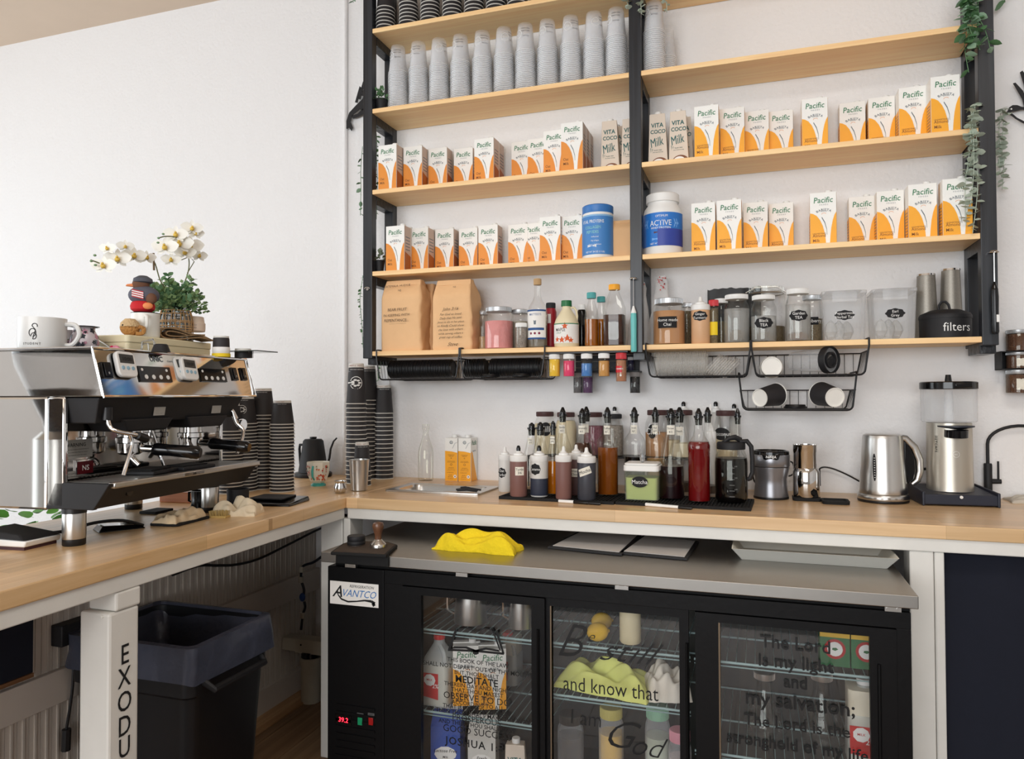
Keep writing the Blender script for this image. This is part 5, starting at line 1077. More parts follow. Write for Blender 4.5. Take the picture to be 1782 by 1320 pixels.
# tall grinder
c, r, H = spot(1652, 862, ZC, 71, 734); c = Vector((aty(1653, 850, -.145).x, -.145, ZC)); r = 36/ppm(c); t = thing('coffee_grinder', 'tall silver grinder with clear drum hopper on a dark base', 'grinder', c, radians(4))
zb_ = aty(1653, 849, -.19).z-ZC; zt_ = aty(1653, 735, -.145).z-ZC
B().hexa([(-.108, -.10, 0.004), (.112, -.10, 0.004), (.10, .08, 0.004), (-.10, .08, 0.004), (-.104, -.098, .036), (.108, -.098, .036), (.09, .08, zb_), (-.09, .08, zb_)]).hexa([(-.108, -.104, .0), (-.100, -.104, .0), (-.100, .08, .0), (-.108, .08, .0), (-.108, -.104, .045), (-.100, -.104, .045), (-.100, .08, zb_+.004), (-.108, .08, zb_+.004)]).hexa([(.104, -.104, .0), (.112, -.104, .0), (.10, .08, .0), (.094, .08, .0), (.104, -.104, .045), (.112, -.104, .045), (.10, .08, zb_+.004), (.094, .08, zb_+.004)]).obj('base', M('dark slate plastic', (34, 38, 52), .4, noise=.05), t, smooth=0, bevel=.003)
B().lathe([(.005, 0), (.0048, .003), (0, .004)], 14, (0, 0, 0), axis='y').obj('button', white, t).location = (.002, -.103, .03)
t.children[-1].rotation_euler = (0, 0, pi)
B().lathe([(r*1.01, zb_-.01), (r*1.0, zb_), (r*.98, zt_*.6), (r*.965, zt_)], 44).obj('body', silver, t)
b = B(); n = len(b.v); b.text('HEYCAFE', .0105, 0, 0, 0, 0, off=.012, rot=-pi/2, space=1.3); b.v = [(p[0]-r*.90, p[1], p[2]+zt_*.74) for p in b.v]
b.v = [((r+.0008)*sin(p[0]/r), -(r+.0008)*cos(p[0]/r), p[2]) for p in b.v]
for q in range(16):
    a, a2 = q*pi/8, (q+1)*pi/8; b.wpoly([(.010*cos(a), zt_*.62+.010*sin(a)), (.010*cos(a2), zt_*.62+.010*sin(a2)), (.009*cos(a2), zt_*.62+.009*sin(a2)), (.009*cos(a), zt_*.62+.009*sin(a))], r+.0008, 1)
b.text('HC', .007, 0, zt_*.62-.0025, 0, 1, bend=r+.0008); b.obj('lettering', [ink, inkw], t, smooth=0)
zc_ = zt_-.038
B().tube([(r*.02, -r*.97, zc_-.006), (r*.02, -r*.97-.002, zc_+.018)], [r*.5, r*.5], 20).obj('dosing_port', gloss, t)
B().lathe([(r*.35, 0), (r*.80, .008), (r*.80, .012), (r*.2, .014)], 30, (r*.10, -r*.60, zc_+.018)).obj('catch_dish', M('dark slate plastic', (0, 0, 0)), t)
z0_ = aty(1652, 734, -.145).z-ZC+.001; z1_ = aty(1652, 676, -.145).z-ZC; rh = 43.5/ppm(c)
B().lathe([(rh*.95, z0_), (rh*.99, z0_+.003), (rh*1.0, z1_), (rh*.99, z1_+.002)], 44).obj('hopper', clearp, t)
B().lathe([(rh*1.01, z1_-.002), (rh*1.03, z1_), (rh*1.03, z1_+.020), (rh*.98, z1_+.023), (0, z1_+.023)], 44).obj('hopper_lid', gloss, t)
B().lathe([(.013, z0_), (.0125, z1_-.004)], 18, (0, 0, 0)).obj('feed_tube', clearp, t)
B().tube([(0, 0, z1_+.022), (0, 0, z1_+.046)], [.011, .008], 12).obj('lid_knob', gloss, t); B().box(-.005, .045, -rh*1.06, -rh*.9, z1_+.002, z1_+.018).obj('lid_latch', gloss, t, bevel=.003)
# faucet
p = atz(1720, 868, ZC); t = thing('filter_faucet', 'slim matte black gooseneck faucet with side lever', 'faucet', (p.x, p.y-.0, ZC)); s = 1/ppm(p)
B().lathe([(.018, 0), (.018, .004), (.0125, .006), (.0125, 60*s), (.011, 62*s)], 24).obj('base', mblack, t)
w = 103*s; b = B().tube([(0, 0, 60*s), (0, 0, 96*s)]+[(w/2-w/2*cos(radians(a)), 0, 96*s+w/2*sin(radians(a))*.62*1.0+0*s) for a in range(12, 181, 12)]+[(w, 0, 70*s)], .0052, 12); b.obj('spout', mblack, t)
B().tube([(.010, 0, 31*s), (.038, 0, 31*s)], [.009, .008], 14).tube([(.030, 0, 34*s), (.030, 0, 66*s)], [.0036, .0032], 10).obj('lever', mblack, t)
# folded cloth at the far end
def cloth(name, label, cat, pos, w, d, h, mt, seed, rz=0, nx=52, ny=36, amp=1, thick=.004):
    t = bpy.data.objects.new('x', None); bpy.data.objects.remove(t); b = B(); vs = []
    for s_ in (1, 0):
        for j in range(ny+1):
            for i in range(nx+1):
                u, v = i/nx-.5, j/ny-.5; e = max(0, 1-(abs(u)*2)**4)*max(0, 1-(abs(v)*2)**4)
                g_ = NZ.noise(Vector((u*2.2, v*2.2, seed))); f = .30+.30*sin(9*(u*.8+v*.6)+5*g_)+.35*g_+.10*sin(23*(v-u*.4)+6*g_)
                wob = 1+.10*NZ.noise(Vector((u*3, v*3, seed+9)))
                z = (e**.5)*h*(.45+f*amp)+thick if s_ else max(0, (e**.5)*h*(.45+f*amp)*.0)
                vs.append((u*w*wob, v*d*wob+.01*NZ.noise(Vector((u*5, seed, 0))), z if s_ else 0))
    n = nx+1; N0 = n*(ny+1)
    fs = [(j*n+i, j*n+i+1, (j+1)*n+i+1, (j+1)*n+i) for j in range(ny) for i in range(nx)]; fs += [(f[3]+N0, f[2]+N0, f[1]+N0, f[0]+N0) for f in list(fs)]
    fs += [(i, i+N0, i+1+N0, i+1) for i in range(nx)]+[(ny*n+i+1, ny*n+i+1+N0, ny*n+i+N0, ny*n+i) for i in range(nx)]+[((j+1)*n, (j+1)*n+N0, j*n+N0, j*n) for j in range(ny)]+[(j*n+nx, j*n+nx+N0, (j+1)*n+nx+N0, (j+1)*n+nx) for j in range(ny)]
    o = b.add(vs, fs).obj(name, mt, None, smooth=70); o.location = pos; o.rotation_euler = (0, 0, rz); return tag(o, label, cat)
p = atz(1776, 873, ZC); cloth('bar_cloth', 'pale grey beige cloth lying flat at the far end behind the faucet', 'cloth', (p.x+.045, p.y+.012, ZC), .16, .10, .016, M('beige rag', (206, 198, 184), .95, noise=.08, scale=60, bump=.2), 2.5)
# cords
def cord(lab, pts, r=.0028): o = B().tube([tuple(p) for p in pts], r, 8).obj('power_cord', black); return tag(o, lab, 'power cord', 'black power cords')
def spl(P, k=6):
    P = [Vector(p) for p in P]; o = []
    for i in range(len(P)-1):
        a = P[max(i-1, 0)]; b_ = P[i]; c = P[i+1]; d = P[min(i+2, len(P)-1)]
        for j in range(k): t = j/k; o.append(.5*((2*b_)+(-a+c)*t+(2*a-5*b_+4*c-d)*t*t+(-a+3*b_-3*c+d)*t**3))
    return o+[P[-1]]
ptw = lambda L, y: [aty(u, v, y) for u, v in L]
cord('black power cord looping along the wall to the steel kettle', spl(ptw([(1427, 845), (1426.5, 822), (1427, 815), (1436, 812.5), (1452, 816), (1475, 826), (1497, 838), (1510, 845)], -.02)))
cord('short black cord behind the compact brewer and canister', spl(ptw([(1374, 802), (1380, 806), (1382, 820), (1378, 826), (1372, 828)], -.03)))
cord('thin black cord between the pitcher and the compact brewer', spl(ptw([(1307, 786), (1309, 815), (1312, 835), (1318, 843), (1324, 852)], -.05)))
cord('thick black cord joining the steel kettle and the tall grinder', spl(ptw([(1584, 830), (1592, 822), (1603, 816.5), (1618, 815)], -.06)), .0045)
# ================================================================== espresso machine on the side counter
MO = Vector((.335, -1.58, ZC)); MA = radians(94.5); EX = Vector((cos(MA), sin(MA), 0)); EY = Vector((-sin(MA), cos(MA), 0))
em = thing('espresso_machine', 'polished two group espresso machine with black drip tray surround on the side counter', 'espresso machine', MO, MA)
MW = .60
for x in (.045, .555):
    for y in (.122, .40):
        f = B().lathe([(.0255, .016), (.026, .018), (.026, .075), (.0255, .077)], 28, (x, y, 0)).obj('foot', steel, em)
        B().lathe([(.024, 0), (.0255, .002), (.0255, .016)], 28, (x, y, 0)).lathe([(.027, .077), (.027, .100)], 28, (x, y, 0)).obj('rubber_pad', black, f)
# drip tray
B().hexa([(.012, .027, .094), (MW-.012, .027, .094), (MW-.012, .15, .094), (.012, .15, .094), (.012, -.016, .150), (MW-.012, -.016, .150), (MW-.012, .13, .150), (.012, .13, .150)]).obj('tray_fascia', mblack, em, smooth=0)
for x0, x1 in ((0, .012), (MW-.012, MW)):
    B().hexa([(x0, .025, .092), (x1, .025, .092), (x1, .160, .092), (x0, .160, .092), (x0, -.020, .154), (x1, -.020, .154), (x1, .134, .154), (x0, .134, .154)]).obj('tray_end', mblack, em, bevel=.002, smooth=0)
B().box(.012, MW-.002, -.024, -.004, .142, .156).obj('front_rail', steel, em, bevel=.003)
B().box(.012, MW-.012, -.004, .128, .149, .1515).obj('tray_plate', M('tray dark', (40, 40, 42), .4, .6), em, smooth=0)
b = B()
for i in range(44): x = .018+i*(MW-.04)/43; b.box(x, x+.006, .0, .124, .1515, .1545)
o = b.obj('tray_grid', steeld, em, smooth=0); o['kind'] = 'stuff'
B().box(.25, .33, -.0255, -.024, .1455, .153).text('2GR', .007, .29, .1465, -.026, 1, off=.01).obj('rail_badge', [chrome, ink], em, smooth=0)
B().lathe([(.011, 0), (.011, .006), (.006, .008)], 16, (.09, .003, .125), axis='y').obj('drain_knob', gloss, em)
# rear body, backsplash, columns, feet plate
B().box(.0, MW, .158, .50, .088, .356).obj('rear_body', mirror, em, bevel=.006, smooth=0)
B().box(.016, MW-.004, .148, .158, .154, .352).obj('backsplash', mirror, em, smooth=0)
for x0 in (.0, MW-.014):
    B().box(x0, x0+.014, .108, .158, .0945, .356).obj('column', chrome, em, bevel=.005)
# upper body with slanted polished front
zu0, zu1 = .355, .468
B().hexa([(0, 0, zu0), (MW, 0, zu0), (MW, .50, zu0), (0, .50, zu0), (0, .032, zu1), (MW, .032, zu1), (MW, .50, zu1), (0, .50, zu1)]).obj('upper_body', mirror, em, bevel=.003, smooth=0)
B().box(-.003, 0, .06, .46, zu0+.01, zu1-.012).obj('side_panel', mirror, em, bevel=.0015, smooth=0) if 0 else None
B().tube([(-.002, -.004, zu0+.001), (MW+.002, -.004, zu0+.001), (MW+.002, .030, zu1+.002), (-.002, .030, zu1+.002)], .0035, 8, closed=True).tube([(-.002, .030, zu1+.002), (-.002, .50, zu1+.002), (MW+.002, .50, zu1+.002), (MW+.002, .03, zu1+.002)], .003, 8).obj('edge_trim', chrome, em)
PM = Matrix(((1, 0, 0, 0), (0, .962, .272, 0), (0, -.272, .962, zu0), (0, 0, 0, 1)))
def pan(name, mats, f, par=em, **k):
    b = B(); b.X = PM; f(b); return b.obj(name, mats, par, **k)
def S_(z): return (z-zu0)/.962
pan('keypad', [gloss, inkw], lambda b: [b.box(.128, .243, -.004, 0, S_(.392), S_(.431))]+[b.lathe([(0, -.0052), (.006, -.0050), (.006, -.004)], 10, (.150+.026*i, 0, S_(.404)), 1, 'y') for i in range(4)]+[b.lathe([(0, -.0052), (.004, -.0050), (.004, -.004)], 8, (x, 0, S_(.422)), 1, 'y') for x in (.14, .228)])
pan('keypad', [gloss, inkw], lambda b: [b.box(.362, .478, -.004, 0, S_(.396), S_(.433))]+[b.lathe([(0, -.0052), (.006, -.0050), (.006, -.004)], 10, (.384+.026*i, 0, S_(.406)), 1, 'y') for i in range(4)]+[b.lathe([(0, -.0052), (.004, -.0050), (.004, -.004)], 8, (x, 0, S_(.425)), 1, 'y') for x in (.374, .464)])
for x0, x1, z0, z1 in ((.012, .041, .398, .436), (.510, .536, .402, .440), (.556, .582, .403, .441)):
    pan('rocker_switch', [gloss, inkw], lambda b: [b.box(x0, x1, -.005, 0, S_(z0), S_(z1)), b.box(x0+.005, x1-.005, -.008, -.005, S_(z0)+.004, S_(z1)-.004), b.text('0', .008, (x0+x1)/2, S_(z0)+.009, -.0085, 1)], bevel=.0008)
pan('lettering', GR, lambda b: [b.text('UNIC', .020, .205, S_(.446), -.0006, 0, off=.02), b.text('classic', .009, .255, S_(.446), -.0006)], smooth=0)
# black group hood
B().hexa([(.02, .040, .292), (MW-.05, .040, .292), (MW-.05, .148, .292), (.02, .148, .292), (.008, .018, .353), (MW-.03, .018, .353), (MW-.03, .148, .353), (.008, .148, .353)]).obj('hood', mblack, em, bevel=.003, smooth=0)
for x in (.185, .42):
    B().hexa([(x-.07, .035, .268), (x+.07, .035, .268), (x+.07, .14, .268), (x-.07, .14, .268), (x-.09, .028, .300), (x+.09, .028, .300), (x+.09, .148, .300), (x-.09, .148, .300)]).obj('group_cover', mblack, em, bevel=.004, smooth=0)
    g = B().lathe([(.030, .236), (.036, .238), (.036, .250), (.031, .252), (.031, .268)], 28, (x, .088, 0)).obj('group_head', chrome, em)
    B().text('CAUTION HOT', .0055, x+.035, .318, .0285, 1).text('SURFACE', .0055, x+.035, .311, .0295, 1).add([(x+.014, .0305, .306), (x+.056, .0305, .306), (x+.056, .0265, .328), (x+.014, .0265, .328)], [(0, 1, 2, 3)], 0).obj('warning_label', [M('silver label', (178, 176, 170), .5), ink], em, smooth=0)
def portafilter(x, ang, sp):
    t = thing('portafilter', ['chrome portafilter with black handle locked in the nearer group', 'chrome portafilter with black handle locked in the farther group'][sp], 'portafilter', MO+EX*x+EY*.088, MA+ang, 'portafilters')
    B().lathe([(.022, .206), (.031, .212), (.033, .2355), (.033, .2358)], 28).obj('basket_holder', chrome, t)
    B().tube([(0, -.028, .222), (0, -.060, .220)], [.010, .009], 12).obj('neck', chrome, t)
    B().tube([(0, -.058, .220), (0, -.066, .219), (0, -.10, .216), (0, -.145, .212), (0, -.170, .209), (0, -.178, .208)], [.0125, .0165, .0150, .0165, .0175, .012], 16).obj('handle', gloss, t)
    B().tube([(0, 0, .207), (0, -.004, .196), (0, -.014, .186), (0, -.022, .178)], [.009, .009, .008, .007], 10).tube([(0, -.004, .196), (.012, .004, .184), (.014, .008, .176)], [.008, .007, .006], 10).obj('spout', chrome, t)
portafilter(.185, radians(18), 0); portafilter(.42, radians(8), 1)
st = B().tube(spl([(.045, .03, .315), (.045, .022, .285), (.055, .006, .272), (.095, -.008, .262), (.12, -.005, .255)]), .0055, 10).tube(spl([(.080, -.004, .262), (.085, -.006, .24), (.070, -.006, .20), (.060, -.004, .168)]), .0048, 10).obj('steam_wand', chrome, em)
B().tube([(.098, -.008, .261), (.135, -.002, .250)], [.010, .011], 12).lathe([(.012, .300), (.012, .330)], 16, (.045, .03, 0)).obj('wand_grip', black, em)
B().tube(spl([(.535, .03, .31), (.540, .02, .275), (.545, .0, .25), (.520, -.006, .205), (.505, -.006, .185)]), .0052, 10).lathe([(.017, 0), (.018, .004), (.017, .012)], 18, (.560, .008, .268), axis='y').tube([(.535, .05, .34), (.545, .025, .285)], .007, 10).obj('steam_wand', chrome, em)
B().tube([(.305, .125, .268), (.310, .110, .22), (.318, .095, .165)], .004, 8).obj('hot_water_pipe', chrome, em)
B().add([(.022, .1472, .205), (.125, .1472, .205), (.125, .1472, .250), (.022, .1472, .250)], [(0, 1, 2, 3)], 0).text('WARNING', .0125, .073, .233, .1468, 1, off=.01).text('This product may contain a chemical known to', .0042, .073, .225, .1468, 1).text('the State to cause harm. Read the manual', .0042, .073, .218, .1468, 1).text('or visit the maker for more information.', .0042, .073, .211, .1468, 1).obj('warning_plate', [M('silver label', (0, 0, 0)), ink], em, smooth=0)
B().box(.070, .128, .1440, .148, .160, .200, 0).box(.0745, .1235, .1430, .144, .1645, .1955, 1).text('NS', .018, .099, .1735, .1426, 2, off=.01).obj('maker_badge', [chrome, M('dark red enamel', (92, 14, 24), .2), inkw], em, smooth=0, bevel=.001)
B().add([(.022, .1472, .156), (.080, .1472, .156), (.080, .1472, .174), (.022, .1472, .174)], [(0, 1, 2, 3)], 0).text('CAUTION HOT SURFACE', .0048, .051, .166, .1468, 1).text('ATTENTION CHAUD', .0048, .051, .159, .1468, 1).obj('warning_label', [M('silver label', (0, 0, 0)), ink], em, smooth=0)
def mloc(x, y, z): return MO+EX*x+EY*y+Vector((0, 0, z))
def timer(lab, x, z, tilt=0):
    p = mloc(x, (z-zu0)*.283, z)-EY*.0015; t = thing('kitchen_timer', lab, 'timer', p, MA, 'white magnetic timers', rot=(radians(-15.8), radians(tilt), MA)); w = .031
    B().rbox(-w, w, -w*1.05, w*1.05, -.006, .006, .014).obj('case', white, t, bevel=.003); t.children[-1].rotation_euler = (pi/2, 0, 0); t.children[-1].location = (0, -.007, 0)
    B().box(-w*.72, w*.72, -.0142, -.0128, .002, w*.78, 0).text('10:00', .014, 0, .0075, -.0146, 1, off=.006).obj('screen', [M('timer screen', (52, 54, 54), .3), ink], t, smooth=0)
    for k in (-1, 0, 1): B().lathe([(0, -.0150), (.0048, -.0145), (.005, -.012)], 12, (k*.016, 0, -.010), axis='y').obj('button', M('pale blue button', (150, 186, 206), .5), t)
    return t
timer('white magnetic timer stuck to the machine front, nearer the camera end', .083, .431, 2)
timer('white magnetic timer stuck over another one', .312, .428, 3)
t = timer('white magnetic timer mostly hidden behind another timer', .300, .430, -6); t.location = t.location+EY*.010
for i, (x, y, lab, rz) in enumerate(((.23, .035, 'flat black tamping scale lying on the drip tray, nearer end', .15), (.345, .018, 'flat black tamping scale lying on the drip tray, farther end', -.1))):
    t = thing('coffee_scale', lab, 'scale', mloc(x, y, .1547), MA+rz, 'black scales on the drip tray'); B().box(-.06, .06, -.02, .065, 0, .010).obj('scale_body', mblack, t, bevel=.003); B().box(-.045, .045, -.005, .055, .0102, .013).obj('platform', rubber, t, bevel=.001)
# ------------------------------------------------------------------ things on top of the machine
ZTM = ZC+.4715
def mline(u, ly, v=600):
    d = ray(u, v); t = ((MO-EYE).dot(EY)+ly)/d.dot(EY); return EYE+d*t          # where a sight line meets a plane parallel to the machine front
def top(u, y): p = aty(u, 600, y); return Vector((p.x, y, ZTM))
def mug(lab, u, y, rpx, hpx, mt, rim=None, handle=1, z=None, rz=radians(38), name='mug', prof=None, grp='mugs on the espresso machine', at=None):
    c = (at or top(u, y)).copy(); c.z = z or ZTM; s = 1/ppm(c); r = rpx*s; H = hpx*s; t = thing(name, lab, 'mug', c, rz, grp)
    B().lathe([(a*r, h*H) for a, h in (prof or [(.90, 0), (.97, .03), (1, .1), (1, 1), (.93, 1), (.92, .1), (0, .06)])], 36).obj('mug_body', mt, t)
    if rim: B().lathe([(r*1.005, H*.975), (r*1.02, H), (r*.92, H*1.01), (r*.92, H*.975)], 36).obj('rim', rim, t)
    if handle: x = r*.97*handle; B().tube(spl([(x, 0, H*.82), (x+handle*r*.45, 0, H*.80), (x+handle*r*.62, 0, H*.52), (x+handle*r*.35, 0, H*.22), (x*.98, 0, H*.18)], 4), r*.11, 8).obj('handle', mt, t)
    return t, r, H
wc = M('white ceramic', (226, 226, 224), .25, noise=.01)
t, r, H = mug('big white mug with a black swirl emblem, lettering and handle', 74, -1.50, 37, 57, wc, handle=1, rz=radians(28))
b = B(); R = r+.0008
def stroke(b, pts, w, R, y=0, m=0):
    for i in range(len(pts)-1):
        a, c = Vector(pts[i]), Vector(pts[i+1]); d = (c-a); n = Vector((-d.y, d.x)).normalized()*w; b.wpoly([a-n, c-n, c+n, a+n], R, m, y)
cx = -r*.02
stroke(b, [(cx+.006+.006*cos(q), H*.72+.006*sin(q)) for q in [i*.5-.4 for i in range(8)]]+[(cx+.008, H*.6), (cx+.004, H*.45), (cx+.002, H*.33)], .0009, R)
stroke(b, [(cx+.001-.008*cos(q), H*.52+.010*sin(q)) for q in [i*.45-1.2 for i in range(14)]], .0009, R); stroke(b, [(cx+.004+.006*cos(q), H*.42+.008*sin(q)) for q in [i*.45-2 for i in range(12)]], .0009, R)
b.text('STUDENT', .008, -r*.05, H*.16, 0, 0, bend=R, space=1.3, off=.0); b.obj('emblem_print', ink, t, smooth=60)
def floral(lab, u, y, rpx, hpx, base, cols, prof=None, rim=None, handle=0, n=40, sz=(.003, .007), seed=1):
    t, r, H = mug(lab, u, y, rpx, hpx, base, rim, handle, prof=prof); random.seed(seed); b = B()
    pf = prof or [(1, 0), (1, 1)]
    def rad(f):
        for i in range(len(pf)-1):
            if pf[i][1] <= f <= pf[i+1][1] and pf[i+1][1] > pf[i][1]: return r*(pf[i][0]+(pf[i+1][0]-pf[i][0])*(f-pf[i][1])/(pf[i+1][1]-pf[i][1]))
        return r
    for k in range(n):
        th = random.uniform(-1.5, 1.5); f = random.uniform(.12, .88); rr = rad(f)+.0016; s = random.uniform(*sz); m = random.randrange(len(cols)); a0 = random.uniform(0, 6)
        pts = [(s*(1 if q % 2 else .6)*cos(a0+q*pi/5), s*(1 if q % 2 else .6)*sin(a0+q*pi/5)) for q in range(10)]
        b.add([(rad(min(.95, max(.05, f+p[1]/H)))*1.0*sin(th+p[0]/rr)*1.03, -rad(min(.95, max(.05, f+p[1]/H)))*1.03*cos(th+p[0]/rr), f*H+p[1]) for p in pts], [tuple(range(10))], m)
    b.obj('floral_print', cols, t, smooth=0); return t
floral('white mug with pink and green floral pattern beside the big white mug', 116, -1.40, 20, 40, wc, [M('floral pink', (206, 150, 170), .4), M('floral green', (110, 130, 100), .4), M('floral purple', (120, 90, 120), .4)], handle=1, seed=2)
floral('round bellied mug with black and white leaf pattern and dark rim', 147, -1.40, 23, 46, M('pale lilac glaze', (224, 214, 220), .25), [M('floral black', (36, 40, 50), .4), M('floral grey blue', (110, 118, 134), .4), M('floral pink', (0, 0, 0))], prof=[(.7, 0), (.95, .15), (1, .4), (.9, .65), (.7, .85), (.72, 1), (.66, 1), (.6, .85), (.85, .4), (0, .1)], rim=gloss, seed=4, n=34, sz=(.005, .010))
t = thing('metal_strainer', 'steel strainer with long wire handle between the mugs', 'strainer', top(190, -1.34)); B().tube(spl([(-.055, 0, .050), (-.03, 0, .036), (0, 0, .020), (.010, 0, .006)]), .0022, 6).tube(spl([(-.055, .01, .050), (-.025, .01, .040), (.006, .01, .022), (.016, .01, .005)]), .0022, 6).obj('handle', steel, t)
B().lathe([(.005, .001), (.016, .004), (.020, .016), (.019, .017)], 16, (.022, 0, 0)).obj('bowl', steel, t)
# cream tin with the things it carries
a, c = mline(222, .17), mline(368, .17); zt = mline(300, .17, 590).z
t = thing('cream_tin', 'wide cream metal tin box lying on the espresso machine', 'tin', (a.x, a.y, ZTM), MA); w = (Vector((c.x, c.y, 0))-Vector((a.x, a.y, 0))).length; h = zt-ZTM
B().rbox(0, w, 0, .115, 0, h*.62, .01).obj('tin_body', cream, t, bevel=.002); B().rbox(-.002, w+.002, -.002, .117, h*.60, h, .012).obj('lid', cream, t, bevel=.003)
ZB2 = zt+.0002
def on(u, y): p = mline(u, .225, 590); return Vector((p.x, p.y, ZB2))
t, r, H = mug('tall white enamel mug with a black rim carrying the bird figure', 253, -1.13, 23, 44, M('white enamel', (232, 232, 226), .3, noise=0), gloss, 0, z=ZB2, at=on(253, 0), rz=radians(40))
B().tube(spl([(.003, -r*.96, H*.84), (.008, -r*1.4, H*.80), (.009, -r*1.5, H*.5), (.004, -r*1.3, H*.25), (.002, -r*.98, H*.18)], 4), .005, 8).obj('handle', M('white enamel', (0, 0, 0)), t)
# bird figure
zb2 = ZB2+H+.002; c = on(248, 0); c.z = zb2; s = 1/ppm(c)
t = thing('bird_figurine', 'small soft bird figure with grey cap, vest and red trousers sitting on the enamel mug', 'figurine', c, radians(42)); q = s
B().lathe([(14*q, 0), (19*q, 4*q), (20*q, 10*q), (18*q, 16*q), (12*q, 20*q)], 20).obj('trousers', M('red felt', (196, 32, 40), .8), t)
B().ell((2*q, 0, 29*q), (25*q, 20*q, 17*q), 20, 12).obj('vest', M('grey denim', (92, 92, 104), .8, noise=.15, scale=90), t)
B().ell((-3*q, 0, 48*q), (14*q, 13*q, 12*q), 18, 12).obj('head', M('brown plush', (110, 76, 58), .9, noise=.2), t)
B().lathe([(12.5*q, 50*q), (16*q, 52*q), (15*q, 58*q), (7*q, 63*q), (0, 64*q)], 20, (0, 0, 0)).obj('cap', M('cap grey', (88, 90, 100), .8, noise=.15), t)
B().hexa([(-27*q, -3*q, 44*q), (-14*q, -5*q, 43*q), (-14*q, 5*q, 43*q), (-27*q, 3*q, 44*q), (-25*q, -3*q, 47*q), (-14*q, -5*q, 49*q), (-14*q, 5*q, 49*q), (-25*q, 3*q, 47*q)]).obj('beak', M('beak orange', (232, 140, 84), .6), t, bevel=.002)
b = B()
for k in range(7): b.add([(-16*q+0*k, -19.5*q-.001, (24+1.9*k)*q), (2*q, -20.5*q-.001, (20+1.9*k)*q), (2*q, -20.5*q-.001, (21.9+1.9*k)*q), (-16*q, -19.5*q-.001, (25.9+1.9*k)*q)], [(0, 1, 2, 3)], k % 2)
b.obj('striped_patch', [M('stripe red', (190, 60, 70), .7), inkw], t, smooth=0)
B().ell((14*q, -16*q, 22*q), (9*q, 7*q, 10*q), 12, 8).obj('wing', M('brown plush', (0, 0, 0)), t); B().ell((9*q, -21*q, 9*q), (8*q, 3*q, 6*q), 10, 6).obj('orange_patch', M('beak orange', (0, 0, 0)), t)
# crochet creature
c = mline(226, .22, 590); c.z = ZB2; q = 1/ppm(c); wool = M('tan wool', (190, 138, 78), .95, noise=.25, scale=160, bump=.8)
t = thing('crochet_toy', 'small round tan crocheted toy beside the enamel mug', 'toy', c, radians(40)); B().ell((0, 0, 16*q), (16*q, 13*q, 15*q), 20, 12).obj('body', wool, t); B().lathe([(16*q, 17*q), (15*q, 24*q), (8*q, 31*q), (0, 32*q)], 20).obj('hat', M('pale wool', (214, 184, 140), .95, noise=.2, scale=160, bump=.8), t)
B().tube(spl([(10*q, -10*q, 5*q), (20*q, -8*q, 6*q), (22*q, -6*q, 14*q), (15*q, -9*q, 17*q)]), 3.5*q, 8).obj('arm', wool, t)
for x in (-10, -3): B().ell((x*q, -13*q+abs(x+6)*.2*q, 19*q), (1.6*q, 1.2*q, 1.6*q), 8, 6).obj('eye', gloss, t)
p = mline(197, .2, 590); p.z = ZTM; t = thing('felt_flower', 'little orange and pink felt flower at the end of the cream tin', 'decoration', p)
B().ell((-.010, 0, .008), (.015, .010, .008), 12, 6).obj('petal', M('felt orange', (240, 150, 50), .9), t); B().ell((.008, 0, .012), (.014, .010, .011), 12, 6).obj('petal', M('felt pink', (232, 150, 170), .9, noise=.3, scale=100), t); B().ell((.002, -.006, .016), (.006, .005, .006), 10, 6).obj('petal', M('felt magenta', (210, 50, 90), .9), t)
# woven vase with orchids and greenery
c = mline(306, .245, 590); c.z = ZB2; q = 1/ppm(c); cane = M('cane weave', (196, 158, 112), .8, noise=.2, scale=60)
t = thing('wicker_vase', 'glass jar in an open cane weave holding greenery and white orchids', 'vase', c); R = 28*q; H = 60*q
B().lathe([(R*.86, .001), (R*.90, H*.1), (R*.92, H*.7), (R*.78, H*.95), (R*.75, H)], 28).obj('jar', GLASS('dark jar glass', (90, 100, 100), .5, .05, edge=.8, milky=False), t)
def vp(th, f): rr = R*(.98 if f < .68 else .98-.20*(f-.68)/.32); return (rr*cos(th), rr*sin(th), H*f)
for k in range(22): B().tube([vp(k*pi/11+.06*sin(k*3+f*5), f) for f in (0.01, .2, .4, .6, .75, .9)], .0016, 5).obj('cane_strand', cane, t)
for f in (.03, .10, .17, .24, .31, .38, .45, .56, .60, .80, .90): B().tube([vp(i*pi/10, f+.01*sin(i*2.3)) for i in range(20)], .0016, 5, closed=True).obj('cane_strand', cane, t)
leafg = M('leaf green', (138, 168, 116), .6, noise=.3, scale=25); leafd = M('dark leaf green', (92, 130, 92), .55, noise=.3, scale=25)
def leaf_mesh(L, w, mt, n=4, cup=.2):
    b = B(); vs = []; 
    for i in range(n+1):
        s_ = i/n; ww = w*sin(pi*min(1, s_*.92+.06))**.8; vs += [(-ww, L*s_, ww*cup), (0, L*s_, 0), (ww, L*s_, ww*cup)]
    return b.add(vs, [(3*i, 3*i+1, 3*i+4, 3*i+3) for i in range(n)]+[(3*i+1, 3*i+2, 3*i+5, 3*i+4) for i in range(n)]).mesh('leaf', mt, 80)
def put_leaf(me, p, d, parent, sc=1, roll=0, name='leaf'):
    o = link(name, me, parent, p); d = Vector(d).normalized(); o.rotation_euler = (d.to_track_quat('Y', 'Z') @ __import__('mathutils').Quaternion((0, 1, 0), roll)).to_euler(); o.scale = (sc, sc, sc); return o
pl_ = thing('eucalyptus_bunch', 'bushy green artificial sprigs filling the mouth of the woven vase', 'plant', c+Vector((0, 0, H*.95)))
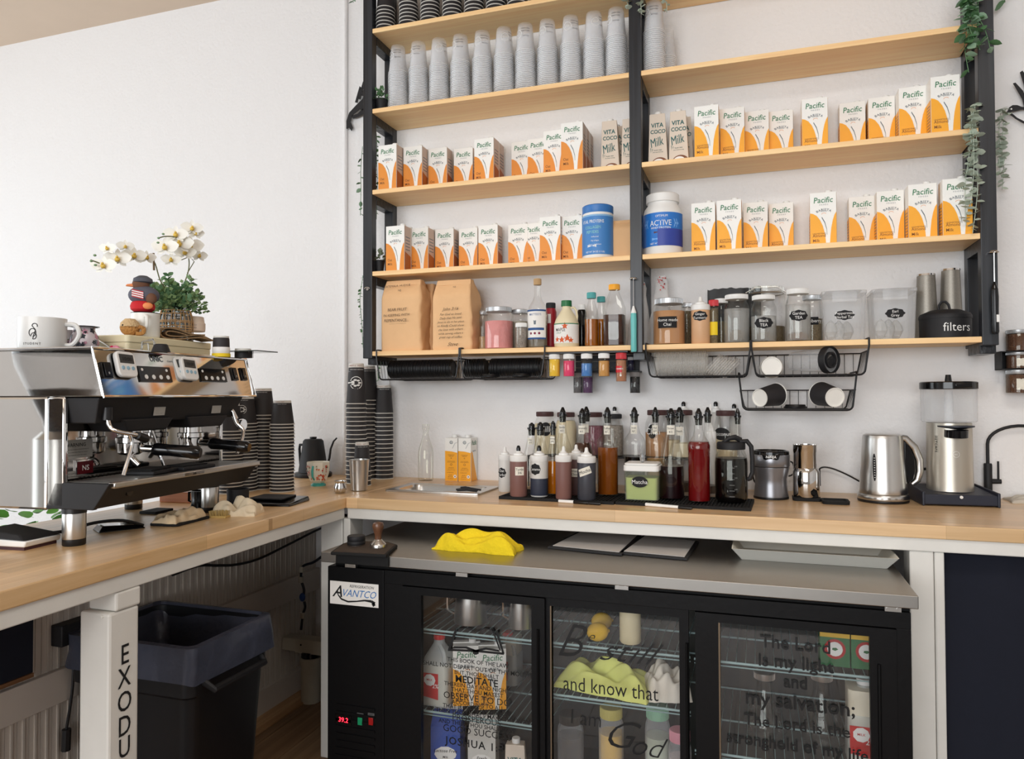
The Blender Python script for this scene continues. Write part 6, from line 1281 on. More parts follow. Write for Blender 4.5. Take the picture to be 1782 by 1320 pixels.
lm = [leaf_mesh(.017, .0072, leafg), leaf_mesh(.017, .0072, leafd)]; random.seed(21); b = B()
for k in range(34):
    a = random.uniform(0, 2*pi); e = random.uniform(.15, 1.45); L = random.uniform(.065, .105)*(1.05 if e > .9 else 1); d = Vector((cos(a)*cos(e), sin(a)*cos(e), sin(e))); pts = [d*L*i/5+Vector((0, 0, .006*sin(i/5*pi))) for i in range(6)]
    b.tube(pts, .0009, 4)
    for i in range(1, 6):
        for s_ in range(2):
            if k*10+i*2+s_ > 298: continue
            sd = d.cross(Vector((sin(i*2+k), cos(i+k), .3))).normalized()*(1 if s_ else -1)+d*.7; put_leaf(lm[(i+k) % 2], pts[i], sd, pl_, random.uniform(.8, 1.25), random.uniform(-1, 1))
o = b.obj('stem', leafd, pl_); o['kind'] = 'stuff'
b = B()
for k in range(620):
    a = random.uniform(0, 2*pi); e = math.asin(random.uniform(-.1, 1)); d = Vector((cos(a)*cos(e), sin(a)*cos(e), sin(e))); q_ = d*random.uniform(.03, .085); q_.z *= 1.05
    dd = (d+Vector((random.uniform(-1, 1), random.uniform(-1, 1), random.uniform(-.4, 1)))).normalized(); sd = dd.orthogonal().normalized()*.0065; L = dd*random.uniform(.012, .018)
    b.add([q_, q_+L*.5-sd, q_+L, q_+L*.5+sd], [(0, 1, 2, 3)], k % 2)
o = b.obj('leaves', [leafg, leafd], pl_, smooth=0); o['kind'] = 'stuff'
petal_m = M('orchid petal white', (252, 251, 244), .5, noise=.01); yel = M('orchid yellow heart', (232, 196, 90), .6, noise=.15, scale=200)
yo = 0
op = thing('white_orchids', 'two arching sprays of white artificial orchids with yellow hearts', 'flowers', c+Vector((0, 0, H)))
pmesh_ = leaf_mesh(.026, .0115, petal_m, 5, .12); smesh = leaf_mesh(.022, .0062, petal_m, 4, .15)
def wp(u, v, y): p = mline(u, .245+(y-yo if 'yo' in globals() else 0), v); return p-op.location
def flower(u, v, y, sc=1, face=0, tilt=0):
    p = wp(u, v, y); f = bpy.data.objects.new('flower', None); COL.objects.link(f); f.parent = op; f.location = p; f.scale = (sc, sc, sc); f.rotation_euler = (radians(tilt), 0, radians(face))
    for a in (10, 170): put_leaf(pmesh_, (0, 0, 0), (cos(radians(a)), -.12, sin(radians(a))), f, 1.1, pi/2 if 0 else 0, 'petal')
    for a in (90, 222, 318): put_leaf(smesh, (0, .002, 0), (cos(radians(a)), -.08, sin(radians(a))), f, 1, 0, 'petal')
    for ch in f.children:
        d = ch.rotation_euler.to_matrix() @ Vector((0, 1, 0)); zax = Vector((0, -1, 0)); xa_ = d.cross(zax).normalized(); za = xa_.cross(d); ch.rotation_euler = Matrix((xa_, d, za)).transposed().to_euler()
    B().ell((0, -.006, -.002), (.0055, .006, .0055), 10, 6).ell((0, -.010, .003), (.003, .004, .003), 8, 5).obj('petal_lip', yel, f)
for u, v, sc, fa, ti in ((181, 462, 1.0, -10, 0), (205, 450, 1.05, 0, 5), (188, 432, .7, -20, 0), (233, 445, 1.0, 15, 0), (218, 428, .7, 10, 20), (255, 448, .8, 25, 0)): flower(u, v, yo-.01, sc*1.22, fa+38, ti)
for u, v, sc, fa, ti in ((306, 408, 1.05, 0, 0), (334, 397, 1.0, 10, 5), (340, 406, .8, 20, 0), (288, 430, 1.15, -10, 0), (312, 424, 1.25, 0, 0), (330, 428, 1.25, 10, 0), (322, 440, 1.0, 0, -10), (298, 452, .85, 0, 0), (346, 445, .8, 20, 0)): flower(u, v, yo, sc*1.25, fa+38, ti)
stg = M('orchid stem', (112, 116, 76), .6)
B().tube(spl([wp(300, 515, yo+.01), wp(280, 490, yo), wp(268, 455, yo), wp(250, 448, yo), wp(215, 455, yo), wp(185, 460, yo), wp(166, 455, yo), wp(158, 452, yo)]), .0018, 6).obj('stem', stg, op)
B().tube(spl([wp(312, 515, yo+.01), wp(328, 470, yo), wp(326, 440, yo), wp(310, 415, yo), wp(290, 411, yo), wp(276, 414, yo)]), .0018, 6).tube([wp(316, 452, yo), wp(330, 446, yo), wp(338, 455, yo), wp(326, 475, yo)], .0014, 6).obj('stem', stg, op)
B().tube([wp(268, 470, yo), wp(267, 440, yo)], .003, 6).obj('support_stick', M('stake brown', (120, 100, 76), .8), op)
for u, v in ((165, 444), (159, 454), (166, 461), (284, 407), (276, 414), (275, 422)): o = B().ell((0, 0, 0), (.0045, .004, .0032), 8, 6).obj('bud', M('bud green', (120, 150, 110), .6), op); o.location = wp(u, v, yo)
# rolled burlap and beige cup
c = mline(281, .20, 590); c.z = ZB2; t = thing('folded_burlap', 'folded strip of brown burlap under the beige cup on the cream tin', 'cloth', c, radians(70)); q = 1/ppm(c); bur = M('burlap', (150, 122, 90), .95, noise=.2, scale=220, bump=.6)
def ribbon(pts, th, d):
    P = spl([(x*q, 0, z*q) for x, z in pts], 5); b = B(); vs = []; n = len(P)
    for i, p in enumerate(P):
        tn = (P[min(i+1, n-1)]-P[max(i-1, 0)]).normalized(); nn = Vector((-tn.z, 0, tn.x))*th
        vs += [p-nn+Vector((0, 0, 0)), p+nn, p+nn+Vector((0, d, 0)), p-nn+Vector((0, d, 0))]
    fs = [(4*i+k, 4*i+(k+1) % 4, 4*(i+1)+(k+1) % 4, 4*(i+1)+k) for i in range(n-1) for k in range(4)]+[(3, 2, 1, 0), (4*n-4, 4*n-3, 4*n-2, 4*n-1)]
    return b.add(vs, fs)
ribbon([(96, 3), (70, 7), (30, 2), (6, 3), (-2, 11), (8, 20), (30, 19), (55, 12), (80, 12)], .0022, .07).obj('fold', bur, t, fix=True)
ribbon([(92, 4), (70, 11), (35, 7), (14, 7), (8, 11), (14, 15), (30, 14), (50, 9)], .0018, .07).obj('fold', bur, t, fix=True)
t, r, H = mug('small matte beige espresso cup with faint print on the burlap', 337, -1.13, 19, 26, M('matte beige', (226, 206, 188), .7), None, -1, z=ZB2+20/ppm(on(337, -1.13)), name='espresso_cup', at=on(337, 0), prof=[(.9, 0), (.98, .03), (1, .3), (1, .55), (.93, .6), (.85, .97), (.78, 1), (0, .98)])
B().text('TOKYO', .006, 0, H*.18, 0, 0, bend=r*1.03).text('COFFEE CLUB', .0035, 0, H*.38, 0, 0, bend=r*1.03).obj('lettering', M('print brown', (90, 80, 76), .7), t, smooth=0)
# clear holder and black cone in front of the tin, cups beyond
p = top(258, -1.30); t = thing('clear_holder', 'clear acrylic holder standing in front of the cream tin', 'holder', p); q = 1/ppm(p); acr = M('clear acrylic', (0, 0, 0))
B().tube([(-16*q, 0, .002), (-13*q, 0, 22*q), (10*q, 0, 25*q), (14*q, 0, 20*q), (12*q, 0, .002)], .003, 8).tube([(-10*q, -.01, .002), (-8*q, -.01, 16*q), (6*q, -.01, 18*q), (8*q, -.01, .002)], .002, 6).obj('frame', acr, t)
p = top(280, -1.36); q = 1/ppm(p); t = thing('tamper_cone', 'small black cone shaped cap on the front edge of the machine top', 'cap', p); B().lathe([(16*q, 0), (15*q, .003), (11*q, 13*q), (9*q, 14*q), (0, 14*q)], 24).obj('cone_body', mblack, t)
for lab, u, y, w_, vt_, vb_, n in (('black lidded jar with white label and yellow band behind the machine end', 385, -1.10, 28, 585, 619, 0), ('black cap of a second small jar at the machine end', 423, -1.03, 28, 605, 622, 1)):
    p = top(u, y); q = 1/ppm(p); t = thing('condiment_jar', lab, 'jar', p, 0, 'small jars at the machine end'); r = w_/2*q
    if n == 0:
        B().lathe([(r*1.1, 0), (r*1.1, .010)], 24).obj('yellow_band', M('yellow label', (0, 0, 0)), t); B().lathe([(r*1.0, .0102), (r*1.05, .012), (r*1.05, 16*q), (r, 17*q)], 24).obj('white_band', white, t); B().lathe([(r*.97, 17*q), (r, 17.5*q), (r*.97, 31*q), (r*.93, 33*q), (0, 33*q)], 24).obj('cup_body', pcb, t)
        B().lathe([(r*.90, 33*q), (r*.92, 36*q), (0, 36*q)], 24).obj('rim', pcw, t)
    else: B().lathe([(r, 0), (r, 12*q)], 24).obj('cup_body', pcb, t); B().lathe([(r*.97, 12*q), (r*.95, 16*q), (0, 16*q)], 24).obj('rim', pcw, t)
p = top(430, -1.05); t = thing('glass_shelf', 'thin dark edged glass plate projecting past the machine end', 'glass plate', (top(396, -1.06).x, -1.06, ZTM+.0165)); B().box(0, 70/ppm(p), -.02, .08, 0, .003).obj('plate', M('glass edge', (60, 66, 62), .1), t) 
for sx_ in (.006, .05): B().lathe([(.004, -.0165), (.004, 0)], 8, (sx_, .05, 0)).obj('foot', chrome, t)
# ------------------------------------------------------------------ around and under the machine
p = atz(135, 0, ZC) if 0 else None
c, r, H = spot(356, 893, ZC, 36, 858); t = thing('milk_pitcher', 'black coated milk pitcher under the machine beside its far foot', 'pitcher', c+Vector((-.03, .02, 0))); B().lathe([(r, 0), (r*1.02, .003), (r*.9, H*.6), (r*.95, H*1.1), (r*.88, H*1.1), (r*.85, .006), (0, .006)], 28).obj('pitcher_body', gloss, t); B().tube([(-r*.85, 0, H), (-r*1.5, 0, H*.95), (-r*1.5, 0, H*.5), (-r*.95, 0, H*.4)], .004, 8).obj('handle', gloss, t)
c, r, H = spot(414, 886, ZC, 38, 850); t = thing('milk_pitcher', 'black coated milk pitcher standing just past the far end of the tray', 'pitcher', c); B().lathe([(r, 0), (r*1.02, .003), (r*.95, H*.6), (r*.98, H), (r*.9, H), (r*.88, .006), (0, .006)], 28).obj('pitcher_body', mblack, t)
p = atz(452, 880, ZC); t = thing('digital_scale', 'flat glossy black digital scale in front of the paper cups', 'scale', (p.x-.02, p.y+.04, ZC), radians(8)); B().hexa([(-.055, -.06, 0), (.12, -.045, 0), (.12, .10, 0), (-.055, .10, 0), (-.055, -.055, .012), (.115, -.04, .008), (.115, .10, .016), (-.055, .10, .016)]).obj('scale_body', gloss, t, bevel=.004); B().rbox(-.045, .075, -.01, .095, .0162, .020, .01).obj('platform', mblack, t)
for lab, u, v, w_, d_, rz in (('flat black scale lying beside the near machine foot', 196, 925, .115, .075, .15),):
    p = atz(u, v, ZC); t = thing('digital_scale', lab, 'scale', (p.x-.02, p.y+.04, ZC), radians(60)); B().hexa([(-w_/2, -d_/2, 0), (w_/2, -d_/2, 0), (w_/2, d_/2, 0), (-w_/2, d_/2, 0), (-w_/2+.012, -d_/2+.01, .016), (w_/2-.012, -d_/2+.01, .010), (w_/2-.012, d_/2-.01, .010), (-w_/2+.012, d_/2-.01, .016)]).obj('scale_body', gloss, t, bevel=.003)
p = atz(318, 912, ZC); t = thing('tamp_mat', 'flat black tray with a crumpled beige cloth lying on it', 'tray', (p.x-.035, p.y+.03, ZC), radians(95)); B().rbox(-.075, .075, -.045, .045, 0, .007, .012).obj('tray_body', rubber, t, bevel=.002)
rag = M('beige cotton rag', (224, 200, 164), .95, noise=.06, scale=50, bump=.3)
cloth('bar_cloth', 'crumpled beige cloth on the black tray under the machine', 'cloth', (p.x-.037, p.y+.03, ZC+.0072), .145, .075, .022, rag, 6.1, radians(95), amp=1.2)
p = atz(268, 893, ZC); t = thing('tamp_mat', 'small ribbed black mat behind the cloth tray', 'tray', (p.x-.01, p.y+.02, ZC), radians(95)); B().rbox(-.04, .04, -.03, .03, 0, .008, .004).obj('tray_body', rubber, t, bevel=.002)
p = atz(405, 898, ZC); cloth('bar_cloth', 'rumpled pale cloth bunched beside the black milk pitcher', 'cloth', (p.x-.012, p.y+.035, ZC), .13, .085, .030, M('pale rag', (222, 206, 178), .95, noise=.05, scale=50, bump=.3), 3.3, radians(20), amp=1.7)
p = atz(382, 902, ZC); t = thing('cleaning_brush', 'flat brush with tan bristles lying between the two cloths', 'brush', (p.x-.015, p.y+.02, ZC), radians(10)); B().box(-.026, .026, -.016, .016, 0, .006).obj('brush_block', M('brush block', (190, 160, 96), .7), t, bevel=.001)
b = B(); random.seed(2)
for i in range(90): x, y = random.uniform(-.024, .024), random.uniform(-.014, .014); b.tube([(x, y, .006), (x*1.1, y*1.15-.002, .020)], .0007, 3)
o = b.obj('bristles', M('tan bristle', (206, 182, 122), .9), t); o['kind'] = 'stuff'
p = atz(300, 878, ZC); t = thing('wooden_block', 'reddish wooden knock block standing behind the machine foot', 'block', (p.x-.03, p.y+.06, ZC), radians(5)); B().box(-.06, .06, -.02, .02, 0, .035).obj('block_body', WOOD('reddish wood', (196, 128, 84), (160, 96, 60)), t, bevel=.003)
# grinder standing off frame, whose hopper shows in the polished side
gp = Vector((-.02, -1.87, ZC)); t = thing('bean_grinder', 'grinder with a clear cone of coffee beans on the counter end before the machine', 'grinder', gp)
B().lathe([(.085, 0), (.085, .02), (.07, .05), (.07, .24), (.05, .26)], 30).obj('grinder_body', steel, t); B().lathe([(.045, .26), (.05, .29), (.115, .44), (.12, .47)], 30, cap=False).obj('hopper', clearp, t)
B().lathe([(.04, .262), (.046, .29), (.085, .375), (0, .38)], 24).obj('beans', M('roasted beans', (58, 40, 30), .5, noise=.5, scale=120, bump=.6), t); B().lathe([(.12, .471), (.122, .49), (0, .492)], 30).obj('hopper_lid', gloss, t)
p = atz(60, 955, ZC); t = thing('card_reader', 'white and black countertop device with a cable at the near counter end', 'device', (p.x-.055, p.y+.02, ZC), radians(5))
B().hexa([(-.08, -.05, .008), (.050, -.05, .008), (.050, .05, .008), (-.08, .05, .008), (-.08, -.05, .026), (.055, -.05, .022), (.055, .05, .022), (-.08, .05, .026)]).obj('case', white, t, bevel=.003)
B().box(-.07, .045, -.045, .045, 0, .008).obj('base', M('device base', (70, 40, 44), .6), t); B().hexa([(-.08, -.052, .027), (.050, -.052, .0235), (.058, .05, .0235), (-.08, .05, .027), (-.08, -.04, .044), (.02, -.035, .034), (.045, .045, .028), (-.08, .045, .044)]).obj('top_cover', mblack, t, bevel=.004)
o = B().tube(spl([(p.x-.02, p.y+.05, ZC+.026), (p.x-.03, p.y+.12, ZC+.022), (p.x-.02, p.y+.18, ZC+.03), (p.x+.01, p.y+.24, ZC+.028), (p.x+.02, p.y+.30, ZC+.006)]), .0042, 8).obj('power_cord', black); tag(o, 'thick black cable running from the white device to the machine foot', 'power cord', 'black power cords')
# potted greens seen in the gap under the machine
vt_ = thing('potted_greens', 'small trailing green plant in a white pot beyond the counter edge', 'plant', (-.62, -.99, .14)); B().lathe([(.10, 0), (.16, .34), (.17, .66), (.155, .66), (.14, .60), (0, .60)], 24).obj('pot', white, vt_); gm = leaf_mesh(.055, .022, M('bright leaf', (96, 160, 66), .5, noise=.2)); random.seed(8)
for k in range(46): a = random.uniform(0, 6.28); rr = random.uniform(.02, .16); put_leaf(gm, (rr*cos(a), rr*sin(a), .64+random.uniform(0, .16)), (cos(a), sin(a), random.uniform(-.1, .5)), vt_, random.uniform(.7, 1.2), random.uniform(-.6, .6))
B().lathe([(.12, .59), (.12, .62)], 18).obj('soil', M('dark soil', (50, 38, 30), .95, noise=.3, scale=100), vt_)
# ================================================================== back bar cooler
fz = .798; YF = -.900
fg = thing('bar_cooler', 'long black three door back bar cooler with stainless top under the worktop', 'cooler', (0, 0, 0))
FX0, FX1 = .500, 2.117; def_z = .767
B().box(.497, 2.128, -.932, -.31, fz-.0315, fz).obj('steel_top', steeld, fg, bevel=.002, smooth=0)
fb = M('cooler black vinyl', (9, 9, 11), .4, noise=.1, scale=60, bump=.04, spec=.25); gk = M('door gasket black', (6, 6, 7), .5, spec=.2)
fi = M('cooler interior', (56, 57, 54), .5, .2, noise=.08)
xs = [aty(u, 1100, YF).x for u in (668, 700, 948, 1218, 1560, 1587)]
PXR_ = xs[0]
B().box(FX0, PXR_, YF, -.33, .02, .748).obj('control_housing', fb, fg, bevel=.003, smooth=0)
B().box(FX0+.02, FX1, -.885, -.33, .7485, .766).obj('top_rail', gk, fg, smooth=0)
B().box(PXR_, FX1, -.36, -.33, .02, .748).box(PXR_, PXR_+.04, -.87, -.36, .02, .748).box(FX1-.03, FX1, -.87, -.36, .02, .748).box(PXR_, FX1, -.87, -.36, .02, .05).box(PXR_, FX1, -.87, -.36, .735, .748).obj('cabinet_shell', fi, fg, smooth=0)
B().box(PXR_, FX1, YF+.002, -.872, .708, .748).box(PXR_, FX1, YF+.002, -.872, .02, .09).box(PXR_, xs[1]+.0, YF+.002, -.872, .09, .708).box(xs[4], FX1, YF+.002, -.8702, .09, .708).obj('door_surround', fb, fg, smooth=0, bevel=.001)
cg = GLASS('cooler glass', (200, 205, 210), .06, .02, edge=.5, milky=False)
for i, (ua, ub, vt) in enumerate(((733, 925, 1036), (960, 1182, 1060), (1253, 1513, 1079))):
    y = YF+.004 if i != 1 else YF+.016
    ga, gb_ = aty(ua, 1100, y-.004).x, aty(ub, 1100, y-.004).x; zt = .684; oa, ob = [(xs[1], xs[2]), (xs[2]-.0, xs[3]-.03), (xs[3]-.012, xs[4])][i]
    d = B(); d.box(oa, ga, y-.006, y+.012, .09, .706).box(gb_, ob, y-.006, y+.012, .09, .706).box(ga, gb_, y-.006, y+.012, zt, .706).box(ga, gb_, y-.006, y+.012, .09, .13)
    do = d.obj('door', fb, fg, smooth=0); B().box(ga, gb_, y+.002, y+.005, .13, zt).obj('glass', cg, do, smooth=0)
    B().tube([(gb_+.02, y-.007, .20), (gb_+.02, y-.010, .62)], .004, 6).obj('pull_strip', gk, do)
    if i: B().box(ga-.004, ga, y-.0065, y+.012, .13, zt).obj('edge_strip', M('brass strip', (120, 104, 86), .4, .6), do, smooth=0)
for u in (806, 1083, 1552, 613):
    x = aty(u, 1010, YF-.003).x
    B().box(x-.018, x+.018, -.915, YF-.0005, .752, .7665).lathe([(.004, -.9165), (.004, -.915)], 8, (x-.011, 0, .759), axis='y').lathe([(.004, -.9165), (.004, -.915)], 8, (x+.011, 0, .759), axis='y').obj('bracket', steel, fg, smooth=0)
# maker plate, display, switches, louvres
x0, x1 = aty(575, 1033, YF).x, aty(659, 1033, YF).x; z0, z1 = aty(617, 1053, YF).z, aty(617, 1013, YF).z; w = x1-x0; h = z1-z0
b = B().box(x0, x1, YF-.002, YF-.0003, z0, z1, 0); cx = (x0+x1)/2
b.text('REFRIGERATION', h*.17, x0+w*.66, z0+h*.78, YF-.0025, 2, shear=.3, sx=.95).text('VANTCO', h*.44, x0+w*.60, z0+h*.38, YF-.0025, 1, shear=.35, off=.0, sx=.92).text('A', h*.72, x0+w*.155, z0+h*.33, YF-.0027, 2, shear=.35, off=.006)
sw = [(x0+w*.16, z0+h*.62, .003), (x0+w*.17, z0+h*.42, .0035), (x0+w*.24, z0+h*.24, .005), (x0+w*.38, z0+h*.15, .005), (x0+w*.56, z0+h*.20, .004), (x0+w*.72, z0+h*.27, .005), (x0+w*.86, z0+h*.26, .008), (x0+w*.93, z0+h*.17, .010), (x0+w*.88, z0+h*.09, .010)]
for i in range(len(sw)-1):
    a, c = Vector(sw[i][:2]), Vector(sw[i+1][:2]); n = Vector((-(c-a).y, (c-a).x)).normalized(); p, q = sw[i][2]/2, sw[i+1][2]/2
    b.add([(v_.x, YF-.0029, v_.y) for v_ in (a-n*p, c-n*q, c+n*q, a+n*p)], [(0, 1, 2, 3)], 2)
b.obj('maker_plate', [paper, M('plate blue', (50, 120, 190), .5, noise=0), ink], fg, smooth=0)
def fq(u, v): p = aty(u, v, YF); return p.x, p.z
xa, za_ = fq(598, 1251); b = B().rbox(xa-.028, xa+.028, YF-.003, YF, za_-.014, za_+.014, .001, 0)
b.obj('display', gloss, fg, smooth=0); B().text('39.2', .020, xa, za_-.007, YF-.0035, 0, shear=.12, off=.012).obj('readout', M('red digits', (255, 40, 60), .5, noise=0, emit=3), fg, smooth=0)
for u, col, lb_ in ((627, (20, 120, 80), 'POWER'), (646, (150, 24, 24), 'LIGHT')):
    xa, za_ = fq(u, 1254); B().box(xa-.0075, xa+.0075, YF-.004, YF, za_-.011, za_+.011).obj('switch', M('switch %s' % lb_, col, .3, emit=.25 if u == 627 else .08), fg, bevel=.001); B().box(xa-.011, xa+.011, YF-.001, YF, za_+.016, za_+.024).text(lb_, .006, xa, za_+.018, YF-.0015, 1).obj('switch_label', [M('dim label', (90, 90, 90)), ink], fg, smooth=0)
b = B()
for k in range(12): b.box(FX0+.03, PXR_-.03, YF-.003, YF, .08+.022*k, .088+.022*k)
o = b.obj('louvre', fb, fg, smooth=0); o['kind'] = 'stuff'
# wire shelves
ws = M('shelf wire teal white', (150, 176, 178), .4, noise=0)
for xa, xb, zs in ((PXR_+.045, xs[2]-.002, (.565, .32)), (xs[2]+.002, xs[3]-.03, (.566, .42)), (xs[3]-.02, FX1-.035, (.564, .32))):
    for z in zs:
        s_ = B().tube([(xa, -.845, z), (xb, -.845, z)], .0035, 8).tube([(xa, -.84, z-.012), (xb, -.84, z-.012)], .002, 6).tube([(xa, -.38, z), (xb, -.38, z)], .003, 8).tube([(xa, -.62, z-.004), (xb, -.62, z-.004)], .003, 8).obj('wire_shelf', ws, fg)
        for k in range(int((xb-xa)/.024)): B().tube([(xa+.012+.024*k, -.845, z), (xa+.012+.024*k, -.38, z)], .0014, 4).obj('wire', ws, s_)
cooler_fill = bpy.data.lights.new('cooler_fill_light', 'AREA'); cooler_fill.shape = 'RECTANGLE'; cooler_fill.size = 1.3; cooler_fill.size_y = .02; cooler_fill.energy = .05; cooler_fill.color = (.95, 1, .95); lo = bpy.data.objects.new('cooler_fill_light', cooler_fill); lo.location = (1.45, -.84, .73); lo.rotation_euler = (radians(-25), 0, 0); COL.objects.link(lo)  # added fill light that keeps the cooler contents from going too dark
# lettering on the glass
dk_ = M('vinyl lettering black', (6, 6, 7), .5, noise=0)
def dtext(door, lines, y, name='lettering'):
    b = B()
    for s, u, v, hp, kw in lines:
        p = aty(u, v, y); k = ppm(p); b.text(s, hp/k*1.38, p.x, p.z-hp/k*.5, y, 0, **kw)
    return b.obj(name, dk_, door, smooth=0)
D = [c for c in fg.children if c.name.startswith('door') and 'surround' not in c.name]
L1 = [('THIS BOOK OF THE LAW', 831, 1152, 7.3, dict(off=.012)), ('SHALL NOT DEPART OUT OF THY MOUTH', 828, 1163, 7.6, dict(off=.012)), ('BUT THOU SHALT', 829, 1173, 7.3, dict(off=.012)), ('MEDITATE', 829, 1184, 12.5, dict(off=.02)), ('THEREIN DAY AND NIGHT,', 830, 1195, 7.3, dict(off=.012)), ('THAT THOU MAYEST', 830, 1204, 7.3, dict(off=.012)), ('OBSERVE TO DO', 829, 1215, 12, dict(off=.004)),
      ('ACCORDING TO ALL', 831, 1226, 7.3, dict(off=.012)), ('THAT IS WRITTEN THEREIN', 828, 1234, 7.3, dict(off=.012)), ('FOR THEN THOU SHALT MAKE THY WAY', 828, 1243, 7.6, dict(off=.012)), ('PROSPEROUS,', 830, 1252, 11, {}), ('AND THEN THOU SHALT HAVE', 829, 1262, 7.3, dict(off=.012)), ('GOOD SUCCESS', 829, 1273, 12.5, dict(off=.002)), ('JOSHUA 1:8', 825, 1294, 13.5, dict(off=.016, space=1.15))]
yl = YF+.0055-.0042
dtext(D[0], L1, yl)
b = B(); P_ = lambda u, v: (lambda p: (p.x, yl, p.z))(aty(u, v, yl))
for q in ([(792, 1093), (780, 1128), (784, 1129), (796, 1096)], [(780, 1128), (828, 1130), (828, 1134), (779, 1132)], [(866, 1096), (878, 1137), (874, 1136), (862, 1099)], [(828, 1130), (877, 1135), (877, 1139), (828, 1134)], [(858, 1092), (872, 1132), (869, 1131), (855, 1094)], [(790, 1124), (812, 1124), (827, 1130), (827, 1133), (810, 1128), (786, 1128)], [(829, 1130), (845, 1126), (868, 1130), (870, 1134), (846, 1130), (829, 1133)], [(796, 1093), (812, 1091), (827, 1097), (827, 1099), (812, 1093), (797, 1095)], [(829, 1098), (842, 1092), (860, 1095), (859, 1097), (843, 1094), (829, 1100)], [(823, 1130), (833, 1130), (833, 1137), (828, 1139), (823, 1137)]):
    b.add([P_(*x) for x in q], [tuple(range(len(q)))])
b.obj('open_book_print', dk_, D[0], smooth=0)
dtext(D[1], [('B', 993, 1112, 62, dict(shear=.5, off=-.014, sx=.95)), ('e', 1028, 1106, 20, dict(shear=.5, off=-.008)), ('still', 1096, 1133, 40, dict(shear=.6, off=-.010, sx=1.25)), ('and know that', 1061, 1196, 26, dict(sx=.80, off=-.002)), ('I am', 1018, 1248, 27, dict(sx=.9, off=-.012, shear=.06)), ('G', 1080, 1276, 50, dict(shear=.5, off=-.012, sx=1.1)), ('od', 1128, 1297, 38, dict(shear=.5, off=-.012, sx=1.0))], YF+.016+.0055-.0042)
dtext(D[2], [('The Lord', 1383, 1120, 22, dict(off=.012)), ('is my light', 1384, 1153, 22, dict(off=.012)), ('and', 1384, 1187, 20, dict(off=.016)), ('my salvation;', 1390, 1222, 25, dict(off=.016)), ('The Lord is the', 1385, 1261, 20, dict(off=.012)), ('stronghold of my life', 1384, 1297, 20, dict(off=.016))], yl)
# ---------------- what the cooler holds
GC = 'things kept in the bar cooler'
def jug(lab, u, y, z, wpx, vt, fr=.6, labelc=(200, 50, 50), cap=(214, 50, 50)):
    c, r, H = spoty(u, y, z, wpx, vt); t = thing('milk_jug', lab, 'milk jug', c, 0, GC); w = r*.97
    jm = GLASS('milky jug plastic', (214, 220, 220), .45, .3, edge=.8)
    loft([ringrr(-w, w, -w, w, w*.35, 0), ringrr(-w, w, -w, w, w*.35, H*.55), ringrr(-w*.9, w*.9, -w*.9, w*.9, w*.4, H*.68), ringrr(-w*.4, w*.4, -w*.4, w*.4, w*.38, H*.87), ringrr(-w*.36, w*.36, -w*.36, w*.36, w*.35, H*.94)], True).obj('jug_body', jm, t)
    loft([ringrr(-w*.96, w*.96, -w*.96, w*.96, w*.35, .002), ringrr(-w*.96, w*.96, -w*.96, w*.96, w*.35, H*fr)], True).obj('milk', M('milk', (232, 226, 206), .5, noise=0), t)
    B().lathe([(w*.40, H*.93), (w*.42, H*.935), (w*.42, H), (0, H)], 18).obj('cap', M('cap %d' % cap[0], cap, .4), t)
    B().tube(spl([(w*.3, -w*.5, H*.86), (w*.75, -w*.9, H*.78), (w*.9, -w*1.0, H*.62)], 4), w*.15, 8).obj('handle', jm, t)
    B().add([(-w*.9, -w-.0008, H*.14), (w*.35, -w-.0008, H*.10), (w*.35, -w-.0008, H*.48), (-w*.9, -w-.0008, H*.48)], [(0, 1, 2, 3)], 0).add([(-w*.3+w*.45*cos(i*.7), -w-.0012, H*.38+w*.42*sin(i*.7)) for i in range(9)], [tuple(range(9))], 1).text('2%', .018, w*.15, H*.27, -w-.0015, 1, off=.01).text('MILK', .009, -w*.3, H*.37, -w-.0016, 0, off=.01).obj('label_print', [M('jug label red', labelc, .5), inkw], t, smooth=0)
jug('half gallon milk jug with a red label behind the first cooler door', 764, -.77, .3225, 50, 1102)
jug('milk jug standing deeper behind the cartons, first cooler door', 882, -.55, .3225, 46, 1098, .9, (150, 30, 40))
jug('large white milk jug at the far side behind the third cooler door', 1497, -.76, .3225, 62, 1178, .9, (214, 60, 50), (240, 240, 240))
for u, lab in ((812, 'orange milk carton behind the first cooler door, next to the jug'), (857, 'orange milk carton behind the first cooler door, farther from the jug')):
    p = aty(u, 1200, -.78); o = dup(alm0, (p.x, -.78, .3225), radians(22), lab, GC)
def gable(lab, u, y, z, w, H, col, words_, name='juice_carton', txc=inkw):
    p = aty(u, 1250, y); t = thing(name, lab, 'carton', (p.x, y, z), radians(12), GC); w2 = w/2; cm = M('carton %d %d' % col[:2], col, .5, noise=.03)
    B().hexa([(-w2, 0, 0), (w2, 0, 0), (w2, w, 0), (-w2, w, 0), (-w2, 0, H*.8), (w2, 0, H*.8), (w2, w, H*.8), (-w2, w, H*.8)]).add([(-w2, 0, H*.8), (w2, 0, H*.8), (w2, w, H*.8), (-w2, w, H*.8), (-w2, w/2, H*.95), (w2, w/2, H*.95)], [(0, 1, 5, 4), (2, 3, 4, 5), (1, 2, 5), (3, 0, 4)]).obj('carton_box', cm, t, smooth=0)
    B().box(-w2, w2, w/2-.002, w/2+.002, H*.94, H).obj('top_seam', white, t)
    b = B().add([(w2*.75*cos(i*.65), -.0008, H*.48+w2*.5*sin(i*.65)) for i in range(10)], [tuple(range(10))], 1)
    for i, s in enumerate(words_): b.text(s, .014 if i == 0 else .010, 0, H*(.50-.07*i), -.0014, 0 if i else 2, shear=.2, off=.006)
    b.obj('front_print', [ink, paper, txc], t, smooth=0)
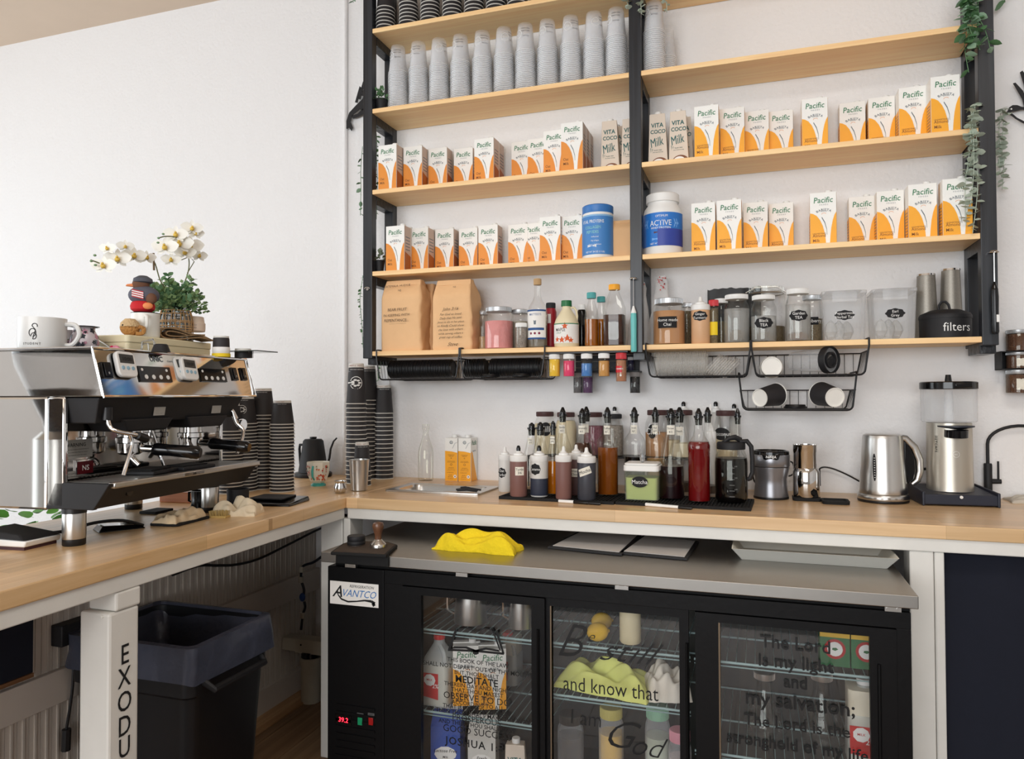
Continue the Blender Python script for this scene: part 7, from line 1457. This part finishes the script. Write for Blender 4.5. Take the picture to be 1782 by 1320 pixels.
gable('blue gable top lactose free milk carton, lower level behind the first door', 775, -.80, .055, .092, .255, (52, 84, 168), ['Lactose Free', 'Milk'], txc=ink)
gable('white gable top carton beside the blue one behind the first door', 838, -.79, .055, .085, .235, (214, 212, 206), ['Fresh', 'Milk'], txc=ink)
dup(coco0, (aty(897, 1290, -.82).x, -.82, .055), radians(10), 'tan coconut milk carton on the floor level behind the first cooler door', GC)
for k, (u, lab) in enumerate(((1453, 'green and red cream carton behind the third cooler door, first'), (1508, 'green and red cream carton cut off by the door frame'))):
    p = aty(u, 1140, -.80); H = .114; w = .036; t = thing('cream_carton', lab, 'carton', (p.x, -.80, .5675), 0, GC)
    B().box(-w, w, 0, .07, 0, H).obj('carton_box', M('cream carton green', (44, 110, 66), .5), t, smooth=0, bevel=.001)
    B().box(-w, w, -.0008, 0, H*.80, H, 0).box(-w, w, -.0008, 0, H*.66, H*.80, 1).box(-w*.85, w*.85, -.0014, -.0008, H*.78, H*.96, 2).text('CREAM', .0145, 0, H*.83, -.0018, 3, off=.014).add([(w*.72*cos(i*.4), -.0012, H*.40+w*.72*sin(i*.4)) for i in range(16)], [tuple(range(16))], 2).add([(w*.52*cos(i*.4), -.0016, H*.40+w*.52*sin(i*.4)) for i in range(16)], [tuple(range(16))], 3).add([(w*.22*cos(i*1.2), -.002, H*.40+w*.12*sin(i*1.2)) for i in range(5)], [tuple(range(5))], 4).obj('front_print', [YL, M('cream carton yellow', (232, 190, 80), .5), M('cream carton red', (176, 36, 40), .5), inkw, M('cream carton green', (0, 0, 0))], t, smooth=0)
for u, w_, lab in ((818, 58, 'steel milk pitcher with handle on the upper cooler level, first door'), (905, 44, 'second steel milk pitcher on the upper cooler level, first door')):
    c, r, H = spoty(u, -.74, .569, w_, 1022); t = thing('steel_pitcher', lab, 'pitcher', c, 0, GC); H = .115
    B().lathe([(r*.98, 0), (r, .004), (r*.93, H*.6), (r*.85, H), (r*.8, H), (r*.9, .006), (0, .006)], 30).obj('pitcher_body', steel, t); B().tube([(-r*.85, -.01, H*.9), (-r*1.35, -.02, H*.85), (-r*1.35, -.02, H*.3), (-r*.95, -.01, H*.2)], .005, 8).obj('handle', chrome, t)
lemon = M('lemon yellow', (236, 190, 40), .5, noise=.08, scale=60)
for u, v, lab, y in ((1040, 1101, 'front lemon on the upper level of the middle cooler door', -.80), (1047, 1078, 'rear lemon on the upper level of the middle cooler door', -.70)):
    p = aty(u, v, y); o = B().ell((0, 0, 0), (.032, .026, .026), 20, 12).lathe([(.008, .028), (.004, .036), (0, .037)], 10, axis='x').obj('lemon', lemon); o.location = (p.x, y, .569+.0265); tag(o, lab, 'lemon', GC); o.rotation_euler = (0, 0, .6)
c, r, H = spoty(1094, -.78, .5697, 37, 1066); t = thing('cream_bottle', 'smooth cream white bottle lying upright on the upper middle level', 'bottle', c, 0, GC); B().lathe([(r*.9, 0), (r, .005), (r, .1), (r*.9, .112), (0, .113)], 26).obj('bottle_body', M('cream plastic', (226, 214, 178), .4), t)
cloth('cooler_cloth', 'pale yellow green cloth bundled behind the words on the middle door', 'cloth', (aty(1055, 1200, -.76).x, -.76, .425), .27, .13, .075, M('pale lime cloth', (220, 226, 130), .9, noise=.08), 4.4, radians(-8), amp=.9)
cloth('paper_bag', 'crumpled white printed bag at the far side of the middle cooler door', 'bag', (aty(1160, 1160, -.76).x, -.76, .425), .12, .11, .11, M('crumpled white paper', (226, 220, 208), .8, noise=.1), 8.8, .3, amp=.5)
for lab, u, y, z, w_, vt, col, lc in (('bottle of yellow juice low behind the middle cooler door', 1060, -.72, .055, 44, 1228, (220, 180, 60), (210, 200, 120)), ('shaker with a mint lid low behind the middle cooler door', 1140, -.76, .055, 44, 1226, (190, 200, 180), (150, 196, 170)), ('pink lidded shaker at the edge of the middle cooler door', 1178, -.80, .055, 40, 1268, (214, 200, 200), (226, 160, 176)), ('dark bottle low behind the first words of the middle door', 990, -.70, .055, 46, 1240, (60, 46, 36), (70, 66, 60))):
    c, r, H = spoty(u, y, z, w_, vt); vessel('cooler_bottle', lab, 'bottle', c, r, H, STRAIGHT, clearp, M('lid %d' % lc[0], lc, .4), (M('drink %d' % col[0], col, .4), .75), group=GC)
for u, lab in ((1325, 'clear glass carafe behind the third cooler door, nearer the centre'), (1424, 'clear glass carafe behind the third cooler door, farther side')):
    c, r, H = spoty(u, -.70, .3225, 74, 1160); vessel('glass_carafe', lab, 'carafe', c, r, H*.98, [(.8, 0), (1, .08), (.95, .25), (.62, .5), (.38, .72), (.36, .84), (.46, .9)], clear, steel, lidr=.46, lidh=(.86, .96), group=GC)
# ---------------- things on the steel top
p = atz(622, 962, fz); t = thing('tamping_mat', 'black rubber tamping mat hooked over the corner of the steel cooler top', 'mat', (0, 0, fz)); a = [atz(u, v, fz+.008) for u, v in ((575, 961), (672, 966), (692, 948), (676, 943), (612, 941), (596, 946))]
B().prism([(q.x, q.y) for q in a], .0003, .010).obj('mat_body', rubber, t, bevel=.003, fix=True, smooth=0)
B().prism([(a[0].x, -.941), (a[1].x, -.941), (a[1].x, -.9325), (a[0].x, -.9325)], -.030, .009).obj('front_lip', rubber, t, bevel=.003, fix=True, smooth=0)
B().prism([(q.x*.92+.62*.08, q.y*.92-.88*.08) for q in a], .010, .0106).obj('coffee_stain', M('coffee dust', (74, 62, 52), .95, noise=.3, scale=40), t, fix=True, smooth=0)
c, r, H = spot(658, 954, fz+.011, 28, 908); t = thing('coffee_tamper', 'coffee tamper with steel base and turned walnut handle', 'tamper', c)
B().lathe([(r, 0), (r, .008), (r*.95, .011), (r*.55, .020), (r*.45, .024)], 32).obj('base', steel, t); B().lathe([(r*.43, .024), (r*.42, .030), (r*.45, H*.5), (r*.62, H*.70), (r*.74, H*.84), (r*.62, H*.96), (r*.3, H), (0, H)], 28).obj('handle', WOOD('walnut', (124, 84, 60), (82, 52, 36), 'z', .3, .8), t)
c, r, H = spot(620, 951, fz+.011, 31, 932); t = thing('coffee_leveler', 'low round black coffee leveler on the tamping mat', 'leveler', c); B().lathe([(r*.92, 0), (r*.94, .003)], 32).obj('base', steel, t); B().lathe([(r*.96, .003), (r, .005), (r, .013), (r*.96, .0145), (r, .016), (r, .027), (r*.93, .030), (0, .030)], 32).obj('grip', mblack, t)
ytw = M('yellow towel', (244, 214, 34), .9, noise=.08, scale=70, bump=.5); c0 = atz(828, 958, fz)
cloth('yellow_towel', 'bright yellow folded towel on the stainless cooler top', 'towel', (c0.x, c0.y+.02, fz+.0003), .27, .10, .055, ytw, 1.2, radians(-3), amp=.95)
def clip_tray(lab, pts, pw_):
    q = [atz(u, v, fz+.004) for u, v in pts]; t = thing('clipboard', lab, 'clipboard', (0, 0, fz), 0, 'clipboards on the steel top')
    B().prism([(p.x, p.y) for p in q], .0004, .007).obj('board', mblack, t, bevel=.001, fix=True, smooth=0); cx = sum(p.x for p in q)/4; cy = sum(p.y for p in q)/4
    B().prism([(cx+(p.x-cx)*.90, cy+(p.y-cy)*.90) for p in q], .0072, .0085).obj('paper', M('sheet paper', (196, 194, 192), .6, noise=.02), t, fix=True, smooth=0)
clip_tray('black clipboard with paper, nearer the yellow towel', ((953, 952), (1082, 965), (1116, 932), (1010, 924)), 0)
clip_tray('black clipboard with paper, nearer the white tray', ((1078, 962), (1196, 973), (1216, 942), (1120, 932)), 0)
q0, q1 = atz(1290, 973, fz), atz(1545, 990, fz); za_ = .034
t = thing('white_tray', 'long shallow white tray with flared sides on the cooler top', 'tray', (q0.x, q0.y, fz)); w = q1.x-q0.x; e = .026
def rr_(g, z): return ringrr(-g, w+g, -g*.9, .16+g, .004, z, 3)
loft([rr_(0, .0004), rr_(e, za_), rr_(e-.003, za_), rr_(-.003, .003)], True).obj('tray_body', M('white tray metal', (222, 220, 210), .4, noise=.03), t, smooth=20)
# ================================================================== below the worktop
ZBF = ZC-.0378-.003
c_ = B(); n = 40; xa = aty(1645, 1000, -.60).x+.003
vs = []
for i in range(n+1):
    x = xa+(3.55-xa)*i/n; y = -.574+.006*sin(i*1.1)+.003*sin(i*2.7); vs += [(x, y, .01), (x, y, ZBF)]
for i in range(n+1): vs += [(vs[2*i][0], vs[2*i][1]+.004, .01), (vs[2*i][0], vs[2*i][1]+.004, ZBF)]
N0 = 2*(n+1); fs = [(2*i, 2*i+2, 2*i+3, 2*i+1) for i in range(n)]+[(2*i+N0, 2*i+1+N0, 2*i+3+N0, 2*i+2+N0) for i in range(n)]+[(2*i+1, 2*i+3, 2*i+3+N0, 2*i+1+N0) for i in range(n)]+[(0, 1, 1+N0, N0)]
tag(c_.add(vs, fs).obj('navy_curtain', navy, smooth=60), 'plain dark navy curtain hanging under the worktop beyond the white post', 'curtain')
# waste bin
t = thing('waste_bin', 'tall black rectangular waste bin with a dark liner under the side counter', 'bin', (0, 0, 0)); bx0, bx1, by0, by1, bh = -.09, .335, -1.30, -.965, .60
loft([ringrr(bx0+.05, bx1-.03, by0+.03, by1-.03, .04, .001), ringrr(bx0+.01, bx1-.005, by0+.01, by1-.005, .04, bh-.14), ringrr(bx0, bx1, by0, by1, .03, bh-.13), ringrr(bx0, bx1, by0, by1, .03, bh), ringrr(bx0+.012, bx1-.012, by0+.012, by1-.012, .03, bh), ringrr(bx0+.03, bx1-.03, by0+.03, by1-.03, .03, .05)], True).obj('bin_body', M('bin black plastic', (20, 21, 25), .45, noise=.1), t)
B().tube([(bx1+.002, by0+.05, bh-.10), (bx1+.028, by0+.06, bh-.12), (bx1+.028, by1-.06, bh-.12), (bx1+.002, by1-.05, bh-.10)], .010, 8).obj('handle', mblack, t)
ln = M('dark liner film', (66, 70, 84), .3, noise=.3, scale=14, bump=.9); R_ = []; 
for g, z, am in ((.014, bh-.085, .022), (.013, bh-.04, .014), (.010, bh+.006, .006), (-.006, bh+.008, .005), (-.03, bh-.06, .020), (-.05, bh-.25, .030)):
    ring = ringrr(bx0-g, bx1+g, by0-g, by1+g, .03, z, 12); R_.append([(x+am*NZ.noise(Vector((x*14, y*14, z*9))), y+am*NZ.noise(Vector((x*14, y*14, z*9+7))), zz+am*1.2*NZ.noise(Vector((x*9, y*9, 3)))) for x, y, zz in ring])
def dens(r): return [tuple(Vector(r[i]).lerp(Vector(r[(i+1) % len(r)]), k/3)) for i in range(len(r)) for k in range(3)]
loft([dens(r) for r in R_], False, True).obj('liner', ln, t, smooth=70)
# water filter by the corner
t = thing('water_filter', 'white water filter canister with bracket on the low corner wall', 'water filter', (0, 0, 0)); p = aty(541, 1200, -.22); fx_, fy_ = p.x+.0, -.22
zt_, zb3 = aty(541, 1142, fy_).z, aty(541, 1277, fy_).z; r = 17/ppm(p)
fm = M('filter white', (190, 184, 168), .5)
B().lathe([(r*.8, zb3), (r*.95, zb3+.006), (r, zt_-.03), (r*1.12, zt_-.02), (r*1.12, zt_), (r, zt_+.002)], 28, (fx_, fy_, 0)).obj('canister', fm, t)
B().lathe([(r*.98, zt_+.002), (r*.98, zt_+.026)], 28, (fx_, fy_, 0)).obj('collar', gloss, t)
za2 = zt_+.027; B().box(PX+.001, fx_+.12, fy_-.03, fy_+.03, za2, za2+.050).box(fx_-.055, fx_+.12, fy_-.034, fy_-.030, za2-.004, za2+.052).lathe([(.004, -.0350), (.004, -.034)], 10, (fx_-.026, fy_, za2+.030), 1, 'y').obj('bracket', [fm, ink], t, smooth=0)
b = B(); P3 = [aty(u, v, fy_) for u, v in ((524, 1095), (527, 1070), (531, 1055), (528, 1040), (529, 1025), (524, 1008), (525, 990), (530, 983), (545, 978), (560, 968))]
B().tube(spl(P3), .0055, 8).obj('hose', M('hose black', (22, 24, 34), .5), t)
for i in (1, 3, 5, 6): B().tube([P3[i]-Vector((0, 0, .012)), P3[i]+Vector((0, 0, .012))], .0105, 10).obj('fitting', fm, t)
q = P3[3]; B().ell((q.x, q.y-.008, q.z+.005), (.014, .008, .018), 12, 8).obj('valve_knob', M('valve blue', (30, 70, 140), .4), t)
o = B().tube(spl([atx(u, v, PX+.03) for u, v in ((300, 1000), (345, 984), (378, 983.5), (410, 982), (450, 972), (500, 948), (545, 925), (565, 916))]), .005, 8).obj('conduit_hose', mblack); tag(o, 'ribbed black hose sagging along the low plank wall under the counter', 'hose')
# dark things at the near end under the side counter
p = atx(62, 1100, PX+.06); t = thing('dark_board', 'dark navy framed board leaning against the low plank wall at the near end', 'board', (0, 0, 0)); y1 = atx(54, 1100, PX+.02).y; zc1 = atx(45, 1178, PX+.02).z
B().box(PX+.013, PX+.028, y1-.5, y1, zc1+.01, .85).obj('board', navy, t); B().box(PX+.012, PX+.032, y1-.5, y1, zc1-.002, zc1+.009).obj('ledge', WOOD('dark pine', (150, 110, 76), (120, 84, 54), 'y'), t)
t = thing('plug_strip', 'dark plug box with hanging cord on the low plank wall behind the lettered post', 'power strip', (0, 0, 0)); p = atx(128, 1098, PX+.03)
B().box(PX+.003, PX+.045, p.y-.05, p.y+.09, p.z-.03, p.z+.03).obj('box', mblack, t, bevel=.003); B().tube(spl([(PX+.03, p.y, p.z-.02), (PX+.04, p.y-.01, p.z-.15), (PX+.03, p.y-.02, p.z-.27)]), .004, 8).tube([(PX+.03, p.y-.02, p.z-.27), (PX+.03, p.y-.022, p.z-.33)], .012, 8).obj('cord', black, t)
# ================================================================== hanging greenery and wall birds
vg = M('vine green', (88, 130, 86), .5, noise=.3, scale=20); eu = M('eucalyptus grey green', (186, 198, 182), .65, noise=.15, scale=20); vg2 = M('vine pale green', (146, 176, 148), .5, noise=.2, scale=20)
vl = [leaf_mesh(.030, .0105, vg), leaf_mesh(.030, .0105, vg2)]; el = [leaf_mesh(.022, .011, eu, 4, .1)]; sl = [leaf_mesh(.016, .006, vg)]
def vine(name, lab, u0, v0, u1, v1, y, n, lv, sc, spread, seed, strands=3, cat='vine', side=1):
    random.seed(seed); a = aty(u0, v0, y); c = aty(u1, v1, y); t = thing(name, lab, cat, a); k = 0
    for s_ in range(strands):
        end = c-a; end = Vector((end.x+random.uniform(-spread, spread)*.6, random.uniform(-.02, .01), end.z*(1 if s_ == 0 else random.uniform(.55, .95)))); o0 = Vector((random.uniform(-spread, spread)*.4, random.uniform(-.01, .01), 0))
        pts = spl([o0, o0.lerp(end, .33)+Vector((random.uniform(-.01, .01), -.008, 0)), o0.lerp(end, .66)+Vector((random.uniform(-.012, .012), -.005, 0)), end], 8)
        B().tube(pts, .0012, 5).obj('stem', lv[0].materials[0], t)
        m = n//strands
        for i in range(m):
            f = (i+.5)/m; p = pts[min(len(pts)-1, int(f*(len(pts)-1)))]; ang = random.uniform(0, 6.28) if cat == 'vine' else (i % 4)*1.57+random.uniform(-.4, .4)
            d = (cos(ang), sin(ang)*.7-.25, random.uniform(-1.0, .1) if cat == 'vine' else random.uniform(-.35, .2)); put_leaf(lv[k % len(lv)], p, d, t, sc*random.uniform(.75, 1.2), random.uniform(-.8, .8)); k += 1
    return t
GV = 'trailing plants on the rack'
vine('trailing_vine', 'dense green leafy vine spilling down the far shelf post at the top', 1686, -30, 1700, 125, -.225, 105, vl, 1.15, .075, 3, 6)
vine('trailing_vine', 'single leafy sprig hanging beyond the far post, at the very top', 1748, -25, 1750, 8, -.03, 7, vl, 1.2, .02, 4, 1)
vine('eucalyptus_garland', 'grey green eucalyptus garland in front of the far post', 1690, 185, 1688, 405, -.225, 130, el, 1.0, .055, 5, 4, 'garland')
vine('eucalyptus_garland', 'grey green eucalyptus garland hanging on the wall side of the far post', 1742, 190, 1740, 330, -.05, 66, el, 1.0, .022, 6, 2, 'garland')
vine('eucalyptus_garland', 'pale sprig hanging at the top of the centre post', 1118, -20, 1119, 28, -.225, 22, el, .9, .012, 7, 1, 'garland')
vine('eucalyptus_garland', 'pale sprig at the top just before the centre post', 1094, -20, 1096, 14, -.225, 12, el, .85, .008, 8, 1, 'garland')
vine('eucalyptus_garland', 'thin sprig hanging against the top board beyond the centre post', 1160, -20, 1161, 24, -.225, 12, el, .8, .006, 9, 1, 'garland')
vine('trailing_vine', 'thin green vine trailing inside the corner post past the third shelf', 655, 215, 656, 382, -.15, 44, sl, 1.1, .014, 10, 2)
vine('trailing_vine', 'thin green vine peeping out on the wall side of the corner post', 630, 255, 628, 375, -.18, 12, vl, .7, .008, 11, 1)
vine('trailing_vine', 'dark fringe of small leaves behind the lower corner post', 633, 480, 632, 605, -.19, 26, sl, .8, .004, 12, 1)
vine('trailing_vine', 'leaves at the very top beside the corner post', 618, -25, 617, 4, -.12, 7, vl, .8, .02, 13, 1)
vine('trailing_vine', 'tiny dark sprig under the first wire basket', 662, 630, 660, 662, -.15, 8, sl, .9, .006, 14, 1)
def potplant(lab, u, v, y, z, mt, seed, rp=.026):
    p = aty(u, v, y); t = thing('potted_plant', lab, 'plant', (p.x, y, z)); random.seed(seed)
    B().lathe([(rp*.75, 0), (rp, .045), (rp*1.05, .045), (rp*1.05, .052), (rp*.9, .052), (0, .046)], 20).obj('pot', mblack, t)
    for k in range(70): a = random.uniform(0, 6.28); e = random.uniform(-.4, 1.5); d = Vector((cos(a)*cos(e), sin(a)*cos(e), sin(e))); put_leaf(mt, Vector((0, 0, .055))+d*random.uniform(.012, .042), d+Vector((0, 0, .2)), t, random.uniform(.7, 1.1), random.uniform(-1, 1))
potplant('small dark potted plant trailing at the corner end of the cup shelf', 664, 180, -.17, Z2, sl[0], 31)
potplant('small grey green succulent pot at the corner end beside the oat milk', 661, 462, -.17, Z4, leaf_mesh(.014, .006, M('sage leaf', (120, 132, 108), .6, noise=.2)), 32, .02)
# metal bird cut-outs on the wall
def birdcut(lab, f, y, outline, holes_):
    q = [aty(u, v, y) for u, v in outline]; o = thing('metal_bird', lab, 'wall art', (0, 0, 0), 0, 'black metal birds'); b = B()
    return q, o
def flat(par, pts, y0, y1, nm='plate'): return B().prism([(p.x, p.z) for p in [aty(u, v, (y0+y1)/2) for u, v in pts]], y0, y1, 'xz').obj(nm, mblack, par, fix=True, smooth=0)
t = thing('metal_bird', 'black metal bird cut-out with open wing on the wall, half behind the corner post', 'wall art')
flat(t, [(631, 172), (640, 150), (646, 158), (640, 195), (626, 190), (614, 200), (610, 212), (614, 222), (612, 228), (608, 222), (603, 224), (603, 210), (608, 196), (619, 184)], -.020, -.017, 'body')
flat(t, [(633, 188), (642, 196), (642, 202), (632, 199), (622, 204), (614, 206), (612, 201), (622, 198)], -.0200, -.0172, 'branch')
for i, (a, c) in enumerate((((618, 178), (626, 150)), ((623, 172), (632, 142)), ((628, 166), (640, 140)))): flat(t, [(a[0], a[1]), (a[0]+4, a[1]+1), (c[0]+2.5, c[1]+2), (c[0], c[1])], -.0202, -.017, 'feather')
B().tube([(aty(628, 180, -.012).x, -.017, aty(628, 180, -.012).z), (aty(628, 180, -.012).x, -.001, aty(628, 180, -.012).z)], .003, 8).obj('stand_off', mblack, t)
t = thing('metal_bird', 'black metal hummingbird cut-out on the wall beyond the far post', 'wall art')
flat(t, [(1748, 196.5), (1753, 194), (1756, 187), (1762, 183), (1770, 183), (1778, 186), (1790, 187), (1800, 196), (1796, 199), (1784, 190), (1776, 191), (1768, 193), (1761, 194), (1757, 197)], -.020, -.017, 'head')
flat(t, [(1757, 195), (1763, 199), (1770, 205), (1782, 211), (1800, 216), (1800, 220), (1780, 214), (1768, 207), (1756, 198)], -.0201, -.017, 'breast')
for pts in ([(1775, 126), (1779, 123), (1792, 140), (1800, 160), (1796, 186), (1788, 186), (1786, 160)], [(1763, 145), (1767, 144), (1780, 158), (1786, 172), (1789, 186), (1783, 188), (1779, 172)]): flat(t, pts, -.0202, -.017, 'wing')
o = flat(t, [(1760.0+1.6*cos(i), 189.5+1.6*sin(i)) for i in range(7)], -.0206, -.0202, 'eye'); o.data = o.data.copy(); o.data.materials[0] = inkw
B().tube([(aty(1785, 188, -.012).x, -.017, aty(1785, 188, -.012).z), (aty(1785, 188, -.012).x, -.001, aty(1785, 188, -.012).z)], .003, 8).obj('stand_off', mblack, t)
# tidy
bpy.context.view_layer.update()
